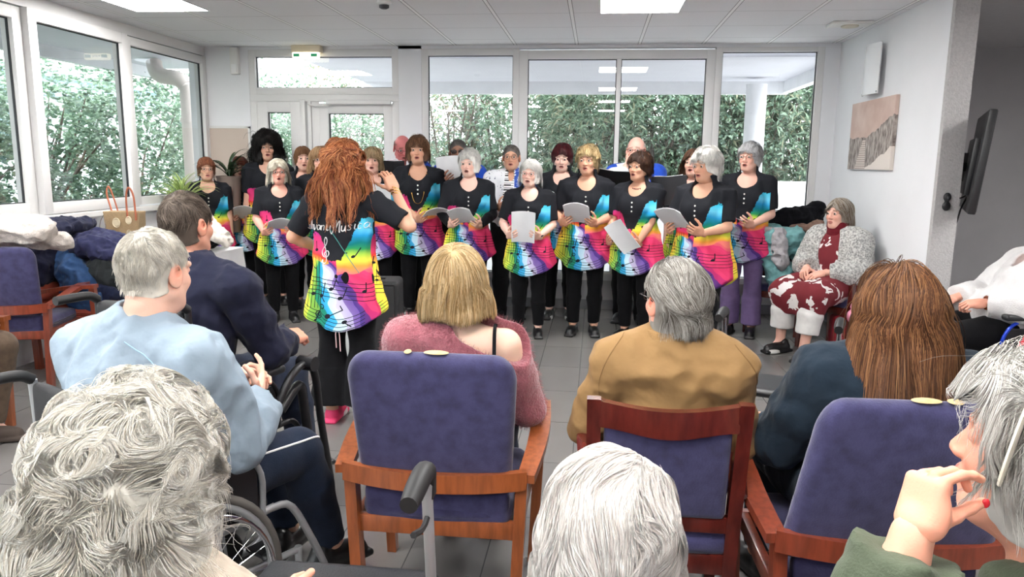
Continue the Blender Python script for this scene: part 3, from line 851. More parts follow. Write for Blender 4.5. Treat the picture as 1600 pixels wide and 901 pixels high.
# left wall: low wall and three sliding panes in a cream frame
quadbox('wall_left', (XL-.2, YF, 0), (XL, YB+.2, 1.06), WALL)
quadbox('trim_1', (XL-.02, YF, 1.02), (XL+.06, YB, 1.07), CREAM, None, .008)
quadbox('trim_2', (XL-.2, YF, 2.56), (XL+.005, YB, H), CREAM)
window('window_5', 6.29, 7.65, 1.08, 2.55, axis='y', at=XL-.03, fw=.075)
window('window_6', 5.125, 6.285, 1.075, 2.555, axis='y', at=XL-.0, fw=.085)
window('window_7', 3.6, 5.12, 1.08, 2.55, axis='y', at=XL-.05, fw=.085)
window('window_8', .9, 3.6, 1.07, 2.57, axis='y', at=XL-.03, fw=.075, mulls=(2.3,))
window('window_9', -3., .9, 1.07, 2.57, axis='y', at=XL-.03, fw=.075, mulls=(-1.1,))
# right wall with its end pier, the darker side room beyond
quadbox('wall_right', (XR, 5.36, 0), (XR+.14, YB+.1, H), WALL)
PIER = mat('rough_render', (186, 184, 184), rough=.9, var=.12, vs=60, bump=.6, bs=90)
quadbox('trim_3', (XR-.004, 5.32, 0), (XR+.148, 5.365, H), PIER)
quadbox('baseboard_right', (XR-.012, 5.36, 0), (XR, YB, .10), BASEB)
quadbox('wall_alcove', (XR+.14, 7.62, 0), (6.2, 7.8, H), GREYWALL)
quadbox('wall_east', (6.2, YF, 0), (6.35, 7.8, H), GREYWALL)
quadbox('wall_rear', (-4.4, YF-.15, 0), (6.35, YF, H), WALL)
quadbox('ceiling_alcove', (XR+.14, 4.2, H-.05), (6.2, 7.62, H-.012), mat('dim_ceiling_grey', (190, 188, 190), rough=.85, var=.05, vs=20))  # unlit look of the side-room ceiling put into its grey
# ceiling light panels
LED = mat('light_panel', (255, 253, 250), emit=PANEL_POWER)
WMET = mat('white_metal', (235, 235, 236), rough=.4)
def panel_light(x, y, label):
    o = empty('ceiling_light', label, 'ceiling light', (x, y, H), 0, 'square light panels in the ceiling')
    f = MB()
    for a in ((-.305, -.305, .305, -.293), (-.305, .293, .305, .305), (-.305, -.293, -.293, .293), (.293, -.293, .305, .293)): f.box((a[0], a[1], -.008), (a[2], a[3], 0))
    f.build('frame', WMET, o); MB().box((-.294, -.294, -.005), (.294, .294, -.001)).build('diffuser', LED, o)
    return o
panel_light(.29, 5.76, 'lit square ceiling panel above the middle window and the choir')
panel_light(-3.36, 5.50, 'lit square ceiling panel beside the left glass wall')
for x, y, w_ in ((4.2, 2.2, 'second from the front'), (4.2, .2, 'nearest the entrance'), (3.6, 4.0, 'above the white-jumpered woman'), (5.2, 4.0, 'by the far wall')):
    panel_light(x, y, 'added unseen ceiling panel brightening the side room, '+w_)  # panels out of view, added to brighten the dark side room
for x, y, w_ in ((.29, 3.3, 'above the conductor side of the middle aisle'), (-3.36, 3.1, 'second from the corner along the left windows'), (.29, .9, 'above the front white heads'), (-3.36, .7, 'third from the corner along the left windows'), (.29, -1.6, 'behind the audience on the right'), (-3.36, -1.7, 'behind the audience by the left windows'), (-1.5, -.4, 'behind the curly white head'), (-1.5, 2.1, 'above the two wheelchair men')):
    panel_light(x, y, 'lit square ceiling panel '+w_)
# ---------------------------------------------------------------- outside
CONC = mat('pale_concrete', (205, 204, 200), rough=.9, var=.1, vs=3)
WHITEOUT = mat('white_render', (235, 236, 240), rough=.85, var=.05, vs=5)
SOFFIT = mat('lilac_grey_soffit', (214, 214, 224), rough=.8, var=.03, vs=4)
quadbox('ground_1', (-16, 7.9, -.12), (12, 24, -.02), CONC)
quadbox('ground_2', (-16, -6, -.12), (-4.45, 7.9, -.02), CONC)
rf = quadbox('roof_1', (-3.2, 7.9, 2.56), (2.42, 10.2, 2.75), SOFFIT)
fa = quadbox('trim_4', (-3.2, 10.16, 2.40), (2.42, 10.26, 2.72), WHITEOUT)
quadbox('trim_5', (2.36, 7.9, 2.42), (2.46, 10.2, 2.72), WHITEOUT)
quadbox('roof_2', (-5.6, -3, 2.62), (-4.4, 9.2, 2.80), SOFFIT)
quadbox('trim_6', (-5.68, -3, 2.50), (-5.58, 9.2, 2.82), WHITEOUT)
colm = MB().lathe([(.125, 0), (.125, 2.44), (.125, 2.5)], 28, rot(loc=(1.94, 9.75, -.02))).build('column', WHITEOUT, None, smooth=40); structure(colm)
quadbox('wall_garden', (-5, 10.5, -.1), (5.5, 10.7, 1.28), WHITEOUT)
# drainpipe outside the corner
dp = MB()
PIPE = mat('beige_drainpipe', (206, 196, 190), rough=.5)
dp.tube(spline([(-5.05, 8.25, 2.58), (-5.02, 8.22, 2.50), (-4.92, 8.15, 2.42), (-4.70, 8.10, 2.38), (-4.60, 8.1, 2.30), (-4.58, 8.1, 2.15), (-4.58, 8.1, 1.0), (-4.58, 8.1, -.02)], 40), .085, 20)
dp.tube([(-4.58, 8.1, 1.9), (-4.58, 8.1, 1.95)], .095, 20)
tag(dp.build('drainpipe', PIPE, None, smooth=50), 'thick beige drainpipe with an elbow outside the corner window', 'drainpipe')
# neighbour building behind the left hedge
bl = empty('building', 'blue grey building with shutters behind the left hedge', 'building', (-11, 6, 0))
BG = mat('blue_grey_cladding', (132, 158, 176), rough=.7, var=.12, vs=6); SH = mat('dark_teal_shutter', (88, 120, 132), rough=.6); PALEB = mat('pale_blue_wall', (214, 222, 230), rough=.8)
MB().box((-1, -5, 0), (0, 12, 2.7)).build('wall', PALEB, bl)
MB().box((-1.2, -5.2, 2.7), (.25, 12, 3.05)).box((-1.4, -5.3, 3.05), (.35, 12, 3.15)).build('roof', BG, bl)
for k, yy in enumerate((-2.4, .8, 3.6, 6.6)):
    w = MB(); w.box((0, yy, 1.5), (.06, yy+1.3, 2.45)); 
    for q in range(9): w.box((.05, yy+.07+q*.135, 1.55), (.09, yy+.14+q*.135, 2.4))
    w.build('shutter', SH, bl)
for k, yy in enumerate((-1, 2.6, 5.6)): MB().box((0, yy-.1, 1.42), (.10, yy+1.5, 1.5)).build('sill', WHITEOUT, bl)
# shrubs
LEAF = tint_mat('leaf', rough=.45, spec=.4, trans=.35)
BARK = mat('bark', (108, 96, 88), rough=.9, var=.4, vs=20)
def leaves(n, seed, R3, L, w, cols, droop=.2, ros=0):
    rg = np.random.default_rng(seed)
    v = rg.normal(size=(n, 3)); v /= np.linalg.norm(v, axis=1)[:, None]
    r = rg.uniform(.45, 1.05, (n, 1))**.5
    q = v*r; c = q*np.array(R3)*(1+.22*noise3(q[:, 0]*3+seed, q[:, 1]*3, q[:, 2]*3)[:, None]+.12*noise3(q[:, 0]*9+seed, q[:, 1]*9, q[:, 2]*9)[:, None])
    if ros:
        m = n//ros; c = np.repeat(c[:m], ros, 0); n = m*ros; v = np.repeat(v[:m], ros, 0)
    d = v*.7+rg.normal(size=(n, 3))*.75+np.array([0, 0, .25]); d /= np.linalg.norm(d, axis=1)[:, None]
    s = np.cross(d, rg.normal(size=(n, 3))); s /= np.linalg.norm(s, axis=1)[:, None]; nn = np.cross(d, s)
    Ls = L*rg.uniform(.6, 1.25, (n, 1)); ws = w*rg.uniform(.7, 1.2, (n, 1))
    p0 = c; p1 = c+d*Ls*.45+s*ws-nn*ws*.25; p2 = c+d*Ls-np.array([0, 0, 1])*Ls*droop; p3 = c+d*Ls*.45-s*ws-nn*ws*.25; pm = c+d*Ls*.5
    V = np.stack([p0, p1, p2, p3, pm], 1).reshape(-1, 3); b = np.arange(n)[:, None]*5
    Q = np.concatenate([b+np.array([[0, 1, 4]]), b+np.array([[1, 2, 4]]), b+np.array([[2, 3, 4]]), b+np.array([[3, 0, 4]])])
    cl = np.array([lin(x) for x in cols]); C = np.repeat(cl[rg.integers(0, len(cl), n)]*rg.uniform(.7, 1.3, (n, 1)), 5, 0)
    return V, Q, C
def stems(h, r, seed, n=9, bare=False):
    rg = np.random.default_rng(seed); mb = MB()
    for i in range(n):
        a = rg.uniform(0, 6.28); x, y = .06*math.cos(a), .06*math.sin(a)
        e = rg.uniform(.3, .85)*r
        P = spline([(x, y, 0), (x*2+rg.normal(0, .05), y*2+rg.normal(0, .05), h*.35), (math.cos(a)*e*.6, math.sin(a)*e*.6, h*.65), (math.cos(a)*e, math.sin(a)*e, h*rg.uniform(.75, 1.05))], 12)
        mb.tube(P, np.linspace(.028, .006, 12), 5)
        if bare:
            for k in range(5, 11):
                for _ in range(2):
                    d = rg.normal(size=3); d[2] = abs(d[2])+.2; d /= np.linalg.norm(d)
                    mb.tube([P[k], P[k]+d*.18+rg.normal(0, .02, 3), P[k]+d*.42+rg.normal(0, .05, 3)], [.008, .005, .002], 4)
    return mb
GR = [(112, 138, 114), (96, 122, 104), (140, 162, 138), (126, 148, 136), (162, 184, 164)]
OLE = [(102, 124, 102), (84, 106, 88), (126, 146, 124), (142, 162, 144), (146, 146, 122)]
YEL = [(150, 146, 118), (126, 140, 110), (160, 156, 134), (120, 112, 98)]
shr = []
for i, (n, R3, L, w, cols, ros, z) in enumerate(((15000, (1.15, .75, 1.75), .13, .013, OLE, 7, 1.75), (15000, (1.1, .75, 1.6), .065, .02, GR, 4, 1.6), (7000, (1.0, .7, 1.5), .06, .016, YEL+GR, 3, 1.7))):
    V, Q, C = leaves(n, 40+i, R3, L, w, cols, .25, ros)
    r_ = empty('shrub', '', 'shrub', (0, 0, 0)); 
    f = mesh_np('foliage', V+np.array([0, 0, z]), Q, LEAF, r_, smooth=False, col=C); 
    stems(2.6, 1.0, i, 12, i == 2).build('stem', BARK, r_, smooth=60)
    shr.append(r_)
rg_ = random.Random(3)
def place_shrub(kind, x, y, rz, s, label, first=[0, 0, 0], sz=None):
    r_ = shr[kind]
    if first[kind]: r_ = dup_tree(shr[kind], label, 'shrubs outside the windows')
    first[kind] = 1; r_['label'] = label; r_['group'] = 'shrubs outside the windows'
    r_.location = (x, y, -.05); r_.rotation_euler = (0, 0, rz); r_.scale = (s, s, sz or s)
    return r_
rg_ = random.Random(3)
LBS = ['tall long-leaved shrub filling the middle window behind the singer with dark red hair', 'rounded small-leaved bush in the right half of the middle window', 'long-leaved shrub behind the upright between the middle and right windows', 'small-leaved bush at the left of the middle window', 'high shrub at the back of the middle window, its top under the porch edge',
 'long-leaved shrub right of the white column outside the right window', 'small-leaved bush directly behind the white column outside', 'shrub at the far right edge of the right window', 'bush in the second row right of the white column outside', 'shrub in the second row left of the white column outside',
 'thin brownish shrub in the left half of the window beside the glass door', 'bare-branched shrub in the right half of the window beside the glass door', 'low green bush under the thin shrub left of the middle windows',
 'green bush outside the right leaf of the glass door', 'green bush outside the narrow left leaf of the glass door', 'thin brownish shrub standing above the bushes outside the glass door', 'green bush outside the wall between the left windows and the glass door',
 'pale green bush outside the left window pane nearest the corner', 'pale green bush outside the upright right of the tote bag', 'pale green bush outside the window above the straw bag', 'thin brownish shrub behind the bush above the straw bag', 'pale green bush outside the left edge of the middle left pane', 'pale green bush outside the leftmost window pane', 'thin brownish shrub above the leftmost bush', 'bush past the left edge of the left windows']
for k, (kd, x, y, s, sz) in enumerate((
    (0, -.1, 11.8, 1.15, 1.2), (1, .9, 11.6, 1.0, 1.1), (0, 1.5, 12.2, 1.2, 1.25), (1, -1.0, 12.0, 1.1, 1.15), (0, .4, 12.9, 1.3, 1.4),
    (0, 3.3, 11.7, 1.1, 1.2), (1, 2.4, 11.6, 1.05, 1.15), (0, 4.4, 12.3, 1.25, 1.3), (1, 3.5, 13, 1.3, 1.4), (0, 2.2, 13.2, 1.3, 1.4),
    (2, -2.3, 11.7, 1.15, 1.1), (2, -1.7, 12.4, 1.3, 1.2), (1, -2.5, 11.75, .8, .6),
    (1, -3.8, 12.0, .95, .75), (1, -4.8, 11.0, .95, .85), (2, -4.3, 13.0, 1.3, 1.1), (1, -5.8, 11.6, 1.1, .95),
    (1, -6.3, 9.6, 1.15, .92), (1, -6.6, 8.1, 1.2, .86), (1, -6.4, 6.7, 1.15, .80), (2, -7.0, 6.0, 1.2, .92), (1, -6.3, 5.3, 1.1, .78), (1, -6.5, 4.0, 1.2, .86), (2, -6.9, 4.6, 1.2, .82), (1, -6.3, 2.6, 1.1, .7))):
    place_shrub(kd, x, y, rg_.uniform(0, 6.28), s, LBS[k], sz=sz)
# ---------------------------------------------------------------- things on walls and ceiling
STEEL = mat("steel_clip", (190,192,196), rough=.25, metal=1); BLKP = mat('black_plastic', (26, 26, 29), rough=.4); DKG = mat('dark_grey_plastic', (60, 61, 65), rough=.5); WPL = mat('white_plastic', (232, 231, 228), rough=.4)
# exit light
ex = empty('exit_sign', 'small emergency exit light over the glass door', 'exit sign', (-2.98, 7.60, H), 0)
MB().box((-.155, -.045, -.075), (.155, .045, 0), .01).build('housing', mat('cream_plastic', (225, 212, 188), rough=.4), ex, smooth=40)
MB().box((-.14, -.055, -.135), (.14, -.005, -.07), .014).build('lamp_lens', mat('lit_lens', (255, 244, 214), emit=2.2), ex, smooth=40)
EXG = mat('exit_green', (40, 130, 90), emit=.5)
for a in (-.125, .06): MB().box((a, -.058, -.115), (a+.065, -.054, -.085)).build('green_plate', EXG, ex)
t = bpy.data.curves.new('lettering', 'FONT'); t.body = 'SORTIE'; t.size = .028; t.extrude = .0008; t.align_x = 'CENTER'; t.materials.append(mat('exit_letter_green', (60, 120, 90)))
_tmp = bpy.data.objects.new('lettering_curve', t); COL.objects.link(_tmp); _me = bpy.data.meshes.new_from_object(_tmp); bpy.data.objects.remove(_tmp)
to = bpy.data.objects.new('lettering', _me); link(to, ex); to.location = (0, -.0572, -.11); to.rotation_euler = (R(90), 0, 0)
# smoke detector, flat vent, camera stub
sd = empty('smoke_detector', 'small round smoke detector on the ceiling near the top edge', 'smoke detector', (-1.58, 5.55, H))
MB().lathe([(.05, 0), (.055, -.015), (.045, -.03)], 24).build('base', WPL, sd, smooth=50); MB().lathe([(.036, -.03), (.036, -.048), (.02, -.056)], 20).build('chamber', DKG, sd, smooth=50)
vt = empty('ceiling_vent', 'flat cream ceiling vent near the right wall', 'vent', (2.02, 6.6, H))
MB().box((-.16, -.10, -.022), (.16, .10, 0), .008).build('plate', WPL, vt, smooth=40); MB().lathe([(.07, -.022), (.065, -.034), (.04, -.038)], 24).build('valve', mat('cream_valve', (214, 208, 190)), vt, smooth=50)
pb = empty('motion_sensor', 'narrow white sensor box on the wall left of the exit light', 'sensor', (-3.77, YB, 2.5))
MB().box((-.045, -.06, -.13), (.045, 0, .14), .012).build('housing', WPL, pb, smooth=40); MB().box((-.03, -.068, -.115), (.03, -.055, -.03), .008).build('sensor_window', mat('milky_lens', (240, 240, 240)), pb, smooth=40)
# wall radiator-like white lamp on the right wall
wl_ = empty('wall_lamp', 'flat white glass wall lamp above the beach picture', 'wall lamp', (XR, 6.62, 2.28))
MB().panel(lambda u, v: (-.05-.035*math.sin(u*PI), (u-.5)*.36, (v-.5)*.40), 12, 6, .008).build('shade', mat('frosted_glass', (238, 240, 242), rough=.25), wl_, smooth=50)
MB().box((-.05, -.06, -.1), (0, .06, .1), .005).build('bracket', WMET, wl_); 
for s in (-1, 1): MB().lathe([(.008, 0), (.008, .012)], 10, rot(0, R(-90), 0, (-.05, s*.165, -.185))).build('clip', STEEL, wl_)
# picture: dune path, procedural
PM = new_mat('dune_print'); nt = NT(PM); tc = nt.n.new('ShaderNodeTexCoord'); sx = nt.n.new('ShaderNodeSeparateXYZ'); nt.l.new(tc.outputs['Object'], sx.inputs[0])
yy, zz = E(nt, sx.outputs[1])*-1., E(nt, sx.outputs[2])     # yy: right on the picture, zz: up; centre 0
def nnoise(scale, st=(1, 1, 1), det=4):
    mp = nt.n.new('ShaderNodeMapping'); mp.inputs['Scale'].default_value = st; nt.l.new(tc.outputs['Object'], mp.inputs[0])
    nz = nt.n.new('ShaderNodeTexNoise'); nz.inputs['Scale'].default_value = scale; nz.inputs['Detail'].default_value = det; nt.l.new(mp.outputs[0], nz.inputs['Vector']); return E(nt, nz.outputs['Fac'])
c = mixrgb(nt, (nnoise(5)-.35)*1.6, lin((196, 168, 156)), lin((226, 208, 198)))
hill = (yy*.30-.05+nnoise(9)*.10)
c = mixrgb(nt, zz.lt(-.02), c, lin((200, 186, 176)))
gs = nnoise(22, (1, 3.0, .7), 6)
c2_ = mixrgb(nt, (gs-.35)*2.6, lin((92, 80, 76)), lin((206, 196, 188)))
c = mixrgb(nt, zz.lt(hill.max(-.04+nnoise(14)*.05)), c, c2_)
c = mixrgb(nt, (zz-yy*.34).lt(-.33+nnoise(6)*.12), c, lin((222, 212, 204)))
# boardwalk
pc = yy+.18+(zz+.28)*-.25; wd = (zz*-1.+.0).max(0)*.38+.02
plk = (zz*55.); pf = (plk-plk.f('FLOOR')).lt(.8)
c3_ = mixrgb(nt, pf, lin((110, 96, 90)), lin((208, 196, 188)))
c = mixrgb(nt, pc.abs().lt(wd)*zz.lt(-.04), c, c3_)
nt.l.new(c, bsdf(PM).inputs['Base Color']); bsdf(PM).inputs['Roughness'].default_value = .7
pic = MB().box((-.03, -.49, -.285), (0, .49, .285), .003).build('canvas_picture', PM, None, loc=(XR-.002, 6.59, 1.755)); tag(pic, 'pale sepia canvas print of a boardwalk through dunes on the right wall', 'picture')
# tv on its arm beyond the pier
tv = empty('television', 'slim black television on a swing arm seen edge on', 'television', (2.62, 5.55, 1.53), R(0))
b_ = MB(); b_.box((-.022, -.55, -.33), (.022, .55, .33), .008); b_.box((-.055, -.3, -.22), (-.02, .3, .16), .01)
Mt = rot(R(0), R(5), R(-22))
v = b_.build('body', BLKP, tv, smooth=40); v.matrix_local = Mt
s_ = MB().box((.0225, -.54, -.315), (.024, .54, .32)).build('screen', mat('tv_screen', (12, 12, 14), rough=.08), tv); s_.matrix_local = Mt
ar = empty('tv_bracket', 'black swing arm holding the television to the side wall', 'bracket', (XR+.14, 5.62, 1.5))
MB().box((0, -.07, -.11), (.03, .07, .11), .004).build('wall_plate', BLKP, ar); MB().box((.03, -.02, -.03), (.24, .02, .03), .005).build('arm', BLKP, ar); MB().box((.17, -.09, -.1), (.20, .09, .1), .005).build('head_plate', BLKP, ar)
cb = MB(); cb.tube(spline([(2.56, 5.5, 1.30), (2.50, 5.44, 1.22), (2.47, 5.42, 1.12), (2.43, 5.42, 1.05)], 20), .006, 6); cb.tube(spline([(2.56, 5.5, 1.33), (2.50, 5.42, 1.30), (2.43, 5.40, 1.28)], 12), .005, 6)
tag(cb.build('cable', BLKP, None, smooth=60), 'black cables looping from the television to the wall', 'cable')
cp_ = empty('cable_switch', 'small black double connector on the end of the white pier', 'connector', (2.345, 5.32, 1.27))
k_ = MB(); k_.ellipsoid((0, -.012, .03), (.026, .014, .03), 14, 8); k_.ellipsoid((0, -.012, -.03), (.028, .014, .032), 14, 8); k_.box((-.012, -.02, -.03), (.012, 0, .03), .004); k_.build('body', BLKP, cp_, smooth=60)
MB().ellipsoid((0, -.026, .03), (.01, .004, .01), 10, 6).build('button', DKG, cp_, smooth=60)
nb = empty('notice_board', 'beige board on the wall behind the dark pot plant', 'board', (-3.88, YB-.02, 1.45))
MB().box((-.22, 0, -.42), (.22, .02, .38), .004).build('panel', mat('beige_board', (196, 180, 168), rough=.7), nb)
f = MB(); f.box((-.235, -.008, .37), (.235, .02, .395)); f.box((-.235, -.008, -.43), (-.215, .02, .39)); f.box((.215, -.008, -.43), (.235, .02, .39)); f.build('frame', CREAM, nb)
# holes in the grey wall
for x, z in ((2.78+.0, 1.86),): pass
# ---------------------------------------------------------------- choir tunic print
def tunic_material(name='rainbow_print'):
    m = new_mat(name); nt = NT(m); b = bsdf(m)
    b.inputs['Roughness'].default_value = .85; b.inputs['Specular IOR Level'].default_value = .15
    tc = nt.n.new('ShaderNodeTexCoord'); sx = nt.n.new('ShaderNodeSeparateXYZ'); nt.l.new(tc.outputs['Object'], sx.inputs[0])
    x, y, v = (E(nt, sx.outputs[i]) for i in range(3))
    side = y.gt(.03)
    u = x*(1-side*2)
    def noise(scale, detail=2):
        nz = nt.n.new('ShaderNodeTexNoise'); nz.inputs['Scale'].default_value = scale; nz.inputs['Detail'].default_value = detail
        nt.l.new(tc.outputs['Object'], nz.inputs['Vector']); return E(nt, nz.outputs['Fac'])-.5
    n1 = noise(9, 1); n2 = noise(38, 4); 
    wob = n1*.10+(v*46+u*24).f('SINE')*.010
    den = ((.95-v)*.58+.105).max(.07)
    t0 = (u+.13+wob)/den
    t = (t0*5).f('FLOOR')*.2*.8+t0*.2+.07
    def ramp(e, lo, hi, stops, const=False):
        r = nt.n.new('ShaderNodeValToRGB'); k = (e-lo)/(hi-lo); nt.l.new(k.o, r.inputs[0])
        cr = r.color_ramp
        if const: cr.interpolation = 'CONSTANT'
        while len(cr.elements) < len(stops): cr.elements.new(.5)
        for el, (p, c) in zip(cr.elements, stops): el.position = (p-lo)/(hi-lo)
        for el, (p, c) in zip(cr.elements, stops): el.color = (*lin(c), 1)
        return r.outputs[0]
    red, org, yel, lim, grn, teal, blu, cyn, wht, lav, pur, vio, mag, pnk, sal = (222, 62, 50), (236, 152, 66), (234, 218, 78), (160, 200, 74), (48, 142, 84), (20, 120, 120), (40, 150, 205), (110, 205, 235), (225, 232, 240), (175, 165, 205), (110, 85, 155), (70, 55, 125), (192, 52, 110), (222, 66, 112), (236, 126, 116)
    main = ramp(t, -1.5, 3.2, [(-1.5, red), (-.95, org), (-.5, yel), (-.2, lim), (.02, grn), (.15, teal), (.27, blu), (.4, cyn), (.55, wht), (.72, lav), (.9, pur), (1.08, vio), (1.3, mag), (1.5, pnk), (2.0, (208, 54, 98)), (2.5, pnk), (2.9, sal)])
    up_r = ramp(v+wob*.6, .9, 1.35, [(.90, pnk), (.935, sal), (.965, org), (1.0, yel), (1.04, lim), (1.07, grn), (1.10, teal), (1.15, blu), (1.2, cyn), (1.26, (40, 170, 200))])
    up_l = ramp(v+wob*.6, .96, 1.3, [(.96, yel), (.995, org), (1.02, red), (1.05, pnk), (1.13, mag), (1.2, (120, 50, 150))])
    def mixc(f, a, b_):
        mx = nt.n.new('ShaderNodeMix'); mx.data_type = 'RGBA'
        nt.l.new(f.o, mx.inputs[0])
        for s_, c in ((6, a), (7, b_)):
            if isinstance(c, tuple): mx.inputs[s_].default_value = (*c, 1)
            else: nt.l.new(c, mx.inputs[s_])
        return mx.outputs[2]
    mr = u.gt(.0)*(v+wob*.5-u*.25).gt(.91)
    c = mixc(mr, main, up_r)
    c = mixc((u+wob*.4).lt(-.045)*(v+wob).gt(.985), c, up_l)
    # staves and notes
    ink = None
    def put(e):
        nonlocal ink
        ink = e if ink is None else ink.max(e)
    wv = v+(u*9).f('SINE')*.018
    grid = ((wv-.775)/.024)
    fr = (grid-grid.f('FLOOR')-.5).abs()
    put(fr.lt(.085)*wv.gt(.775)*wv.lt(.895))
    w2 = v-.62-u*.25-(u*u)*2.2-(u+.1).max(0)*(-.3)
    g2 = w2/.022; put(((g2-g2.f('FLOOR')-.5).abs()).lt(.09)*w2.gt(.0)*w2.lt(.088)*u.lt(.16)*v.lt(.76))
    gu = (u+(v*12).f('SINE')*.010)/.022; put(((gu-gu.f('FLOOR')-.5).abs()).lt(.09)*u.gt(-.2)*u.lt(-.09)*v.lt(1.02)*v.gt(.72))
    def head(cu, cv, r=.014, a=.35, q=.72):
        ca, sa = math.cos(a), math.sin(a); du = u-cu; dv = v-cv
        p = (du*ca+dv*sa)/r; r2 = (dv*ca-du*sa)/(r*q)
        put((p*p+r2*r2).lt(1))
    def seg(a, b_, w=.003):
        dx, dz = b_[0]-a[0], b_[1]-a[1]; L = dx*dx+dz*dz
        du, dv = u-a[0], v-a[1]
        tt = ((du*dx+dv*dz)*(1/L)).max(0).min(1)
        ex, ez = du-tt*dx, dv-tt*dz
        put((ex*ex+ez*ez).lt(w*w))
    def ring(cu, cv, r, w=.003, half=None):
        du, dv = u-cu, v-cv; d = (du*du+dv*dv).f('SQRT')
        e = (d-r).abs().lt(w)
        if half == 'r': e = e*du.gt(0)
        put(e)
    P = lambda px, py: ((px-280)/919., .58+(830-py)/919.)
    for px, py, r in ((160, 390, .012), (137, 625, .014), (192, 630, .015), (250, 592, .014), (298, 640, .014), (422, 605, .013), (230, 737, .019), (322, 765, .014), (365, 420, .011), (112, 460, .010), (95, 555, .009)):
        head(*P(px, py), r)
    for a, b_ in (((238, 735), (312, 702)), ((312, 702), (300, 680)), ((262, 590), (278, 540)), ((278, 540), (288, 560)), ((205, 625), (218, 560)), ((200, 640), (212, 660)), ((312, 638), (332, 585)), ((320, 765), (352, 792)), ((160, 390), (160, 345)), ((120, 475), (155, 490)), ((85, 505), (92, 520)), ((98, 500), (85, 530)), ((430, 600), (428, 560)), ((375, 415), (400, 375)), ((300, 400), (335, 400))):
        seg(P(*a), P(*b_))
    cx, cz = P(168, 735)   # treble clef
    ring(cx, cz, .020); ring(cx, cz, .009); seg((cx-.022, cz-.035), (cx+.022, cz+.050)); ring(cx+.03, cz+.052, .013); head(cx-.024, cz-.036, .008)
    c = mixc(ink, c, (.012, .012, .02))
    # black yoke with ragged edge
    B = (((-u-.05).max(0)*3.0).min(.15)+((u-.025).max(0)*2.2).min(.25))+1.0+n2*.08
    sleeve = x.abs().gt(.198)*v.gt(1.05)
    yoke = v.gt(B).max(sleeve)
    c = mixc(yoke, c, (.013, .014, .018))
    nt.l.new(c, b.inputs['Base Color'])
    return m
TUNIC = tunic_material()
def cloth(name, c, **k):
    k.setdefault('rough', .9); k.setdefault('spec', .15); k.setdefault('sheen', .06); k.setdefault('var', .25); k.setdefault('vs', 30); k.setdefault('bump', .25); k.setdefault('bs', 300)
    return mat(name, c, **k)
BLACK_CLOTH = cloth('black_cloth', (18, 19, 24), sheen=.05); BLACK_TROUSER = cloth('black_trouser_cloth', (15, 15, 18), sheen=.03); JEANS = cloth('dark_jeans', (36, 44, 62)); PURPLE = cloth('purple_cloth', (118, 98, 142), var=.12)
BLACK_SHOE = mat('black_shoe_leather', (20, 20, 22), rough=.35); WHITE_SOLE = mat('white_sole', (220, 220, 218), rough=.5); DARK_SOLE = mat('dark_sole', (40, 40, 42), rough=.6)
PAPER = mat('paper', (246, 247, 250), rough=.7, var=.04, vs=6)
def translucent(m, f=.15):
    nt = NT(m); b = bsdf(m); tr = nt.n.new('ShaderNodeBsdfTranslucent'); tr.inputs[0].default_value = (.9, .9, .92, 1); mx = nt.n.new('ShaderNodeMixShader'); mx.inputs[0].default_value = f
    nt.l.new(b.outputs[0], mx.inputs[1]); nt.l.new(tr.outputs[0], mx.inputs[2]); nt.l.new(mx.outputs[0], nt.n['Material Output'].inputs['Surface'])
translucent(PAPER)
STEEL0 = 0; GOLD = mat('gold_metal', (205, 165, 90), rough=.25, metal=1); STEEL = mat('steel', (190, 192, 196), rough=.25, metal=1); PEARL = mat('pearl_button', (240, 238, 232), rough=.25)
LENS_FRAME = mat('dark_frame_plastic', (35, 22, 20), rough=.3); RED_FRAME = mat('red_frame_plastic', (130, 40, 45), rough=.3)

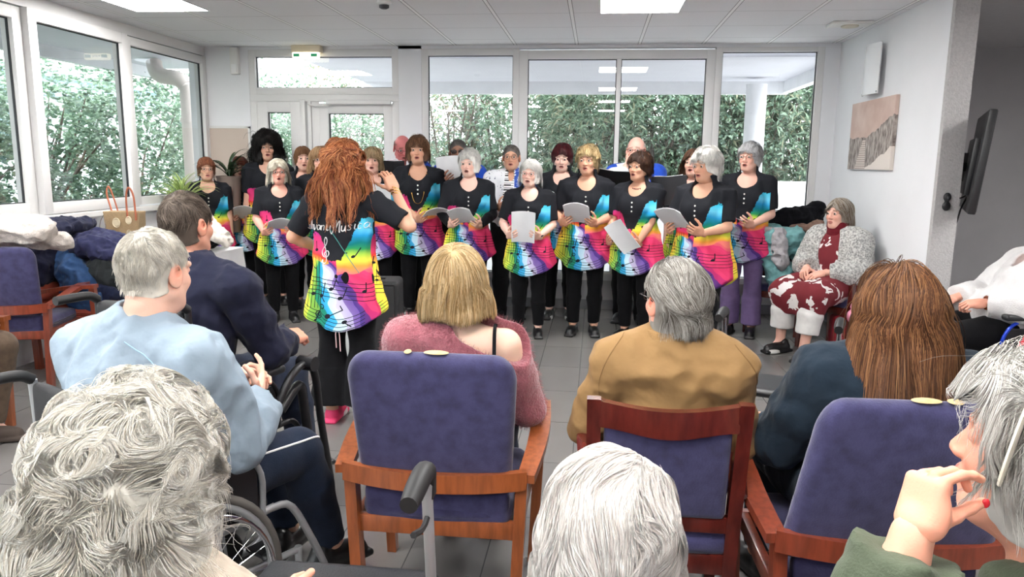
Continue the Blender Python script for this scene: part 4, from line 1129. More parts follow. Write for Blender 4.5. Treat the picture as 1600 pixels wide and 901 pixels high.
def tunic_mesh(j, seed=0, hem=.60, short=.9, neck=(.096, .075, .104), w=1., flare=1., h=.0085, hemy=.0):
    V = Vol((-.40, -.30, hem-.03), (.40, .28, 1.46), h)
    zz = np.array([.55, .62, .72, .82, .95, 1.05, 1.15, 1.24, 1.31, 1.35, 1.385, 1.42])
    aa = np.array([.262*flare, .258*flare, .240*flare, .215, .190, .178, .178, .184, .182, .165, .10, .07])*w
    bb = np.array([.165, .165, .155, .148, .140, .132, .132, .132, .112, .095, .072, .062])*(.5+.5*w)
    lx = j['nek'][0]; ly = j['nek'][1]-.012
    def fn(X, Y, Z):
        a = np.interp(Z, zz, aa); b_ = np.interp(Z, zz, bb); f = np.clip((Z-.9)/.45, 0, 1)
        x = X-lx*f; y = Y-ly*f+.005
        th = np.arctan2(y/b_, x/a)
        q = np.sqrt((x/a)**2+(y/b_)**2)
        fl = np.clip((1.05-Z)/.45, 0, 1)
        pleat = .011*fl*np.sin(th*7+seed*1.7+Z*2)+.006*fl*np.sin(th*13+seed)
        return (q-1)*np.minimum(a, b_)*.85-pleat
    V.op((fn, _v((-.30, -.22, hem-.05)), _v((.30, .22, 1.45))), .01)
    for s in (-1, 1): V.op(ell((lx*.6+s*.07, ly-.105, 1.20), (.06, .05, .062)), .05)
    for t in 'RL': V.op(cap(j['nek']+_v((.55*(j['sh'+t][0]-lx), -.002, -.030)), j['sh'+t]+_v((0, 0, -.002)), .052, .063), .03)
    for t in 'RL':
        s, e_ = j['sh'+t], j['el'+t]; m = s+(e_-s)*short
        V.op(tubecap(s, m, .066*w+.004, .060), .035)
    # scooped neckline, and the hem curve (longer in the middle)
    V.sub(ell((lx, ly-.10, 1.385), (neck[0], .12, neck[2])), .006)
    V.sub(cap((lx, ly+.0, 1.395), (lx, ly+.02, 1.5), .068, .075), .006)
    X, Y, Z = V.ax[0][:, None, None], V.ax[1][None, :, None], V.ax[2][None, None, :]
    hz = hem+.10*np.clip(np.abs(X)/.25, 0, 1.2)**2.2
    V.F = np.maximum(V.F, (hz-Z)*.9).astype(np.float32)
    V.add(folds(.009, (13, 13, 7), seed))
    return V.mesh(1)

def shoe_mesh(kind='shoe'):
    V = Vol((-.06, -.2, -.01), (.06, .11, .14), .005)
    V.op(cap((0, .045, .035), (0, -.13, .028), .036, .034), .02)
    V.op(ell((0, -.05, .045), (.042, .10, .036)), .02)
    if kind == 'boot': V.op(cap((0, .035, .05), (0, .03, .14), .045, .048), .03)
    else: V.op(cap((0, .035, .05), (0, .03, .075), .040, .036), .02)
    V.op(rbox((0, -.04, .012), (.043, .135, .014), .012), .008)
    V.cut((0, 0, 0), (0, 0, -1))
    return V.mesh(1)
_SHOES = {k: shoe_mesh(k) for k in ('shoe', 'boot')}
_shoe_cache = {}
_SOLE = None
def add_shoe(root, ank, yaw=0, kind='shoe', m=None, sole=None, pitch=0, name=None):
    m = m or BLACK_SHOE
    key = (kind, m.name)
    nm = name or ('ankle_boot' if kind == 'boot' else 'shoe')
    if key not in _shoe_cache:
        V, Q = _SHOES[kind]; o = mesh_np(nm, V, Q, m, root); _shoe_cache[key] = o.data
    else:
        o = bpy.data.objects.new(nm, _shoe_cache[key]); link(o, root)
    o.location = (ank[0], ank[1]-.03, max(0, ank[2]-.085)); o.rotation_euler = (pitch, 0, yaw)
    if sole:
        global _SOLE
        if _SOLE is None:
            V_ = Vol((-.06, -.19, -.005), (.06, .11, .04), .004); V_.op(cap((0, .050, .012), (0, -.128, .012), .041, .040), .01); V_.op(ell((.002, -.09, .012), (.047, .06, .03)), .02); V_.cut((0, 0, .026), (0, .10, 1)); V_.cut((0, 0, .0), (0, 0, -1)); _SOLE = V_.mesh(1)
        mesh_np('sole', _SOLE[0], _SOLE[1], sole, o)
    return o
def leg_mesh(j, e=.012, to=1.93, m=1., flare=0., seed=0, h=.009, waist=True, top=None, fold=.005):
    pts = [j['pel'], j['hipR'], j['hipL'], j['kneR'], j['kneL'], j['ankR'], j['ankL']]
    lo, hi = bounds(*pts, pad=.17); lo[2] = min(lo[2], 0); V = Vol(lo, hi, h)
    L = torso_frame(j)[1]
    if waist: V.op(ell(j['pel']+L@_v((0, .01, -.03)), (.155*m+e, .11*m+e, .13+e), L), .03)
    for t in 'RL':
        for p, k in leg_prims(j, t, e, to, m, flare): V.op(p, k)
    V.add(folds(fold, (10, 10, 7), seed))
    return V.mesh(1)

def head_matrix(j, yaw=0, pitch=0, roll=0, s=1.):
    M = Matrix.Translation(j['hed']) @ (Euler((0, 0, R(yaw))).to_matrix() @ Euler((R(pitch), 0, 0)).to_matrix() @ Euler((0, R(roll), 0)).to_matrix()).to_4x4() @ Matrix.Scale(s, 4)
    return M
def xf(V, M):
    M = np.array(M); return V @ M[:3, :3].T+M[:3, 3]
_head_cache = {}
def person(label, loc, rz, s, j, skin=(.62, .36, .25), hd=None, hands=None, group=None, h=.011, hh=.0042, near=False, legs=True, body_kw=None, hands_h=.0036, arm_m=1., lips=(.42, .12, .11), mouth=.6, male=False, fat=0., brow=(.12, .07, .04)):
    """root = the body: one continuous figure with head and hands; returns (root, head matrix)"""
    hd = hd or {}; body_kw = body_kw or {}
    HM = head_matrix(j, hd.get('yaw', 0), hd.get('pitch', 0), hd.get('roll', 0), hd.get('s', 1.))
    pts = [j[k] for k in j]
    lo, hi = bounds(*pts, pad=.18); hi[2] = min(hi[2], max(j['nek'][2], j['wrR'][2], j['wrL'][2], j['elR'][2], j['elL'][2])+.1)
    V = Vol(lo, hi, h)
    for p, k in torso_prims(j, **body_kw): V.op(p, k)
    U, L = torso_frame(j)
    nb = xf(np.array([[0, .034, -.10]]), HM)[0]
    V.op(cap(j['nek']+U@_v((0, .0, -.04)), nb, .062, .052), .04)
    for t in 'RL':
        sh = j['sh'+t]; V.op(cap(j['nek']+U@_v((0, .008, -.035)), sh+U@_v((0, 0, -.006)), .038, .040), .04)
        for p, k in arm_prims(j, t, 0, m=arm_m): V.op(p, k)
        if legs:
            for p, k in leg_prims(j, t, 0): V.op(p, k)
            d = j['ank'+t]; fo = (j['kne'+t]-j['pel'])*_v((1, 1, 0)) if abs(j['kne'+t][2]-j['pel'][2]) < .2 else _v((0, -1, 0)); fo /= np.linalg.norm(fo); V.op(cap(d, d+fo*.085+_v((0, 0, -.05)), .030, .017), .02)
    Vs, Qs = V.mesh(1)
    Cs = np.tile(np.array(skin), (len(Vs), 1))
    key = (round(mouth, 2), male, round(fat, 3), hh)
    if key not in _head_cache: _head_cache[key] = head_mesh(hh, mouth, male, fat)
    Hv, Hq = _head_cache[key]
    Hc = head_tint(Hv, skin, lips, brow)
    AV, AQ, AC = [Vs, xf(Hv, HM)], [Qs, Hq+len(Vs)], [Cs, Hc]
    n = len(Vs)+len(Hv)
    for t in 'RL':
        hs = (hands or {}).get(t)
        w = j['wr'+t]; fd = w-j['el'+t]; fd /= np.linalg.norm(fd)
        if hs is None: hs = dict(d=fd, palm=(1 if t == 'R' else -1, .3, 0), side=(0, -1, 0), curl=.45)
        hs = dict(hs); d = _v(hs.pop('d', fd))
        if hs.pop('hide', False): continue
        v, q = hand_mesh(w, d, hs.pop('palm'), hs.pop('side'), h=hands_h, **hs)
        AV.append(v); AQ.append(q+n); n += len(v); c = np.array(skin)*np.array([1, .93, .9]); AC.append(np.tile(c, (len(v), 1)))
    root = mesh_np('person', np.vstack(AV), np.vstack(AQ), SKIN_NEAR if near else SKIN, None, col=np.vstack(AC))
    root.location = loc; root.rotation_euler = (0, 0, rz); root.scale = (s, s, s)
    tag(root, label, 'person', group)
    return root, HM
_eye = None
def add_eyes(root, HM, droop=0):
    global _eye
    for s in (-1, 1):
        if _eye is None: _eye = eye_mesh().data; bpy.data.objects.remove(bpy.data.objects['eye'])
        o = bpy.data.objects.new('eye', _eye); link(o, root)
        o.matrix_local = HM @ Matrix.Translation((s*.031, -.0808, .010)) @ Matrix.Rotation(R(4*s), 4, 'Z')
def add_glasses(root, HM, m, r=.021, round_=False, dark=False, ry=None):
    mb = MB(); ry = ry or r*.8
    for s in (-1, 1):
        pts = []
        for k in range(20):
            a = k*2*PI/20; ex = 1 if round_ else .75
            cx, cz = math.cos(a), math.sin(a)
            px = np.sign(cx)*abs(cx)**ex*r; pz = np.sign(cz)*abs(cz)**ex*ry
            pts.append((s*.033+px, -.103+abs(px+s*.033)**2*4, .008+pz))
        mb.tube(pts, .0016, 6, closed=True)
        mb.tube([(s*(.033+r), -.100, .012), (s*.073, -.085, .014), (s*.080, -.02, .012), (s*.081, .012, .004)], .0015, 5)
    mb.tube([(-.033+r, -.104, .012), (0, -.110, .014), (.033-r, -.104, .012)], .0015, 5)
    o = mb.build('glasses', m, root, smooth=180); o.matrix_local = HM
    if dark:
        for s in (-1, 1):
            l = MB(); l.ellipsoid((s*.033, -.101, .008), (r*.97, .0015, ry*.97), 16, 8); l.build('lens', TINTED, o, smooth=180)
    return o
TINTED = mat('tinted_lens', (40, 26, 22), rough=.1)
def lc(*c): return [lin(x) for x in c]
def add_hair(root, HM, parts, fine=False, name='hair'):
    """parts: list of (V,Q,C) in the head frame"""
    n = 0; A, B, C = [], [], []
    for V, Q, c in parts:
        A.append(V); B.append(Q+n); n += len(V); C.append(c)
    VV = np.vstack(A); N = (VV-SK_C)/SK_R**2; lo_ = np.clip((-.02-VV[:, 2])/.05, 0, 1)[:, None]; N[:, 2:] = N[:, 2:]*(1-lo_)+lo_*6
    N /= np.linalg.norm(N, axis=1)[:, None]; N += .35*vnoise(VV, 55, 3); N /= np.linalg.norm(N, axis=1)[:, None]
    o = mesh_np(name, VV, np.vstack(B), HAIR_FINE if fine else HAIR, root, col=np.vstack(C), nrm=N)
    o.matrix_local = HM
    return o
def hairdo(style, cols, seed=0, k=1., **kw):
    """cols: list of sRGB; returns parts"""
    cl = np.array([lin(c) for c in cols]); base = cl.mean(0)
    S = dict(
        short=dict(n=1500, L=.055, thick=.016, cap=.010, low=-.055, front=.55, back=-.7, rad=.0013, flow='crown', lift=.5, curl=.25, cf=25, rough=.003),
        pixie=dict(n=1700, L=.07, thick=.022, cap=.014, low=-.075, front=.50, back=-.85, rad=.0014, flow='forward', lift=.55, curl=.4, cf=25, rough=.004),
        tuft=dict(n=2200, L=.055, thick=.032, cap=.020, low=-.08, front=.55, back=-.8, rad=.0013, flow='crown', lift=.9, curl=.9, cf=45, rough=.006),
        bob=dict(n=1600, L=.20, thick=.028, cap=.019, low=-.115, front=.55, back=-.7, rad=.0014, flow='part', lift=.3, curl=.15, cf=18, grav=.5, bulge=.004, rough=.003, side=-.1, ear=False),
        mid=dict(n=1600, L=.14, thick=.026, cap=.018, low=-.09, front=.52, back=-.8, rad=.0014, flow='crown', lift=.35, curl=.2, cf=20, grav=.4, rough=.003, ear=False),
        bigcurl=dict(n=3600, L=.22, thick=.052, cap=.030, low=-.16, front=.5, back=-.8, rad=.0016, flow='part', lift=.7, curl=1.4, cf=45, grav=.4, bulge=.03, rough=.012, ear=False),
        crew=dict(n=1500, L=.016, thick=.008, cap=.0035, low=-.045, front=.6, back=-.75, rad=.0011, flow='crown', lift=.6, curl=.1, cf=30, rough=.0, ears=True),
        fringe=dict(n=500, L=.022, thick=.006, cap=None, low=-.05, front=.6, back=-.75, rad=.0010, flow='crown', lift=.3, curl=.1, cf=30, rough=.0, bald=.35),
    )[style].copy()
    S.update(kw)
    rt = scalp_roots(int(S['n']*k), seed, front=S['front'], side=S.get('side', -.12), back=S['back'], ear=S.get('ear', True), bald=S.get('bald'))
    Ls = S['L']*np.random.default_rng(seed).uniform(.75, 1.1, len(rt))
    fr = rt[:, 1] < -.35
    if S.get('bang'): Ls = np.where(fr & (np.abs(rt[:, 0]) < .6), S['bang'], Ls)
    flow = S['flow']
    P = strands(rt, S.get('steps', 8), Ls, S['thick'], seed, flow, S.get('grav', .25), S['curl'], S['cf'], S['lift'], clump=S.get('clump', 90), face=S.get('face', True), shag=S.get('shag', .05), crown=S.get('crown', (0, .55, .83)), inner=S['cap'] or 0, lowe=low_ell(S['low'], S['cap'] or 0, S.get('bulge', 0)) if S['low'] < -.08 and S['cap'] else None, fly=S.get('fly', .01), zcut=S.get('zcut'))
    if S.get('ears'):
        hit = ((np.abs(P[:, :, 0])-.086)/.030)**2+((P[:, :, 1]+.002)/.028)**2+((P[:, :, 2]+.016)/.038)**2 < 1
        P = P[~hit.any(1)]
    out = [strand_mesh(P, S['rad'], .35, cl, seed, cvar=S.get('cvar', .18))]
    if S['cap'] is not None:
        V, Q = hair_cap(S['cap'], S['low'], S.get('bulge', 0), h=S.get('ch', .006), rough=S['rough'], seed=seed, front_open=S.get('open', (.068, .090, .092)), facec=S.get('facec', (0, -.120, -.022)), ears=S.get('ears', False))
        nv = .85+.3*noise3(V[:, 0]*60, V[:, 1]*60+seed, V[:, 2]*15)
        out.append((V, Q, base*np.clip(nv, .5, 1.3)[:, None]))
    return out

def booklet(label, M, w=.21, hgt=.295, bend=.03, group='sheet music held by the choir', sheets=3, root_loc=None, m=None):
    """open stack of song sheets; M places it (x across, y up the page, z towards the reader)"""
    loc = M.translation.copy(); Rm = M.to_3x3().to_4x4()
    o = empty('sheet_music', label, 'sheet music', loc, 0, group)
    for i in range(sheets):
        rg = np.random.default_rng(int(abs(loc.x)*1000)+i)
        a = rg.normal(0, .02); oz = -i*.004
        mb = MB()
        mb.panel(lambda u, v: ((u-.5)*w+a*v*.2, (v-.5)*hgt+rg.normal(0, 0), oz+bend*math.sin(u*PI+a*8)*(.6+.4*v)+bend*.5*(v-.5)**2*(1+i*.6)), 8, 8, .0012)
        p = mb.build('sheet', (m or PAPER_TEXT) if i == 0 else PAPER, o, smooth=60)
        p.matrix_local = Rm
    return o
PAPER_TEXT = new_mat('printed_paper'); _nt = NT(PAPER_TEXT); _t = _nt.n.new('ShaderNodeTexCoord'); _s = _nt.n.new('ShaderNodeSeparateXYZ'); _nt.l.new(_t.outputs['Object'], _s.inputs[0])
_y = E(_nt, _s.outputs[1]); _x = E(_nt, _s.outputs[0]); _g = _y/.0095; _row = _g.f('FLOOR'); _f = _g-_row
_nz = _nt.n.new('ShaderNodeTexNoise'); _nz.inputs['Scale'].default_value = 1; _cb = _nt.n.new('ShaderNodeCombineXYZ'); _nt.l.new((_x*160).o, _cb.inputs[0]); _nt.l.new((_row*7.7).o, _cb.inputs[1]); _nt.l.new(_cb.outputs[0], _nz.inputs['Vector'])
_ink = _f.lt(.42)*E(_nt, _nz.outputs['Fac']).gt(.44)*_x.abs().lt(.085)*_y.abs().lt(.125)
_mx = _nt.n.new('ShaderNodeMix'); _mx.data_type = 'RGBA'; _nt.l.new((_ink*.55).o, _mx.inputs[0]); _mx.inputs[6].default_value = (*lin((246, 247, 250)), 1); _mx.inputs[7].default_value = (*lin((70, 72, 80)), 1)
_nt.l.new(_mx.outputs[2], bsdf(PAPER_TEXT).inputs['Base Color']); bsdf(PAPER_TEXT).inputs['Roughness'].default_value = .7
translucent(PAPER_TEXT)
# ---------------------------------------------------------------- chairs, wheelchairs, walkers
VELVET = mat('blue_velvet', (54, 52, 92), rough=.9, sheen=.25, var=.35, vs=22, bump=.15, bs=180, c2=(37, 35, 72), detail=6)
ORANGEWOOD = mat('orange_beech_wood', (152, 82, 44), rough=.3, coat=.3, var=.35, vs=7, stretch=(8, 8, 1.2), bump=.03)
MAHOG = mat('mahogany_wood', (92, 32, 26), rough=.22, coat=.5, var=.4, vs=6, stretch=(6, 6, 1.5))
REDWOOD = mat('red_brown_wood', (134, 62, 42), rough=.3, coat=.35, var=.35, vs=7, stretch=(8, 8, 1.2))
FOAM = mat('worn_beige_patch', (206, 178, 132), rough=.9, var=.2, vs=60)
ORANGESEAT = mat('rust_fabric', (176, 84, 66), rough=.85, var=.15, vs=30)
def pad(c, h, r, vx=0., bulge=.012, seg=.010, M=None, taper=0., crown=0.):
    """upholstered cushion: soft box with crowned faces"""
    V = Vol(_v(c)-_v(h)-.03, _v(c)+_v(h)+.03, seg)
    b = rbox(c, h, r)
    def fn(X, Y, Z):
        t = (Z-c[2])/h[2]
        s = 1+taper*t
        x = (X-c[0])/s+c[0]
        d = b[0](x, Y, Z)
        u = np.clip(1-((x-c[0])/h[0])**2, 0, 1)*np.clip(1-t*t, 0, 1)
        return d-bulge*u
    V.op((fn, b[1]-.04, b[2]+.04), .005)
    return V.mesh(1)
def armchair(label, x, y, rz, wood=ORANGEWOOD, fabric=VELVET, group='blue velvet armchairs', patches=((-.02, .04), (.07, .012)), seat_m=None, bw=.262, bt=.05):
    r_ = empty('armchair', label, 'chair', (x, y, 0), rz, group)
    tilt = R(-9)
    V, Q = pad((0, 0, .245), (bw, .032, .245), .035, bulge=.02, taper=bt)
    # rounded top corners
    zt = V[:, 2]-.40; m = zt > 0; V[m, 0] *= 1-.35*(zt[m]/.1)**2*.6
    M = rot(tilt, 0, 0, (0, .225, .50)); o = mesh_np('backrest', V, Q, fabric, r_); o.matrix_local = M; r_.scale = (.96, 1, .955)
    for i, (px, w) in enumerate(patches or ()):
        p = MB(); p.ellipsoid((px, .004, .4935), (w, .016, .0035), 14, 6); q = p.build('worn_patch', FOAM, o, smooth=60)
    V, Q = pad((0, 0, 0), (.245, .024, .085), .022, bulge=.01); o = mesh_np('lower_back', V, Q, fabric, r_); o.matrix_local = rot(R(-6), 0, 0, (0, .215, .425))
    V, Q = pad((0, -.01, .425), (.255, .245, .042), .035, bulge=.018); mesh_np('seat', V, Q, seat_m or fabric, r_)
    # curved rail behind the back, arms flaring to the front
    n = 25; P = []
    for i in range(n):
        t = -1+2*i/(n-1); P.append((t*.30, .262+.035*(1-t*t)+.0, .565+.0*t*t-.012*(1-t*t)))
    mb = MB()
    def rail(u, v): 
        i = u*(n-1); k = min(int(i), n-2); f = i-k; a = np.array(P[k])*(1-f)+np.array(P[k+1])*f
        return (a[0], a[1]+.0, a[2]+(v-.5)*.062)
    mb.panel(rail, 25, 4, .026); mb.build('back_rail', wood, r_, smooth=50)
    for s in (-1, 1):
        A = [(s*.300, .268, .57), (s*.318, .10, .605), (s*.322, -.08, .635), (s*.312, -.25, .645)]
        A = spline(A, 16); ww = np.interp(np.linspace(0, 1, 16), [0, .5, 1], [.028, .034, .032])
        Vv, Qq = [], []
        for i, (p, w) in enumerate(zip(A, ww)):
            d = np.gradient(A, axis=0)[i]; nrm = np.array([d[1], -d[0], 0]); nrm /= np.linalg.norm(nrm)
            for a, b_ in ((-1, -1), (1, -1), (1, 1), (-1, 1)): Vv.append(p+nrm*a*w+np.array([0, 0, b_*.014]))
        for i in range(15):
            for k in range(4): Qq.append((i*4+k, i*4+(k+1) % 4, (i+1)*4+(k+1) % 4, (i+1)*4+k))
        Qq += [(3, 2, 1, 0), (60, 61, 62, 63)]
        MB().raw(Vv, Qq).build('armrest', wood, r_, smooth=40)
        MB().prism([(s*.262-.018, 0), (s*.262+.018, 0), (s*.285+.019, .56), (s*.285-.019, .56)][::1], .215, .262).build('leg', wood, r_, smooth=30)
        MB().prism([(s*.285-.018, 0), (s*.285+.018, 0), (s*.312+.02, .63), (s*.312-.02, .63)], -.245, -.205).build('leg', wood, r_, smooth=30)
        MB().box((min(s*.255, s*.285), -.22, .345), (max(s*.255, s*.285), .23, .40), .006).build('side_rail', wood, r_, smooth=40)
    MB().box((-.27, .215, .34), (.27, .245, .40), .006).build('seat_rail', wood, r_, smooth=40)
    MB().box((-.28, -.245, .345), (.28, -.215, .40), .006).build('seat_rail', wood, r_, smooth=40)
    return r_
def frame_chair(label, x, y, rz, wood=MAHOG, fabric=VELVET, group='mahogany framed chairs with blue panels'):
    r_ = empty('framed_armchair', label, 'chair', (x, y, 0), rz, group); r_.scale = (.96, 1, .98)
    yb = lambda z: .20+max(0, z-.42)*.16
    for s in (-1, 1):
        n = 10; mb = MB(); V = []; Q = []
        for i in range(n):
            z = .885*i/(n-1)
            for a, b_ in ((-1, -1), (1, -1), (1, 1), (-1, 1)): V.append((s*(.20+.012*z/.885)+a*.020, yb(z)+b_*.017, z))
        for i in range(n-1):
            for k in range(4): Q.append((i*4+k, i*4+(k+1) % 4, (i+1)*4+(k+1) % 4, (i+1)*4+k))
        Q += [(3, 2, 1, 0), ((n-1)*4, (n-1)*4+1, (n-1)*4+2, (n-1)*4+3)]
        mb.raw(V, Q).build('leg', wood, r_, smooth=30)
        MB().box((s*.225-.02, -.24, 0), (s*.225+.02, -.20, .64), .006).build('leg', wood, r_, smooth=40)
        A = spline([(s*.215, .235, .60), (s*.235, .05, .655), (s*.24, -.12, .665), (s*.235, -.26, .655)], 12)
        mb = MB(); mb.tube(A, .026, 10, flat=.55); mb.build('armrest', wood, r_, smooth=60)
        MB().box((min(s*.19, s*.22), -.21, .34), (max(s*.19, s*.22), .20, .40), .005).build('side_rail', wood, r_, smooth=40)
    MB().panel(lambda u, v: ((u-.5)*.39, yb(.84)+.012*math.sin(u*PI), .79+.012*math.cos((u-.5)*PI*2)*(v < .5)*-1+v*(.088-.02*math.sin(u*PI))), 17, 5, .03).build('crest_rail', wood, r_, smooth=40)
    MB().box((-.19, yb(.5)-.012, .475), (.19, yb(.5)+.014, .525), .005).build('back_rail', wood, r_, smooth=40)
    V, Q = pad((0, 0, 0), (.182, .018, .148), .014, bulge=.008); o = mesh_np('back_panel', V, Q, fabric, r_); o.matrix_local = rot(R(-9), 0, 0, (0, yb(.66), .665))
    V, Q = pad((0, -.01, .43), (.215, .22, .04), .03, bulge=.015); mesh_np('seat', V, Q, fabric, r_)
    MB().box((-.2, .175, .335), (.2, .21, .40), .005).build('seat_rail', wood, r_, smooth=40); MB().box((-.21, -.24, .34), (.21, -.205, .40), .005).build('seat_rail', wood, r_, smooth=40)
    return r_
CG, BF, BR = 'large blue velvet armchair with orange wood arms in front of the blonde woman', 0, 0
armchair('blue velvet armchair with orange wood arms holding the blonde woman in the pink jumper', -.475, 2.40, PI)
frame_chair('mahogany armchair with a blue back panel under the man in the tan jacket', .215, 2.24, PI)
armchair('blue velvet armchair with red brown arms under the woman with long auburn hair', .775, 2.13, PI+R(1), REDWOOD, patches=((-.03, .038), (-.10, .02)), bw=.252, bt=-.13)
armchair('empty blue velvet armchair at the left edge with cream fleece over its back', -3.84, 4.54, PI+R(12), REDWOOD, patches=())
frame_chair('dark wooden armchair under the seated woman in the grey knitted cardigan', 2.03, 6.28, R(-48))
frame_chair('dark wooden chair buried under coats beside the right wall', 1.66, 6.92, R(-20))
armchair('wooden armchair with a rust red seat piled with coats by the left windows', -3.72, 5.02, R(95), REDWOOD, ORANGESEAT, group='wooden armchairs', patches=())
frame_chair('chair of the person in the red jumper at the right edge', 1.78, 3.0, PI+R(30))
armchair('armchair under the white-haired person at the bottom centre', .03, .98, PI, group='chairs of the front heads', patches=())
armchair('armchair under the grey-haired woman in the green hooded top', .66, .96, PI+R(40), group='chairs of the front heads', patches=())
armchair('armchair of the person with dark shoes at the left edge', -3.42, 3.35, R(100), group='wooden armchairs', patches=())

GREYM = mat('grey_metal_paint', (156, 158, 160), rough=.35, metal=.3); CHROME = mat('chrome', (205, 206, 210), rough=.15, metal=1); RUBBER = mat('grey_tyre_rubber', (88, 84, 80), rough=.8); BLKF = mat('black_nylon', (22, 22, 25), rough=.7, bump=.2, bs=400); BLUEM = mat('blue_metal_paint', (36, 70, 200), rough=.25, metal=.3); BRUB = mat('black_rubber', (20, 20, 22), rough=.55)
BLKL = mat('black_vinyl', (34, 35, 38), rough=.38, bump=.15, bs=250)
def circle(c, r, n=40, ax='x'):
    return [(c[0], c[1]+r*math.cos(2*PI*k/n), c[2]+r*math.sin(2*PI*k/n)) for k in range(n)]
def big_wheel(root, x, y, r, rimm, name='wheel', hand=True, spokes=24, rubber=RUBBER):
    t = MB(); t.tube(circle((x, y, r), r-.014), .014, 8, closed=True); w = t.build(name, rubber, root, smooth=60)
    a = MB(); a.tube(circle((x, y, r), r-.034), .011, 8, closed=True, flat=1.2); a.build('rim', rimm, w, smooth=60)
    h = MB(); h.tube([(x-.035, y, r), (x+.035, y, r)], .024, 14); h.build('hub', BRUB, w, smooth=50)
    s = MB()
    for k in range(spokes):
        an = 2*PI*k/spokes; b_ = an+(.25 if k % 2 else -.25)
        s.tube([(x+(.02 if k % 2 else -.02), y+.02*math.cos(b_), r+.02*math.sin(b_)), (x, y+(r-.036)*math.cos(an), r+(r-.036)*math.sin(an))], .0012, 4, caps=False)
    s.build('spokes', CHROME, w)
    if hand:
        g = MB(); sg = 1 if x > 0 else -1; g.tube(circle((x+sg*.035, y, r), r-.055), .008, 8, closed=True); g.build('handrim', CHROME, w, smooth=60)
    return w
def caster(root, x, y, r=.07, m=BRUB, yaw=0):
    t = MB(); t.tube(circle((x, y, r), r-.012), .012, 8, closed=True); t.tube([(x-.012, y, r), (x+.012, y, r)], r-.02, 18)
    w = t.build('caster', m, root, smooth=50)
    f = MB(); f.tube([(x+.022, y, r), (x+.022, y+.01, r*2+.01), (x, y+.015, r*2+.03), (x-.022, y+.01, r*2+.01), (x-.022, y, r)], .006, 6); f.tube([(x, y+.015, r*2+.02), (x, y+.015, r*2+.10)], .012, 8); f.build('fork', GREYM, w, smooth=60)
    return w
def wheelchair(label, x, y, rz, fm=GREYM, r=.305, power=False, rec=0., armc=BLKL, back_h=.92, handles=True):
    o = empty('wheelchair', label, 'wheelchair', (x, y, 0), rz, 'wheelchairs')
    if not power:
        for s in (-1, 1): big_wheel(o, s*.29, .10, r, CHROME if fm is not GREYM else GREYM)
    else:
        for s in (-1, 1): big_wheel(o, s*.27, .05, .17, GREYM, hand=False, spokes=10, rubber=BRUB)
        MB().box((-.2, -.22, .12), (.2, .25, .34), .03).build('motor_box', BLKP, o, smooth=40)
    for s in (-1, 1): caster(o, s*.22, -.34, .085)
    f = MB()
    for s in (-1, 1):
        yb = .22+rec
        f.tube(spline([(s*.22, yb+.05*0+.10*rec, back_h), (s*.22, .21, .60), (s*.22, .19, .44), (s*.22, .18, .28)], 14), .0125, 10)
        f.tube([(s*.22, .20, .42), (s*.22, -.24, .44)], .0125, 10)
        f.tube(spline([(s*.22, -.22, .44), (s*.22, -.30, .42), (s*.215, -.38, .28), (s*.21, -.44, .15)], 12), .012, 10)
        f.tube([(s*.22, .18, .28), (s*.22, -.32, .26)], .011, 8)
        f.tube(spline([(s*.235, .19, .60), (s*.24, .12, .66), (s*.24, -.1, .66), (s*.24, -.18, .58), (s*.23, -.19, .44)], 18), .010, 8)
    f.tube([(-.22, -.1, .27), (.22, .05, .42)], .009, 8); f.tube([(.22, -.1, .27), (-.22, .05, .42)], .009, 8)
    f.build('frame', fm, o, smooth=60)
    V, Q = pad((0, -.01, .455), (.215, .22, .03), .02, bulge=.01); mesh_np('seat', V, Q, BLKF, o)
    V, Q = pad((0, 0, 0), (.212, .03 if power else .018, (back_h-.50)/2), .02, bulge=.015); b_ = mesh_np('backrest', V, Q, BLKF, o); b_.matrix_local = rot(-math.atan2(rec, .4), 0, 0, (0, .215+rec*.5, .5+(back_h-.5)/2))
    for s in (-1, 1):
        V, Q = pad((s*.245, -.03, .685), (.032, .17, .018), .016, bulge=.004, seg=.007); mesh_np('armrest', V, Q, armc, o)
        k = MB(); k.box((s*.235-.006, -.17, .46), (s*.235+.006, .17, .62), .004); k.build('side_guard', BLKP, o)
        k = MB(); k.box((s*.13-.07, -.56, .07), (s*.13+.07, -.42, .085), .005); k.build('footplate', BLKP, o)
        if handles:
            k = MB(); k.tube(spline([(s*.22, .22+rec, back_h), (s*.22, .26+rec, back_h+.02), (s*.22, .38+rec, back_h+.02)], 8), .016, 10); k.build('push_handle', BRUB, o, smooth=60)
    if power:
        for sx_ in (-1, 1):
            k = MB(); k.tube(spline([(sx_*.30, -.08, .52), (sx_*.31, -.18, .66), (sx_*.31, -.28, .69), (sx_*.30, -.34, .62), (sx_*.29, -.38, .42), (sx_*.27, -.46, .12)], 24), .016, 8); k.tube([(sx_*.275, -.28, .69), (sx_*.35, -.28, .69)], .030, 14); k.tube(spline([(sx_*.27, -.16, .52), (sx_*.28, -.26, .60), (sx_*.27, -.30, .50), (sx_*.26, -.34, .30)], 16), .020, 8); k.build('leg_support', BLKP, o, smooth=60)
        k = MB(); k.box((.20, -.36, .69), (.30, -.20, .74), .015); k.tube([(.25, -.31, .74), (.25, -.31, .79)], .006, 8); k.ellipsoid((.25, -.31, .80), (.018, .018, .016), 12, 8); k.build('control_box', BLKP, o, smooth=50)
    return o
wheelchair('grey wheelchair holding the white-haired man in the light blue jumper', -1.27, 1.95, R(152), armc=BLKL, back_h=.88)
wheelchair('black powered wheelchair holding the dark-haired man in the navy jumper', -1.52, 2.62, R(163), BLKP, power=True, back_h=.99)
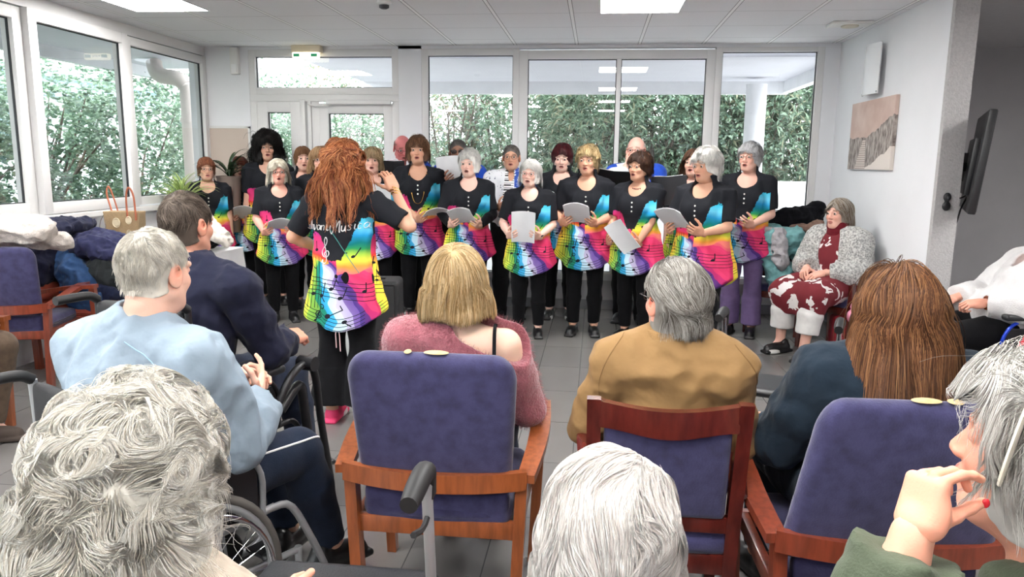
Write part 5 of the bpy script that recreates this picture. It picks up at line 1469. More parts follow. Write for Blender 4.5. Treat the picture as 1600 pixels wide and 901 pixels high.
wheelchair('blue framed wheelchair at the right edge holding the woman in the white jumper', 2.44, 4.55, R(-86), BLUEM, rec=.22, r=.31, handles=False)
wheelchair('grey wheelchair under the curly white-haired person at the bottom left', -.70, .92, R(176), GREYM, back_h=.86, handles=False)

def rollator(label, x, y, rz, hz=.86, fm=GREYM, seat=True, w=.44, grip=BRUB):
    """walker with four wheels; its user stands at +Y and pushes towards -Y"""
    o = empty('rollator', label, 'rollator', (x, y, 0), rz, 'rollators')
    for s in (-1, 1):
        f = MB()
        f.tube([(s*w/2, .26, .10), (s*w/2, .10, .58)], .0135, 10); f.tube([(s*w/2, -.30, .14), (s*w/2, .06, .60)], .0135, 10)
        f.box((s*w/2-.020, .05, .55), (s*w/2+.020, .12, .66), .01)
        f.build('side_frame', fm, o, smooth=50)
        p = MB(); p.tube([(s*w/2, .09, .60), (s*w/2, .135, hz-.02)], .011, 10); p.build('handle_post', fm, o, smooth=50)
        g = MB(); g.tube(spline([(s*w/2, .125, hz-.03), (s*w/2, .14, hz), (s*w/2, .18, hz+.005), (s*w/2, .27, hz-.005)], 10), [.014, .016, .019, .020, .020, .020, .020, .020, .019, .016], 12); h = g.build('grip', grip, o, smooth=50)
        b_ = MB(); b_.tube(spline([(s*w/2, .13, hz-.03), (s*w/2, .10, hz-.075), (s*w/2, .16, hz-.10), (s*w/2, .24, hz-.075)], 12), .006, 6); b_.box((s*w/2-.012, .10, hz-.06), (s*w/2+.012, .135, hz-.02), .004); b_.build('brake_lever', BRUB, h, smooth=50)
        k = MB(); k.tube([(s*w/2-.028, .105, .645), (s*w/2+.028, .105, .645)], .013, 10); k.tube([(s*w/2+s*.028, .105, .645), (s*w/2+s*.055, .105, .655), (s*w/2+s*.075, .11, .70)], .008, 8); k.build('clamp_lever', BRUB, o, smooth=50)
        caster(o, s*w/2, -.32, .09, BRUB); caster(o, s*w/2, .28, .09, BRUB)
    V, Q = pad((0, .04, .58), (w/2-.02, .13, .018), .016, bulge=.008, seg=.008); mesh_np('seat', V, Q, BLKL, o)
    c = MB(); c.tube([(-w/2, -.10, .40), (w/2, -.10, .40)], .009, 8); c.tube([(-w/2, .02, .545), (w/2, .02, .545)], .009, 8); c.build('cross_bar', fm, o, smooth=50)
    return o
rollator('grey rollator with black grips parked between the two front white heads', -.52, 1.42, PI, hz=.93)
#rollator('black rollator with curved brake handles at the left edge of the picture', -1.92, 2.50, R(88), hz=.90, fm=BLKP, w=.56)
rollator('rollator beyond the man in the tan jacket, its dark grip before the lilac trousers', .80, 3.15, PI-R(20), hz=.90, fm=CHROME)
# ---------------------------------------------------------------- the choir
FAIR, ROSY, TANNED, PALE, OLIVE, BROWNSK = [tuple(x for x in lin(c)) for c in ((222, 176, 158), (226, 168, 150), (206, 158, 132), (230, 190, 174), (204, 160, 138), (170, 122, 100))]
def hold_pose(c, gap=.10, grip=.7, up=.55):
    """wrists and hand settings to hold sheets centred at c"""
    cx, cy, cz = c
    wr = (cx-gap-.035, cy+.10, cz-.05); wl = (cx+gap+.035, cy+.10, cz-.05)
    h = dict(R=dict(d=(.35, -.85, .25), palm=(.75, .1, up), side=(-.3, -.2, .9), curl=grip, thumb=.2), L=dict(d=(-.35, -.85, .25), palm=(-.75, .1, up), side=(.3, -.2, .9), curl=grip, thumb=.2))
    return wr, wl, h
def page_matrix(c, tilt, yaw=0, roll=0):
    a = R(tilt); X = Vector((-1, 0, 0)); Y_ = Vector((0, -math.cos(a), math.sin(a))); Z = X.cross(Y_)
    M = Matrix((X, Y_, Z)).transposed(); M = Euler((0, 0, R(yaw))).to_matrix() @ M @ Euler((0, 0, R(roll))).to_matrix()
    M = M.to_4x4(); M.translation = c; return M
def root_matrix(loc, rz, s): return Matrix.Translation(loc) @ Matrix.Rotation(rz, 4, 'Z') @ Matrix.Scale(s, 4)
def buttons(root, n=3, z0=1.235, dz=.038, x=0, y=-.160):
    mb = MB()
    for i in range(n):
        b_ = MB(); b_.ellipsoid((0, 0, 0), (.0075, .004, .0075), 12, 6)
        o = b_.build('button', PEARL, root, smooth=180); o.location = (x, y, z0-i*dz)
def necklace(root, m, j, r=.075, drop=.06, rad=.003, bead=False, name='necklace'):
    P = []
    for k in range(25):
        a = PI*2*k/24; x = math.sin(a)*r; y = -math.cos(a)*.070; f = (math.cos(a)+1)/2
        P.append((j['nek'][0]+x, j['nek'][1]-.002+y-.012*f, 1.385-drop*f**1.5))
    mb = MB()
    if bead:
        for p in P[:24]: mb.ellipsoid(p, (.007, .007, .007), 8, 6)
    else: mb.tube(P[:24], rad, 5, closed=True)
    return mb.build(name, m, root, smooth=60)
def singer(label, x, y, h, th, head=(0, 0, 0), hair=None, skin=FAIR, hold=None, tilt=45, page=None, plabel=None, glasses=None, mouth=.7, w=1., trousers=None, shoes='shoe', seed=0, pose=None, hands=None, bust=.8, hem=.60, short=.85, extra=None, fat=0., sole=None, legm=1., brow=(.12, .07, .04), flare=0.):
    s = h/1.675; th = R(th)
    if hold:
        wr, wl, hs = hold_pose(hold)
        j = stand_pose(wr, wl)
        hands = hands or hs
    else: j = pose or stand_pose()
    root, HM = person(label, (x, y, 0), th, s, j, skin=skin, hd=dict(yaw=head[0], pitch=head[1], roll=head[2]), hands=hands, mouth=mouth, fat=fat, body_kw=dict(b=w, bust=bust), brow=brow, group=None)
    V, Q = tunic_mesh(j, seed, w=w*1.02, hem=hem, short=short)
    mesh_np('tunic', V, Q, TUNIC, root)
    V, Q = leg_mesh(j, .014, 1.95, legm, flare, seed)
    mesh_np('trousers', V, Q, trousers or BLACK_TROUSER, root)
    for t in 'RL': add_shoe(root, j['ank'+t], R(-8 if t == 'R' else 8), shoes, sole=sole)
    buttons(root)
    add_eyes(root, HM)
    if hair: add_hair(root, HM, hairdo(*hair[:2], seed=seed, **(hair[2] if len(hair) > 2 else {})))
    if glasses: add_glasses(root, HM, glasses[0], glasses[1] if len(glasses) > 1 else .021, True)
    if page:
        M = root_matrix((x, y, 0), th, s) @ page_matrix(*page)
        booklet(plabel, M)
    if extra: extra(root, HM, j)
    return root, HM, j

AUB = [(118, 66, 48), (150, 92, 66), (100, 54, 40)]
WHT = [(246, 243, 237), (232, 229, 223), (252, 250, 246)]
singer('woman with short auburn hair and black glasses, first on the left of the choir', -3.84, 7.05, 1.52, 30, (4, 2, 0), ('short', AUB+[(168, 112, 80)], dict(L=.075, low=-.065, cap=.014)), OLIVE, seed=1, glasses=(LENS_FRAME,), w=1.08, fat=.006, trousers=JEANS, mouth=.25, extra=lambda r, H_, j: necklace(r, GOLD, j))
singer('woman with dark auburn hair half hidden behind the first woman on the left', -3.70, 7.46, 1.53, 26, (5, 0, 0), ('mid', [(92, 48, 40), (120, 66, 52)]), FAIR, hold=(.02, -.30, 1.02), page=((.02, -.33, 1.04), 30), plabel='folded song sheet between the two women at the left end of the choir', seed=2)
singer('tall woman with big black curly hair singing in the back row on the left', -3.36, 7.40, 1.76, 22, (4, 4, 0), ('bigcurl', [(24, 20, 20), (38, 30, 28), (16, 14, 14)]), OLIVE, seed=3, mouth=1., w=1.05, extra=lambda r, H_, j: necklace(r, BLACK_SHOE, j, .078, .12, .002))
singer('woman with a white blonde bob and round dark glasses holding an open song sheet', -2.90, 6.60, 1.51, 24, (2, 4, 0), ('bob', [(232, 222, 202), (208, 194, 170), (244, 238, 224)]), ROSY, hold=(-.02, -.30, .99), page=((-.02, -.34, 1.02), 22, 0, 8), plabel='open song sheet held by the woman with the white blonde bob', seed=4, glasses=(LENS_FRAME, .023), mouth=1., shoes='boot', fat=.003)
singer('woman with short brown hair mostly hidden behind the blonde woman in thin glasses', -2.95, 7.32, 1.64, 25, (3, 0, 0), ('short', [(128, 88, 62), (156, 112, 80)], dict(L=.08)), FAIR, seed=5)
singer('woman with straight blonde hair and thin glasses behind a sheet, left of the conductor', -2.62, 6.92, 1.63, 22, (2, 2, 0), ('mid', [(186, 146, 106), (160, 118, 82), (206, 172, 132)], dict(L=.17, low=-.1)), FAIR, hold=(.06, -.32, 1.14), page=((.06, -.34, 1.2), 68), plabel='white song sheet held upright just left of the red hair', seed=6, glasses=(STEEL, .020), shoes='boot', mouth=.5)
singer('woman with grey blonde hair half hidden behind the raised hand of the conductor', -2.08, 6.82, 1.63, 16, (-4, 2, 0), ('mid', [(190, 160, 118), (150, 124, 96), (212, 188, 150)]), FAIR, hold=(.04, -.33, 1.14), page=((.06, -.36, 1.19), 62), plabel='white song sheet behind the raised arm of the conductor', seed=8, mouth=.6)
def specs_chain(r, H_, j):
    P = spline([(-.075, .02, 1.37), (-.08, -.09, 1.33), (-.06, -.15, 1.2), (-.035, -.162, 1.10), (0, -.165, 1.075), (.035, -.162, 1.10), (.06, -.15, 1.2), (.08, -.09, 1.33), (.075, .02, 1.37)], 60)
    MB().tube(P, .003, 5).build('spectacle_chain', GOLD, r, smooth=60)
singer('tall woman with brown feathered hair and a gold spectacle chain on her chest', -1.67, 6.92, 1.735, 12, (-4, 0, 0), ('mid', [(112, 78, 56), (90, 60, 44), (144, 104, 74)], dict(L=.10, thick=.034, cap=.026)), TANNED, hold=(.14, -.28, .98), page=((.16, -.33, .99), 14, 10), plabel='thin song sheet held at the waist of the tall woman with the spectacle chain', seed=10, mouth=.55, shoes='boot', extra=specs_chain)
def lace(r, H_, j):
    necklace(r, mat('pale_lace', (215, 200, 190)), j, .082, .085, .004, name='lace_collar')
    for t in 'RL':   # black long sleeves under the tunic
        V = Vol(*bounds(j['el'+t], j['wr'+t], j['sh'+t], pad=.1), .008)
        for p, k in arm_prims(j, t, .012, .6, 1.95): V.op(p, k)
        Vv, Qq = V.mesh(1); mesh_np('sleeve', Vv, Qq, BLACK_CLOTH, r)
singer('woman with curly white hair and a lace collar singing with a wide open mouth', -1.15, 6.72, 1.61, 8, (-14, 4, 0), ('tuft', WHT, dict(L=.06)), PALE, hold=(-.03, -.30, 1.03), page=((-.05, -.34, 1.06), 28, -6, -6), plabel='curled song booklet held by the white-haired woman with the lace collar', seed=12, mouth=1.2, extra=lace, brow=(.4, .36, .32))
singer('woman with a short white bob and red-rimmed glasses holding a thick booklet upright', -.56, 6.36, 1.53, 0, (-8, 5, 4), ('bob', WHT, dict(L=.15, low=-.09, bang=.055)), PALE, hold=(-.03, -.30, 1.02), page=((-.03, -.31, 1.06), 72, 0, 2), plabel='thick white booklet held upright in both hands by the woman in red-rimmed glasses', seed=14, glasses=(RED_FRAME, .022), mouth=.5, brow=(.4, .36, .32), extra=lambda r, H_, j: MB().tube([(j['wrL'][0]+.035*math.cos(a), j['wrL'][1]+.01+.03*math.sin(a), j['wrL'][2]+.012*math.cos(a)) for a in np.linspace(0, 5.9, 14)], .007, 6, closed=True).build('bracelet', BLACK_SHOE, r, smooth=60))
singer('woman with dark red hair and a fringe looking down in the row behind', -.33, 7.18, 1.68, 2, (-4, 14, 0), ('short', [(78, 26, 32), (98, 34, 38), (58, 20, 26)], dict(L=.09, thick=.02, cap=.02, front=.5, bang=.05)), PALE, hold=(-.12, -.30, 1.10), page=((-.14, -.33, 1.14), 35, -8), plabel='folded grey song sheet in front of the woman with dark red hair', seed=15, w=1.18, fat=.010, mouth=.4, shoes='shoe', sole=WHITE_SOLE)
singer('woman with short tousled blonde hair holding a booklet in the front row', -.08, 6.50, 1.65, -2, (-10, 2, 0), ('pixie', [(204, 174, 122), (170, 136, 90), (226, 202, 156)], dict(L=.075, thick=.03)), TANNED, hold=(-.05, -.31, 1.06), page=((-.06, -.34, 1.09), 34, -4), plabel='white booklet held open by the woman with short tousled blonde hair', seed=16, w=1.06, mouth=.5, sole=DARK_SOLE)
singer('woman with short dark brown hair and a red bead necklace, turned to the left', .36, 6.40, 1.60, -24, (-14, 2, 0), ('short', [(62, 42, 34), (92, 62, 44), (48, 32, 28)], dict(L=.075, thick=.03, cap=.022)), TANNED, hold=(-.06, -.28, .93), page=((.0, -.35, .95), 62, -12, -26), plabel='white booklet tilted steeply by the woman with the red bead necklace', seed=18, w=1.04, fat=.004, mouth=.4, extra=lambda r, H_, j: necklace(r, mat('red_bead', (110, 30, 34), rough=.3), j, .068, .035, bead=True))
singer('woman with long brown hair almost hidden behind the front white-haired singer on the right', .86, 6.85, 1.64, -15, (-10, 0, 0), ('bob', [(110, 78, 60), (86, 60, 46)], dict(L=.24, low=-.16)), FAIR, seed=19)
def bare_arms(r, H_, j): necklace(r, STEEL, j, .07, .10, .002)
singer('woman with thick short white hair turned left, nearest of the choir, holding a booklet', .82, 5.78, 1.62, -34, (-14, 8, 0), ('pixie', WHT, dict(L=.085, thick=.034, cap=.022)), TANNED, hold=(-.02, -.36, 1.09), page=((-.04, -.40, 1.13), 30, -4, 6), plabel='thick white booklet read by the white-haired singer nearest to the audience', seed=20, w=1.14, fat=.012, mouth=.15, hem=.56, brow=(.4, .36, .32))
singer('slim woman with grey hair, round glasses and lilac trousers at the choir right end', 1.31, 6.69, 1.70, -20, (-14, 2, 0), ('pixie', [(206, 206, 208), (184, 184, 187), (226, 226, 226)], dict(L=.07)), FAIR, hold=(-.06, -.29, 1.03), page=((-.09, -.33, 1.03), 8, -6), plabel='flat song sheet held by the woman in lilac trousers', seed=21, glasses=(mat('rose_metal', (150, 110, 100), rough=.3, metal=.6), .024), trousers=PURPLE, legm=1.02, flare=.035, mouth=.4, w=.97, hem=.66, extra=lambda r, H_, j: necklace(r, STEEL, j, .07, .14, .002))

# men in the back row
SHIRT_W = cloth('white_shirt', (232, 233, 238), var=.06); BLUEJ = cloth('bright_blue_cloth', (42, 82, 190), var=.15)
PS = new_mat('piano_print'); nt = NT(PS); tc = nt.n.new('ShaderNodeTexCoord'); sx = nt.n.new('ShaderNodeSeparateXYZ'); nt.l.new(tc.outputs['Object'], sx.inputs[0])
px, py, pz = (E(nt, sx.outputs[i]) for i in range(3))
nz = nt.n.new('ShaderNodeTexNoise'); nz.inputs['Scale'].default_value = 42; nz.inputs['Detail'].default_value = 3; nt.l.new(tc.outputs['Object'], nz.inputs['Vector'])
nf = E(nt, nz.outputs['Fac'])
rightc = mixrgb(nt, nf.gt(.60), lin((38, 74, 160)), lin((220, 225, 240)))
leftc = mixrgb(nt, nf.gt(.64), lin((228, 230, 236)), lin((60, 70, 100)))
c = mixrgb(nt, px.gt(.03), leftc, rightc)
key = pz/.022; kf = (key-key.f('FLOOR')).lt(.25); bk = (pz/.044); bkf = (bk-bk.f('FLOOR')).lt(.3)*px.lt(.0)
keys = (px+.03+(pz-1.2)*-.1).abs().lt(.045)
kc = mixrgb(nt, kf.max(bkf), lin((238, 238, 240)), lin((18, 18, 26)))
c = mixrgb(nt, keys*py.lt(0), c, kc)
nt.l.new(c, bsdf(PS).inputs['Base Color']); bsdf(PS).inputs['Roughness'].default_value = .8
def shirt_mesh(j, e=.022, w=1., hem=.78, cut_sleeve=1.9, h=.0095, belly=0.03, seed=0, collar=True):
    pts = [j[k] for k in ('shR', 'shL', 'elR', 'elL', 'wrR', 'wrL', 'pel', 'nek')]
    lo, hi = bounds(*pts, pad=.2); V = Vol(lo, hi, h)
    for p, k in torso_prims(j, e, w, belly=belly): V.op(p, k)
    for t in 'RL':
        V.op(cap(j['nek'], j['sh'+t], .05+e*.6, .045+e), .04)
        for p, k in arm_prims(j, t, e*.9, 0, cut_sleeve, 1.1): V.op(p, k)
    if collar: V.op(cap(j['nek']+_v((0, .0, -.03)), j['nek']+_v((0, .01, .04)), .066, .06), .01)
    V.sub(cap(j['nek']+_v((0, -.01, .01)), j['nek']+_v((0, .02, .2)), .054, .06), .004)
    V.sub(ell(j['nek']+_v((0, -.09, .0)), (.032, .06, .08)), .006)
    V.cut((0, 0, hem), (0, 0, -1))
    V.add(folds(.008, (11, 11, 8), seed))
    return V.mesh(1)
def man(label, x, y, h, th, head, hair, skin, shirt, pose=None, hands=None, seed=0, glasses=None, mouth=.2, dark=False, bald=False, extra=None):
    s = h/1.675; j = pose or stand_pose(sh=.185)
    root, HM = person(label, (x, y, 0), R(th), s, j, skin=skin, hd=dict(yaw=head[0], pitch=head[1], roll=head[2]), hands=hands, mouth=mouth, male=True, fat=.006)
    V, Q = shirt_mesh(j, seed=seed, w=1.12, cut_sleeve=1.78 if 'mouth in' in label else 1.9); mesh_np('shirt', V, Q, shirt, root)
    V, Q = leg_mesh(j, .024, 2.2, 1.05, 0, seed); mesh_np('trousers', V, Q, BLACK_TROUSER, root)
    for t in 'RL': add_shoe(root, j['ank'+t], R(-8 if t == 'R' else 8))
    add_eyes(root, HM)
    if hair: add_hair(root, HM, hairdo(*hair[:2], seed=seed, **(hair[2] if len(hair) > 2 else {})))
    if glasses: add_glasses(root, HM, glasses[0], glasses[1], False, dark=dark)
    if extra: extra(root, HM, j)
    return root, HM, j
def collar_panel(m):
    def f(r, H_, j):
        V = Vol(*bounds(j['shR'], j['shL'], j['nek'], j['elL'], pad=.16), .009)
        for t in 'RL': V.op(cap(j['nek']+_v((0, .02, -.02)), j['sh'+t], .078, .085), .03)
        V.sub(cap(j['nek']+_v((0, -.05, -.1)), j['nek']+_v((0, -.02, .2)), .085, .08), .01)
        for p, k in arm_prims(j, 'L', .034, 0, 1.0, 1.1): V.op(p, k)
        Vv, Qq = V.mesh(1); mesh_np('jacket', Vv, Qq, m, r)
    return f
def lens_only(r, H_, j): pass
hp = stand_pose((-.10, -.30, 1.08), (.10, -.30, 1.08), sh=.185)
hh_ = hold_pose((0, -.33, 1.12))[2]
man('bald man with a pink scalp standing left of the woman with the spectacle chain', -1.93, 7.36, 1.77, 14, (10, 22, 0), ('fringe', [(150, 120, 110)]), tuple(lin((204, 120, 120))), SHIRT_W, hp, hh_, seed=31, glasses=(LENS_FRAME, .021), extra=collar_panel(BLUEJ))
man('man in dark tinted glasses whose mouth is hidden by a sheet of music', -1.36, 7.32, 1.735, 10, (-4, 2, 0), ('crew', [(120, 116, 112), (80, 76, 74)]), tuple(lin((150, 110, 92))), SHIRT_W, stand_pose((-.12, -.30, 1.26), (.10, -.28, 1.2), sh=.185), hh_, seed=32, glasses=(LENS_FRAME, .024), dark=True, extra=collar_panel(BLUEJ))
man('man with grey cropped hair and glasses in a piano key shirt', -.81, 7.12, 1.68, 6, (-4, 2, 0), ('crew', [(130, 124, 120), (96, 90, 86)]), TANNED, PS, hp, hh_, seed=33, glasses=(LENS_FRAME, .022), mouth=.3)
hp17 = stand_pose((-.055, -.19, 1.425), (.10, -.30, 1.1), sh=.185, er=(-.5, -.5, -.9))
hh17 = dict(R=dict(d=(.5, .1, .6), palm=(.3, 1, 0), side=(.3, 0, .8), curl=.8, s=.92), L=hh_['L'])
man('bald man in glasses holding his hand to his mouth in the back row', .36, 7.12, 1.765, -6, (-8, 6, 0), ('fringe', [(214, 206, 200)]), tuple(lin((232, 180, 164))), SHIRT_W, hp17, hh17, seed=34, glasses=(LENS_FRAME, .021), extra=collar_panel(BLUEJ))
for (lb, x, y, z, tl, yw, rl) in (('large white sheet of music held up in front of the man in tinted glasses', -1.37, 6.98, 1.40, 74, 8, -5),):
    M = Matrix.Translation((x, y, z)) @ page_matrix((0, 0, 0), tl, yw, rl); M.translation = (x, y, z); booklet(lb, M, w=.25, hgt=.30)
def folder(lb, x, y, z, tl, yw, rl, w=.32, hg=.24, c=BLACK_SHOE, sheet=True):
    M = page_matrix((0, 0, 0), tl, yw, rl); M.translation = (x, y, z)
    o = empty('music_folder', lb, 'folder', (x, y, z), 0, 'music folders in the back row')
    a = MB().panel(lambda u, v: ((u-.5)*w, (v-.5)*hg, abs(u-.5)*.05), 9, 3, .006).build('cover', c, o, smooth=20); R_ = M.to_3x3().to_4x4(); a.matrix_local = R_
    if sheet:
        b_ = MB().panel(lambda u, v: ((u-.5)*w*.8, (v-.5)*hg*.9+.015, .008+abs(u-.5)*.05), 9, 3, .002).build('sheet', PAPER, o, smooth=20); b_.matrix_local = R_
folder('black music folder held open behind the woman with the red bead necklace', .14, 6.80, 1.32, 66, 0, 6)
folder('grey music folder beside the bald man with the pink scalp', -1.93, 7.02, 1.37, 76, 14, 0, .2, .26, DKG)
folder('dark grey music folder between the two white-haired singers on the right', .62, 6.5, 1.27, 70, -10, -4, .3, .26, DKG)
# ---------------------------------------------------------------- conductor
s_ = 1.60/1.675
jc = stand_pose((-.31, -.13, 1.44), (.20, -.20, 1.02), er=(-1, .4, -.8), el=(.9, .5, -.3), lean=(-.01, 0))
jc['elR'] = _v((-.405, .03, 1.20)); jc['wrR'] = _v((-.265, -.17, 1.40))
hc = dict(R=dict(d=(.42, .0, .9), palm=(.7, -.7, 0), side=(.3, .9, .2), curl=.75, thumb=.3), L=dict(d=(-.3, -.85, .1), palm=(-.6, -.3, .4), side=(0, 0, 1), curl=.5))
root, HM = person('conductor seen from behind with long red wavy hair, raising her right hand to her face', (-1.40, 4.02, 0), PI, s_, jc, skin=TANNED, hd=dict(yaw=-8, pitch=-4, roll=0), hands=hc, h=.008, hands_h=.0026, body_kw=dict(b=1.0, bust=.7))
V, Q = tunic_mesh(jc, 5, hem=.60, short=.80, h=.0065); TUN_BACK = mesh_np('tunic', V, Q, TUNIC, root)
_tv, _tq = V, Q
V, Q = leg_mesh(jc, .018, 1.9, 1.0, .085, 3, h=.008); mesh_np('trousers', V, Q, BLACK_TROUSER, root)
PINK = mat('pink_canvas', (226, 62, 112), rough=.7)
for t in 'RL': add_shoe(root, jc['ank'+t], 0, 'shoe', PINK, WHITE_SOLE)
def add_long_hair(root, HM, n, L, cols, seed, rad=.0014, thick=.04, curl=.5, cf=16, bulge=.02, low=-.26, cap_=.026, steps=16, grav=.5, lift=.5, flow='part', neckr=.075, front=.5, fine=False, zcut=None, clump=220, taper=.4, tipcol=None, rough=.006, Lvar=(.7, 1.05), fwav=0., cvar=.2, backy=.045, shag=.05):
    rt = scalp_roots(n, seed, front=front, side=-.15, back=-.75, ear=False)
    rg = np.random.default_rng(seed); Ls = L*rg.uniform(*Lvar, len(rt))
    P = strands(rt, steps, Ls, thick, seed, flow, grav, curl, cf, lift, clump=clump, neckr=neckr, fwav=fwav, shag=shag, inner=cap_, lowe=low_ell(low, cap_, bulge, backy), fly=.006, zcut=zcut)
    cl = np.array([lin(c) for c in cols]); out = [strand_mesh(P, rad, taper, cl, seed, cvar=cvar, tipcol=tipcol)]
    V, Q = hair_cap(cap_, low, bulge, h=.006, rough=rough, seed=seed, backy=backy)
    nv = .9+.35*noise3(V[:, 0]*50, V[:, 1]*50+seed, V[:, 2]*12)
    out.append((V, Q, cl.mean(0)*np.clip(nv, .5, 1.35)[:, None]))
    return add_hair(root, HM, out, fine=fine)
add_long_hair(root, HM, 5200, .295, [(150, 82, 50), (188, 116, 72), (118, 60, 38), (206, 140, 92)], 9, rad=.0017, thick=.044, curl=1.15, cf=26, bulge=.03, low=-.21, cap_=.028, fwav=.35, lift=.3, grav=.55, flow='crown')
# name and clef on the back of the tunic, lying on its surface
from mathutils.bvhtree import BVHTree
_bvh = BVHTree.FromPolygons([tuple(v) for v in _tv], [tuple(q) for q in _tq])
WPRINT = mat('white_print', (236, 236, 236), rough=.7)
def on_back(u, z, lift=.002):
    """u = right as seen from behind (local -x)"""
    hit = _bvh.ray_cast(Vector((-u, .5, z)), Vector((0, -1, 0)))
    if hit[0] is None: return None
    return hit[0]+hit[1]*lift
LET = dict(
    M=[[(-.1, .1), (.1, -.15), (.2, .2), (.3, 1.), (.42, 1.05), (.45, .5), (.46, .05)], [(.46, .4), (.62, .95), (.74, 1.), (.76, .4), (.84, .0)]],
    A=[[(-.1, .1), (.1, .0), (.3, .5), (.55, 1.05), (.62, .6), (.66, 0)], [(.0, .45), (.4, .4), (.85, .5)]],
    v=[[(0, .5), (.12, .05), (.22, 0), (.36, .3), (.42, .52)]], a=[[(.42, .42), (.2, .52), (.02, .3), (.1, .02), (.3, .08), (.42, .4), (.42, .1), (.55, .02)]],
    n=[[(0, .5), (.03, 0)], [(.03, .3), (.2, .5), (.34, .4), (.34, .0)]], t=[[(.15, .9), (.12, .2), (.22, 0), (.34, .08)], [(0, .55), (.32, .58)]],
    i=[[(.08, .5), (.08, .1), (.18, 0)], [(.08, .72), (.1, .76)]], u=[[(0, .5), (.02, .1), (.16, 0), (.3, .12), (.34, .5)], [(.34, .5), (.35, .1), (.45, 0)]],
    s=[[(.34, .45), (.15, .52), (.06, .38), (.28, .2), (.22, .02), (.02, .04)]], c=[[(.36, .42), (.2, .52), (.04, .3), (.12, .02), (.34, .08)]])
def write(word, u0, z0, size, adv, slope=.1, rad=.0034):
    u = u0
    for ch in word:
        mb = MB(); any_ = False
        for st in LET[ch]:
            P = spline(st, 5*len(st)); pts = []
            for a, b_ in P:
                q = on_back(u+a*size+b_*size*.18, z0+(u-u0)*slope+b_*size)
                if q is not None: pts.append(tuple(q))
            if len(pts) > 2: mb.tube(pts, rad, 6, flat=.6); any_ = True
        if any_: mb.build('letter_'+ch.lower(), WPRINT, TUN_BACK, smooth=60)
        u += adv.get(ch, .52)*size
AD = dict(M=.98, A=.85, i=.3, t=.42, v=.5)
write('Avanti', -.200, 1.175, .056, AD, .0); write('Musica', -.030, 1.165, .062, AD, .14)
mb = MB()
def stroke(pts, rad, n=50, mb=mb):
    q = [on_back(a, b_) for a, b_ in spline(pts, n)]; q = [tuple(x) for x in q if x is not None]; mb.tube(q, rad, 8, flat=.5)
cx, cz = -.068, 1.05
stroke([(cx-.016, cz-.045), (cx-.020, cz-.058), (cx-.004, cz-.064), (cx+.008, cz-.05), (cx+.004, cz+.0), (cx-.006, cz+.055), (cx+.002, cz+.085), (cx+.012, cz+.07), (cx+.006, cz+.045), (cx-.014, cz+.018), (cx-.022, cz-.006), (cx-.012, cz-.026), (cx+.010, cz-.028), (cx+.022, cz-.010), (cx+.014, cz+.008), (cx, cz+.0), (cx-.008, cz-.012), (cx+.0, cz-.024)], .0042)
mb.build('treble_clef', WPRINT, TUN_BACK, smooth=60)
mb = MB(); stroke([(-.05, 1.20), (.02, 1.10), (.08, 1.0), (.125, .93)], .0028, 40, mb); mb.build('teal_cord', mat('teal_cord', (60, 150, 140)), root, smooth=60)
mb = MB(); mb.tube([(0, .168, .615), (.004, .172, .58), (.002, .17, .50)], .003, 6); mb.tube([(-.012, .168, .615), (-.02, .174, .57), (-.022, .172, .48)], .003, 6); mb.build('drawstring', mat('pale_pink_string', (226, 190, 190)), root, smooth=60)
br_ = MB()
for k, rr in enumerate((.034, .036, .035)):
    w = jc['wrR']*(1-.08*k)+jc['elR']*.08*k; br_.tube([(w[0]+rr*math.cos(a), w[1]+rr*.9*math.sin(a)*.8, w[2]+rr*.45*math.sin(a)+.008*math.cos(a)) for a in np.linspace(0, 6.0, 16)], .0035, 6, closed=True)
br_.build('bracelets', GOLD, root, smooth=60)

# ---------------------------------------------------------------- audience
def world_pose(base, d):
    """d: joints in world metres -> local to base (x,y)"""
    b = _v((base[0], base[1], 0)); j = {k: _v(v)-b for k, v in d.items()}
    for k in ('hip',):
        ax = j['shL']-j['shR']; ax[2] = 0; ax /= np.linalg.norm(ax)
        for s, t in ((-1, 'R'), (1, 'L')):
            j.setdefault('hip'+t, j['pel']+ax*s*.09)
    return j
def seated(label, d, skin, head, near=True, garment=None, hands=None, h=.011, hh=.0032, shoes=BLACK_SHOE, leg_m=None, **kw):
    base = (d['pel'][0], d['pel'][1]); j = world_pose(base, d)
    root, HM = person(label, (base[0], base[1], 0), 0, 1, j, skin=skin, hd=head, hands=hands, near=near, h=h, hh=hh, hands_h=kw.pop('hands_h', .0026), **kw)
    if leg_m:
        V, Q = leg_mesh(j, .018, 1.95, 1.08, .0, 2); mesh_np('trousers', V, Q, leg_m, root)
        for t in 'RL':
            dx = j['kne'+t]-j['pel']; add_shoe(root, j['ank'+t], math.atan2(dx[0], -dx[1]), 'shoe', shoes)
    return root, HM, j
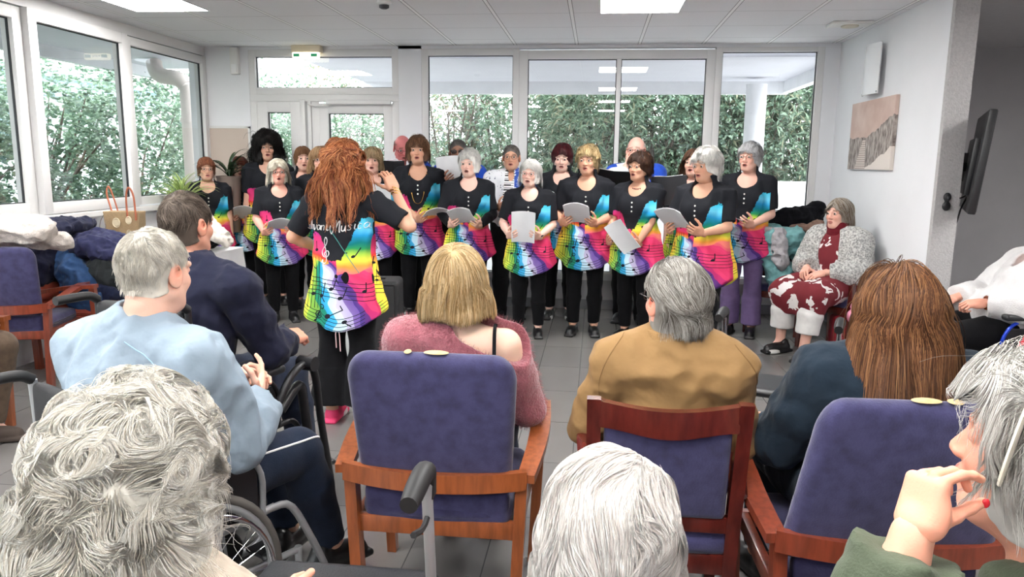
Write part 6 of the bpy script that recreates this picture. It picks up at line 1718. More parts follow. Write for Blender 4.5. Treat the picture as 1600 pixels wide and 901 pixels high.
def top(j, e, w, seed=1, h=.007, fold=.008, to=1.9, hem=None, neck=.056, ff=(11, 11, 8), collar=None, extra=(), scoop=None, am=1.1, shoulder=.05):
    pts = [j[k] for k in ('shR', 'shL', 'elR', 'elL', 'wrR', 'wrL', 'pel', 'nek')]
    lo, hi = bounds(*pts, pad=.22); V = Vol(lo, hi, h)
    for p, k in torso_prims(j, e, w): V.op(p, k)
    for t in 'RL':
        V.op(cap(j['nek'], j['sh'+t], shoulder+e*.7, .048+e), .05)
        for p, k in arm_prims(j, t, e, 0, to, am): V.op(p, k)
        # cuff
        a = j['el'+t]+(j['wr'+t]-j['el'+t])*(to-1.0); b_ = j['el'+t]+(j['wr'+t]-j['el'+t])*(to-1.18); V.op(tubecap(b_, a, .030+e*1.0, .029+e*.9), .006)
    for p, k in extra: V.op(p, k)
    V.add(folds(fold, ff, seed)); V.add(folds(fold*.45, tuple(q*2.4 for q in ff), seed+9))
    if collar: V.op(cap(j['nek']+_v((0, 0, -.03)), j['nek']+_v(collar), neck+.020, neck+.014), .012)
    up = (j['hed']-j['nek']); up /= np.linalg.norm(up)
    V.sub(cap(j['nek']+up*.0, j['nek']+up*.25, neck, neck+.02), .006)
    for p, k in (scoop or ()): V.sub(p, k)
    V.cut((0, 0, hem if hem is not None else j['pel'][2]-.10), (0, 0, -1))
    return V.mesh(1)
SEATLEG = lambda kr, kl, ar, al: dict(kneR=kr, kneL=kl, ankR=ar, ankL=al)
# man in light blue
LBLUE = cloth('light_blue_jersey', (136, 151, 164), var=.14, vs=9, bump=.9, bs=13); NAVYT = cloth('navy_tracksuit', (28, 38, 56)); NAVY = cloth('navy_jersey', (28, 30, 48), var=.15, bump=.7, bs=12)
d = dict(pel=(-1.27, 1.83, .57), che=(-1.26, 1.85, .82), nek=(-1.235, 1.885, 1.025), hed=(-1.20, 1.90, 1.19), shR=(-1.045, 1.80, .955), shL=(-1.425, 1.93, .955), elR=(-.985, 1.92, .70), elL=(-1.42, 2.02, .70), wrR=(-1.02, 2.11, .755), wrL=(-1.17, 2.19, .805), **SEATLEG((-.97, 2.27, .535), (-1.18, 2.36, .535), (-.90, 2.36, .16), (-1.10, 2.46, .16)))
hb = dict(R=dict(d=(-.18, .62, .62), palm=(-.85, -.3, .2), side=(-.2, -.6, .7), curls=(.25, .8, 1.0, 1.1), thumb=.5), L=dict(d=(.85, .25, .05), palm=(.1, -.7, -.5), side=(.2, -.2, .9), curls=(.5, .5, .6, .7), thumb=.3))
root, HM, j = seated('white-haired man in a light blue jumper with clasped hands, sitting in a wheelchair', d, tuple(lin((220, 176, 156))), dict(yaw=166, pitch=8, roll=0, s=.97), hands=hb, male=True, fat=.012, leg_m=NAVYT, hh=.003, mouth=0.)
V, Q = top(j, .030, 1.14, 3, .0065, .017, 1.86, ff=(9, 9, 6), collar=(0, .005, .035), neck=.066, hem=.50, am=1.15, shoulder=.055)
mesh_np('jumper', V, Q, LBLUE, root)
# shoulder seam and elbow patch lines
BV = BVHTree.FromPolygons([tuple(v) for v in V], [tuple(q) for q in Q])
def seam(BV, pts, direction, m, root, rad=.0016, name='seam', n=40):
    out = []
    for p in spline(pts, n):
        hit = BV.ray_cast(Vector(p)-Vector(direction)*.4, Vector(direction))
        if hit[0] is not None: out.append(tuple(hit[0]+hit[1]*.0006))
    if len(out) > 3: MB().tube(out, rad, 5).build(name, m, root, smooth=60)
LB2 = mat('pale_seam', (140, 172, 198), rough=.8)
seam(BV, [(.02, .05, 1.03), (.12, .0, .98), (.16, .0, .88), (.17, .0, .74)], (-.35, 1, 0), LB2, root)
wh = [(236, 230, 216), (222, 214, 200), (244, 240, 230), (206, 198, 184)]
add_hair(root, HM, hairdo('crew', wh, 61, k=8, ears=True, L=.026, rad=.0007, thick=.009, cap=.0015, low=-.055, flow='crown', lift=.5, curl=.3, cf=40, front=.45, back=-.74, shag=.12, ch=.005, steps=6), fine=True)
_lv, _lq = leg_mesh(j, .018, 1.95, 1.08, .0, 2); _lb = BVHTree.FromPolygons([tuple(v) for v in _lv], [tuple(q) for q in _lq])
_h, _k = j['hipR'], j['kneR']
seam(_lb, [tuple(_h+(_k-_h)*t+_v((.02, 0, .02*t))) for t in (.3, .6, .85, 1.0, 1.08)], (-.75, .1, -.65), WPRINT, root, .0035, 'trouser_stripe', 30)
# man in navy
d = dict(pel=(-1.53, 2.62, .60), che=(-1.53, 2.64, .86), nek=(-1.535, 2.68, 1.085), hed=(-1.565, 2.71, 1.245), shR=(-1.335, 2.62, 1.02), shL=(-1.72, 2.76, 1.02), elR=(-1.245, 2.70, .76), elL=(-1.76, 2.86, .77), wrR=(-1.25, 2.89, .775), wrL=(-1.66, 3.04, .78), **SEATLEG((-1.33, 3.06, .56), (-1.53, 3.10, .56), (-1.30, 3.12, .16), (-1.50, 3.16, .16)))
hn = dict(R=dict(d=(.25, .9, -.1), palm=(-.5, .1, -.8), side=(-.8, .1, .3), curl=1.05, thumb=.1), L=dict(d=(.1, .9, -.1), palm=(.3, 0, -.9), side=(.8, 0, 0), curl=.8))
root, HM, j = seated('dark-haired man in a navy jumper with a clenched hand, in a powered wheelchair', d, tuple(lin((206, 150, 128))), dict(yaw=163, pitch=4, roll=0, s=.98), hands=hn, male=True, leg_m=JEANS, mouth=0.)
V, Q = top(j, .022, 1.02, 6, .007, .014, 1.9, collar=(0, .005, .02), neck=.060); mesh_np('jumper', V, Q, NAVY, root)
add_hair(root, HM, hairdo('short', [(112, 98, 88), (84, 74, 66), (134, 120, 108), (70, 60, 54)], 62, k=4, ears=True, L=.045, rad=.0008, thick=.014, cap=.005, low=-.065, flow='crown', lift=.4, curl=.6, cf=30, shag=.1, back=-.85), fine=True)
# blonde woman in pink
PINKW = cloth('dusty_pink_mohair', (166, 98, 108), var=.25, vs=60, bump=.6, bs=140, sheen=.6)
d = dict(pel=(-.46, 2.42, .54), che=(-.455, 2.41, .78), nek=(-.45, 2.385, .965), hed=(-.45, 2.40, 1.09), shR=(-.285, 2.37, .905), shL=(-.615, 2.37, .905), elR=(-.215, 2.44, .665), elL=(-.68, 2.46, .66), wrR=(-.25, 2.66, .65), wrL=(-.62, 2.68, .65), **SEATLEG((-.36, 2.86, .51), (-.56, 2.86, .51), (-.36, 2.88, .09), (-.56, 2.88, .09)))
root, HM, j = seated('blonde woman with a straight bob in a fluffy dusty pink jumper baring one shoulder', d, tuple(lin((236, 200, 178))), dict(yaw=180, pitch=-2, roll=0, s=1.0), leg_m=JEANS, h=.008)
V, Q = top(j, .020, 1.0, 9, .0065, .006, 1.9, neck=.06, scoop=((cap(j['nek']+_v((.06, -.05, .0)), j['shR']+_v((.06, -.05, .02)), .062, .075), .012), (cap(j['nek']+_v((-.02, -.02, .02)), j['nek']+_v((.10, -.04, -.02)), .06, .06), .01)))
mesh_np('jumper', V, Q, PINKW, root)
FURM = tint_mat('mohair', rough=.7, spec=.1, trans=.4)
def fur(V, Q, n, L, rad, cols, seed, lean=(0, 0, -.3)):
    rg = np.random.default_rng(seed); A, B, D = V[Q[:, 0]], V[Q[:, 1]], V[Q[:, 2]]
    N = np.cross(B-A, D-A); ar = np.linalg.norm(N, axis=1); N /= ar[:, None]+1e-12
    k = rg.choice(len(Q), n, p=ar/ar.sum()); a, b_ = rg.random((n, 1)), rg.random((n, 1))
    p = A[k]+(B[k]-A[k])*a+(D[k]-A[k])*b_*.9; d = N[k]+rg.normal(0, .55, (n, 3))+_v(lean); d /= np.linalg.norm(d, axis=1)[:, None]
    P = np.stack([p+d*L*t*rg.uniform(.6, 1.2, (n, 1))*1. + rg.normal(0, L*.12*t, (n, 3)) for t in (0, .4, .75, 1)], 1)
    return strand_mesh(P, rad, .3, [lin(c) for c in cols], seed, cvar=.2)
Vf, Qf, Cf = fur(V, Q, 16000, .014, .00045, [(186, 122, 130), (160, 92, 104), (200, 144, 148)], 3)
mesh_np('fluff', Vf, Qf, FURM, root, col=Cf)
st = [tuple(j['shR']+_v(o)) for o in ((-.035, .10, -.08), (-.035, .05, .045), (-.032, .0, .062), (-.028, -.05, .042), (-.024, -.085, -.04))]
MB().tube(spline(st, 20), .006, 6, flat=.4).build('strap', BLACK_CLOTH, root, smooth=60)
bl_ = [(220, 188, 138), (196, 162, 112), (236, 212, 168), (172, 138, 92)]
add_long_hair(root, HM, 10000, .185, bl_, 12, rad=.0008, thick=.032, curl=.15, cf=22, bulge=.010, low=-.078, cap_=.024, zcut=-.088, steps=16, grav=.6, lift=.35, flow='crown', clump=300, taper=.5, rough=.002, Lvar=(.85, 1.0), backy=.03)
# man in tan
TAN = cloth('tan_jacket_cloth', (148, 116, 76), var=.14, vs=9, bump=.8, bs=12, rough=.7, sheen=.05); TANC = cloth('tan_ribbed_collar', (158, 124, 82))
d = dict(pel=(.24, 2.27, .54), che=(.245, 2.24, .80), nek=(.25, 2.21, .985), hed=(.245, 2.215, 1.095), shR=(.405, 2.16, .905), shL=(.085, 2.23, .895), elR=(.445, 2.24, .65), elL=(-.005, 2.31, .65), wrR=(.43, 2.46, .62), wrL=(.04, 2.50, .61), **SEATLEG((.33, 2.72, .51), (.12, 2.72, .51), (.33, 2.74, .09), (.12, 2.74, .09)))
root, HM, j = seated('man with swept back grey hair and glasses in a tan jacket', d, tuple(lin((220, 160, 140))), dict(yaw=206, pitch=0, roll=0, s=1.0), male=True, leg_m=BLACK_TROUSER, mouth=0., fat=.004)
V, Q = top(j, .020, .96, 15, .0065, .013, 1.9, neck=.06, hem=.50, am=1.0, ff=(7, 7, 9), shoulder=.05)
mesh_np('jacket', V, Q, TAN, root)
BV = BVHTree.FromPolygons([tuple(v) for v in V], [tuple(q) for q in Q]); TS = mat('tan_seam', (136, 104, 64), rough=.8)
seam(BV, [(-.14, 0, 1.0), (-.19, 0, .93), (-.215, 0, .84), (-.20, 0, .74)], (0, 1, 0), TS, root); seam(BV, [(.17, 0, .99), (.225, 0, .92), (.245, 0, .84), (.23, 0, .72)], (0, 1, 0), TS, root)
c_ = Vol(j['nek']-.13, j['nek']+.13, .005); up = _v((-.005, .01, .12)); c_.op(tubecap(j['nek']+_v((0, .005, -.04)), j['nek']+up*.28, .100, .092), .008); c_.sub(cap(j['nek']-up, j['nek']+up*2, .072, .072), .004)
V, Q = c_.mesh(1); mesh_np('collar', V, Q, TANC, root)
gy = [(172, 168, 160), (134, 128, 120), (208, 204, 198), (110, 102, 94)]
add_hair(root, HM, hairdo('short', gy, 63, k=6, ears=True, zcut=-.096, L=.068, rad=.0008, thick=.018, cap=.012, low=-.085, flow='back', lift=.25, curl=.25, cf=26, shag=.05, back=-.9, front=.42, steps=10, cvar=.25, clump=200), fine=True)
add_glasses(root, HM, LENS_FRAME, .022)
# woman with long auburn hair
TEAL = cloth('dark_teal_denim', (34, 46, 58), var=.2, vs=12, bump=.9, bs=14)
d = dict(pel=(.82, 2.16, .54), che=(.83, 2.16, .78), nek=(.85, 2.15, .965), hed=(.855, 2.16, 1.085), shR=(1.03, 2.10, .905), shL=(.67, 2.15, .905), elR=(1.12, 2.16, .67), elL=(.575, 2.22, .67), wrR=(1.02, 2.38, .64), wrL=(.60, 2.45, .63), **SEATLEG((.86, 2.62, .51), (.64, 2.62, .51), (.86, 2.64, .09), (.64, 2.64, .09)))
root, HM, j = seated('woman with long straight auburn hair and a dark teal jacket, seen from behind', d, tuple(lin((222, 176, 154))), dict(yaw=184, pitch=0, roll=0, s=1.04), leg_m=TEAL)
V, Q = top(j, .028, 1.05, 21, .0075, .013, 1.9, neck=.06, am=1.2); mesh_np('jacket', V, Q, TEAL, root)
au = [(112, 74, 50), (138, 94, 62), (160, 114, 76), (88, 58, 42)]
add_long_hair(root, HM, 12000, .34, au, 14, rad=.0009, thick=.032, curl=.3, cf=20, bulge=.03, low=-.245, cap_=.022, steps=18, grav=.5, lift=.35, flow=(0.0, .45, -.8), clump=350, taper=.5, rough=.004, Lvar=(.8, 1.0), backy=.05, front=.45)
# curly white head at the bottom left
wc = [(244, 239, 228), (234, 227, 213), (250, 247, 240), (222, 212, 196)]
d = dict(pel=(-.70, .95, .54), che=(-.70, .96, .72), nek=(-.68, .965, .885), hed=(-.672, .98, 1.015), shR=(-.52, .94, .80), shL=(-.86, .97, .80), elR=(-.46, 1.0, .60), elL=(-.93, 1.04, .60), wrR=(-.55, 1.20, .62), wrL=(-.80, 1.23, .62), **SEATLEG((-.58, 1.38, .51), (-.78, 1.38, .51), (-.58, 1.40, .12), (-.78, 1.40, .12)))
root, HM, j = seated('person with fluffy curly white hair at the bottom left, seen from behind', d, tuple(lin((232, 168, 146))), dict(yaw=172, pitch=10, roll=0, s=1.0), leg_m=NAVYT)
V, Q = top(j, .03, 1.05, 31, .009, .008, 1.9, neck=.055, hem=.48); mesh_np('cardigan', V, Q, cloth('beige_knit', (190, 176, 160)), root)
def fluffy(root, HM, n, L, cols, seed, thick, cap_, curl, cf, rad, low=-.10, lift=1., grav=.15, flow='crown', clump=260, steps=14, bulge=.01, cr=.0, front=.5, shag=.1, mat_fine=True, taper=.3, Lvar=(.6, 1.1), backr=-.9, crown=(0, .55, .83), neckr=.065, facec=(0, -.118, -.036), fly=.02, fo=(.066, .088, .085)):
    rt = scalp_roots(n, seed, front=front, side=-.15, back=backr, ear=False); rg = np.random.default_rng(seed)
    P = strands(rt, steps, L*rg.uniform(*Lvar, n), thick, seed, flow, grav, curl, cf, lift, clump=clump, shag=shag, crown=crown, neckr=neckr, inner=cap_, lowe=low_ell(low, cap_, bulge, .03), fly=fly)
    cl = np.array([lin(c) for c in cols]); out = [strand_mesh(P, rad, taper, cl, seed, cvar=.10)]
    V, Q = hair_cap(cap_, low, bulge, h=.0045, rough=cr, seed=seed, backy=.03, facec=facec, front_open=fo)
    nv = .97+.12*noise3(V[:, 0]*60, V[:, 1]*60+seed, V[:, 2]*60); out.append((V, Q, cl.mean(0)*nv[:, None]))
    return add_hair(root, HM, out, fine=mat_fine)
fluffy(root, HM, 22000, .105, wc, 71, .050, .030, 1.3, 27, .00045, low=-.125, lift=.7, clump=420, bulge=.028, cr=.007, flow='crown', shag=.14, steps=15, fly=0.)
# short white head at the bottom centre
d = dict(pel=(.03, .98, .54), che=(.03, .98, .70), nek=(.03, .975, .86), hed=(.033, .985, .955), shR=(.20, .95, .77), shL=(-.14, .95, .77), elR=(.25, 1.0, .58), elL=(-.20, 1.0, .58), wrR=(.16, 1.22, .60), wrL=(-.10, 1.22, .60), **SEATLEG((.13, 1.40, .51), (-.07, 1.40, .51), (.13, 1.42, .09), (-.07, 1.42, .09)))
root, HM, j = seated('person with short straight white hair at the bottom centre, seen from behind', d, tuple(lin((236, 170, 150))), dict(yaw=176, pitch=12, roll=0, s=1.1), leg_m=BLACK_TROUSER)
V, Q = top(j, .03, 1.05, 33, .009, .008, 1.9, neck=.055, hem=.48); mesh_np('cardigan', V, Q, cloth('grey_knit', (150, 150, 156)), root)
fluffy(root, HM, 13000, .055, [(242, 236, 230), (234, 225, 218), (248, 245, 240), (226, 215, 208)], 72, .020, .013, .35, 22, .00045, low=-.055, lift=.3, clump=500, bulge=.0, cr=.002, backr=-.72, flow='crown', shag=.06, steps=12, Lvar=(.7, 1.15), crown=(-.25, -.55, .8), fly=0.)
# grey-haired woman with the headband
GREEN = cloth('olive_green_fleece', (78, 86, 70), var=.15, vs=20)
d = dict(pel=(.72, .92, .54), che=(.70, .93, .76), nek=(.645, .955, .955), hed=(.608, 1.0, 1.125), shR=(.80, 1.04, .87), shL=(.56, .80, .88), elR=(.86, 1.14, .66), elL=(.335, .83, .88), wrR=(.72, 1.3, .62), wrL=(.385, .865, 1.075), **SEATLEG((.62, 1.36, .51), (.42, 1.28, .51), (.60, 1.40, .09), (.40, 1.32, .09)))
hg = dict(L=dict(d=(.25, .25, .90), palm=(.90, .35, -.25), side=(.1, -.60, .1), curls=(.30, .55, .7, .8), bend0=.85, ta=-.02, tg=.95, tcurl=.05, s=.78), R=dict(d=(-.5, .7, 0), palm=(0, 0, -1), side=(-1, 0, 0), curl=.4))
root, HM, j = seated('woman with wavy grey hair and a cream hairband holding her hand to her mouth', d, tuple(lin((224, 160, 136))), dict(yaw=232, pitch=-4, roll=0, s=1.04), hands=hg, leg_m=JEANS, hands_h=.0022, mouth=0.)
HAND_TIP_L = HAND_TIP[0].copy()
ex_ = [(cap(j['nek']+_v((.09, -.08, .05)), j['nek']+_v((-.04, -.085, .03)), .040, .034), .010), (cap(j['nek']+_v((.09, -.08, .04)), j['nek']+_v((.10, .06, .04)), .042, .036), .010), (cap(j['nek']+_v((.03, -.115, .0)), j['nek']+_v((.15, -.03, -.01)), .042, .036), .010), (cap(j['nek']+_v((-.05, -.07, .02)), j['nek']+_v((-.08, .03, -.01)), .034, .030), .010)]
V, Q = top(j, .026, 1.05, 41, .0055, .009, 1.84, neck=.058, hem=.48, extra=ex_, ff=(16, 16, 14), am=1.1); mesh_np('hooded_top', V, Q, GREEN, root)
fluffy(root, HM, 22000, .145, [(206, 203, 197), (182, 178, 171), (226, 223, 217), (158, 152, 145)], 73, .034, .020, .95, 28, .00045, low=-.095, lift=.35, clump=300, bulge=.012, cr=.006, flow=(0, .7, -.5), shag=.15, steps=15, grav=.35, front=.62, facec=(0, -.135, -.04), fo=(.088, .118, .115), fly=.006)
hb_ = []
for a in np.linspace(-1.95, 1.95, 30): hb_.append((math.sin(a)*.105, -.030+.012*math.cos(a), .028+math.cos(a)*.122))
b_ = MB().tube(hb_, .0095, 8, flat=.35).build('hairband', mat('cream_satin', (224, 216, 198), rough=.35), root, smooth=60); b_.matrix_local = HM
NAIL = mat('red_nail_varnish', (190, 30, 40), rough=.15)
nl_ = MB(); nl_.ellipsoid(tuple(HAND_TIP_L+_v((.001, -.006, .002))), (.0048, .003, .006), 12, 8); nl_.build('fingernail', NAIL, root, smooth=60)
# woman in the grey cardigan by the right wall
KNIT = mat('speckled_grey_knit', (212, 212, 208), rough=.95, var=.4, vs=70, c2=(120, 120, 120), bump=1.0, bs=110)
DRESS = new_mat('maroon_print'); nt = NT(DRESS); tc = nt.n.new('ShaderNodeTexCoord'); nz = nt.n.new('ShaderNodeTexNoise'); nz.inputs['Scale'].default_value = 9; nz.inputs['Detail'].default_value = 3; nz.inputs['Distortion'].default_value = .8; nt.l.new(tc.outputs['Object'], nz.inputs['Vector'])
nt.l.new(mixrgb(nt, E(nt, nz.outputs['Fac']).gt(.585), lin((112, 28, 38)), lin((228, 222, 220))), bsdf(DRESS).inputs['Base Color']); bsdf(DRESS).inputs['Roughness'].default_value = .85
MAROON = cloth('maroon_knit', (104, 26, 36)); WHITET = cloth('white_cotton', (222, 220, 218), var=.08)
f_ = _v((-.77, -.64, 0)); rr = _v((-.64, .77, 0))   # facing, own right
P0 = _v((1.97, 6.26, 0))
def Q3(fw, rt, z): return tuple(P0+f_*fw+rr*rt+_v((0, 0, z)))
d = dict(pel=Q3(0, 0, .56), che=Q3(-.01, 0, .80), nek=Q3(.0, 0, .98), hed=Q3(.03, 0, 1.115), shR=Q3(0, .165, .90), shL=Q3(0, -.165, .90), elR=Q3(.06, .25, .68), elL=Q3(.08, -.25, .68), wrR=Q3(.27, .09, .68), wrL=Q3(.28, -.07, .665), kneR=Q3(.44, .15, .50), kneL=Q3(.44, -.12, .50), ankR=Q3(.44, .16, .09), ankL=Q3(.50, -.10, .09))
ff_ = tuple(f_)
hr_ = dict(R=dict(d=(-.77+.3, -.64-.3, -.3), palm=(.3, -.2, -.9), side=tuple(-rr), curl=.6), L=dict(d=tuple(f_+rr*.5+_v((0, 0, -.3))), palm=(.1, .3, -.9), side=tuple(rr), curl=.6))
root, HM, j = seated('woman in a speckled grey cardigan and maroon patterned dress sitting by the right wall', d, tuple(lin((226, 176, 158))), dict(yaw=-56, pitch=2, roll=0), near=False, hands=hr_, mouth=0., fat=.012, hh=.004, body_kw=dict(b=1.2))
V, Q = top(j, .042, 1.15, 51, .009, .012, 1.84, neck=.075, hem=.50, am=1.4, shoulder=.035, scoop=((cap(Q3(.16, 0, .96)-P0, Q3(.30, 0, .5)-P0, .095, .15), .01),)); mesh_np('cardigan', V, Q, KNIT, root)
V, Q = top(j, .020, 1.28, 52, .01, .004, .5, neck=.06, hem=.46); mesh_np('dress_bodice', V, Q, DRESS, root)
S_ = Vol((-.75, -.75, .20), (.4, .4, .78), .01)
for t in 'RL': S_.op(cap(j['hip'+t], j['kne'+t]+f_*.0, .13, .115), .05)
S_.op(cap(j['kneR'], j['kneL'], .10, .10), .05); S_.op(cap(j['kneR']+_v((0, 0, -.10)), j['kneL']+_v((0, 0, -.10)), .085, .085), .05); S_.cut((0, 0, .34), (0, 0, -1)); S_.add(folds(.01, (9, 9, 9), 4))
V, Q = S_.mesh(1); mesh_np('dress_skirt', V, Q, DRESS, root)
V, Q = leg_mesh(j, .030, 1.72, 1.05, .02, 5, waist=False); mesh_np('capri_trousers', V, Q, WHITET, root)
c_ = Vol(j['nek']-.15, j['nek']+.16, .007); c_.op(tubecap(j['nek']+_v((0, 0, -.05)), j['nek']+f_*.02+_v((0, 0, .085)), .104, .086), .01); c_.add(folds(.006, (8, 8, 30), 3)); c_.sub(cap(j['nek']-_v((0, 0, .1)), j['nek']+_v((0, 0, .2)), .058, .062), .004); V, Q = c_.mesh(1); mesh_np('roll_collar', V, Q, MAROON, root)
for t, yw in (('R', -62), ('L', -40)): add_shoe(root, j['ank'+t], R(yw), 'shoe', BLACK_SHOE, WHITE_SOLE, name='trainer')
add_eyes(root, HM); add_hair(root, HM, hairdo('bob', [(150, 130, 110), (190, 180, 166), (120, 100, 84), (206, 200, 190)], 75, L=.15, low=-.095, flow='part', thick=.018, cap=.012, front=.45))
# woman in white at the right edge
WKN = cloth('white_fluffy_knit', (226, 224, 224), var=.06, bump=.5, bs=160)
P0 = _v((2.47, 4.56, 0)); f_ = _v((-1, -.08, 0)); rr = _v((-.08, 1, 0))
d = dict(pel=Q3(0, 0, .57), che=Q3(-.06, 0, .80), nek=Q3(-.13, 0, .965), hed=Q3(-.12, 0, 1.115), shR=Q3(-.13, .19, .92), shL=Q3(-.10, -.19, .92), elR=Q3(.06, .25, .72), elL=Q3(.05, -.25, .74), wrR=Q3(.29, .14, .72), wrL=Q3(.26, -.11, .74), kneR=Q3(.42, .12, .55), kneL=Q3(.42, -.12, .55), ankR=Q3(.52, .12, .17), ankL=Q3(.52, -.12, .17))
hw = dict(R=dict(d=(-.8, .2, -.4), palm=(-.2, 0, -.9), side=(0, -1, 0), curl=.5), L=dict(d=(-.9, .15, -.15), palm=(0, .3, -.9), side=(0, 1, .2), curl=.9))
root, HM, j = seated('woman in a white fluffy jumper leaning back in a wheelchair at the right edge', d, tuple(lin((214, 158, 138))), dict(yaw=-84, pitch=-8, roll=0), near=False, hands=hw, mouth=.1, fat=.015, hh=.004, body_kw=dict(b=1.2), leg_m=BLACK_TROUSER)
V, Q = top(j, .045, 1.30, 55, .008, .008, 1.9, neck=.066, hem=.58, am=1.3, scoop=((ell(j['nek']+f_*.09+_v((0, 0, .0)), (.10, .05, .08)), .01),), extra=((ell(j['pel']+f_*.10+_v((0, 0, .10)), (.15, .17, .14)), .05),)); mesh_np('jumper', V, Q, WKN, root)
add_eyes(root, HM); add_glasses(root, HM, STEEL, .022, True); add_hair(root, HM, hairdo('short', [(150, 140, 130), (190, 184, 176)], 76))
AMB = mat('amber_bead', (120, 60, 30), rough=.25)
mb = MB()
for k in range(14):
    a = 2*PI*k/14; w = j['wrL']; mb.ellipsoid((w[0]+.01, w[1]+.034*math.cos(a), w[2]+.034*math.sin(a)), (.008, .008, .008), 8, 6)
mb.build('bracelet', AMB, root, smooth=60)
mb = MB(); mb.tube(spline([tuple(j['nek']+_v(o)) for o in ((-.08, -.09, .0), (-.155, -.03, -.07), (-.165, .0, -.10), (-.155, .04, -.06), (-.07, .09, .01))], 30), .002, 5); mb.build('necklace', STEEL, root, smooth=60)
# person in red at the right edge and the person with brown shoes at the left edge
P0 = _v((1.83, 2.95, 0)); f_ = _v((-.5, .87, 0)); rr = _v((.87, .5, 0))
d = dict(pel=Q3(0, 0, .56), che=Q3(0, 0, .78), nek=Q3(0, 0, .965), hed=Q3(.02, 0, 1.11), shR=Q3(0, .17, .90), shL=Q3(0, -.17, .80), elR=Q3(.05, .25, .66), elL=Q3(.05, -.25, .64), wrR=Q3(.25, .16, .66), wrL=Q3(.26, -.18, .68), kneR=Q3(.44, .1, .51), kneL=Q3(.44, -.1, .51), ankR=Q3(.46, .1, .09), ankL=Q3(.46, -.1, .09))
root, HM, j = seated('person in a bright red knitted jumper at the right edge beside the auburn hair', d, FAIR, dict(yaw=210), near=False, leg_m=BLACK_TROUSER)
V, Q = top(j, .04, 1.1, 61, .009, .012, 1.9, ff=(20, 20, 20)); mesh_np('jumper', V, Q, cloth('bright_red_knit', (206, 30, 52)), root); add_hair(root, HM, hairdo('short', WHT, 77))
P0 = _v((-3.46, 3.36, 0)); f_ = _v((1, .1, 0)); rr = _v((.1, -1, 0))
d = dict(pel=Q3(0, 0, .56), che=Q3(0, 0, .80), nek=Q3(0, 0, .98), hed=Q3(.02, 0, 1.13), shR=Q3(0, .17, .93), shL=Q3(0, -.17, .93), elR=Q3(.05, .25, .68), elL=Q3(.05, -.25, .68), wrR=Q3(.26, .14, .66), wrL=Q3(.26, -.14, .66), kneR=Q3(.36, .12, .51), kneL=Q3(.36, -.1, .51), ankR=Q3(.26, .12, .09), ankL=Q3(.30, -.06, .09))
BROWNT = cloth('brown_cloth', (86, 72, 60)); BRSHOE = mat('brown_suede', (62, 52, 46), rough=.9)
root, HM, j = seated('person with dark suede shoes at the left edge beside the rollator', d, FAIR, dict(yaw=95), near=False, leg_m=BROWNT, shoes=BRSHOE)
V, Q = top(j, .03, 1.1, 63, .01); mesh_np('jumper', V, Q, BROWNT, root); add_hair(root, HM, hairdo('short', WHT, 78))
# ---------------------------------------------------------------- table, bag, coats, plants, speaker
LINEN = mat('white_tablecloth', (232, 232, 234), rough=.8, var=.04, vs=5)
tb = empty('folding_table', 'long table under a white cloth below the left windows', 'table', (-3.56, 5.78, 0))
MB().box((-.50, -.34, .70), (.50, .34, .735), .006).build('tabletop', WPL, tb, smooth=40)
for sx_ in (-1, 1):
    for sy_ in (-1, 1): MB().tube([(sx_*.44, sy_*.28, .70), (sx_*.46, sy_*.30, 0)], .014, 8).build('leg', STEEL, tb, smooth=50)
def drape(u, v):
    a = u*2*PI; ca, sa = math.cos(a), math.sin(a); r = 1/max(abs(ca)/.52, abs(sa)/.36); x, y = ca*r, sa*r
    f = .010*math.sin(a*14)+.008*math.sin(a*23+1)
    k = max(0, v-.12)/.88
    return (x*(1+.02*k)+ca*f*k*2.5, y*(1+.03*k)+sa*f*k*2.5, .742-.60*k if v > .12 else .745)
cl = MB().panel(drape, 121, 10, .003); cl.box((-.52, -.36, .738), (.52, .36, .746), .003); tag(cl.build('tablecloth', LINEN, None, smooth=50, loc=(-3.56, 5.78, 0)), 'white cloth hanging to knee height over the table below the left windows', 'tablecloth')
STRAW = mat('woven_straw', (188, 160, 122), rough=.9, var=.2, vs=90, bump=.8, bs=260, stretch=(1, 1, 2)); LEA = mat('tan_leather', (168, 92, 62), rough=.5)
bg_ = empty('tote_bag', 'upright woven straw bag with pale circles and tan leather handles on the white table', 'bag', (-3.78, 5.62, .748), R(6))
V = Vol((-.18, -.10, -.01), (.18, .10, .36), .006)
def bagf(X, Y, Z): 
    w = .125+.02*Z/.33; return np.maximum(np.maximum(np.abs(X)-w, np.abs(Y)-(.055+.012*Z)), np.maximum(-Z, Z-.33))
V.op((bagf, _v((-.16, -.08, 0)), _v((.16, .08, .33))), .01)
def bagi(X, Y, Z):
    w = .115+.02*Z/.33; return np.maximum(np.maximum(np.abs(X)-w, np.abs(Y)-(.046+.012*Z)), .02-Z)
V.sub((bagi, _v((-.16, -.08, .02)), _v((.16, .08, .40))), .004); vv, qq = V.mesh(1); mesh_np('body', vv, qq, STRAW, bg_)
CR = mat('cream_raffia', (222, 206, 176), rough=.9)
for x, z, r in ((-.035, .24, .036), (.065, .26, .028), (.06, .16, .022), (-.02, .08, .026), (.095, .09, .018)):
    a = MB(); yb_ = -.062-.010*z/.33*1.2
    a.tube([(x+r*.8*math.cos(t), yb_, z+r*math.sin(t)) for t in np.linspace(0, 2*PI, 18)[:-1]], .004, 6, closed=True); a.lathe([(r*.72, 0), (r*.72, .003)], 16, rot(R(90), 0, 0, (x, yb_+.001, z))); a.build('raffia_circle', CR, bg_, smooth=40)
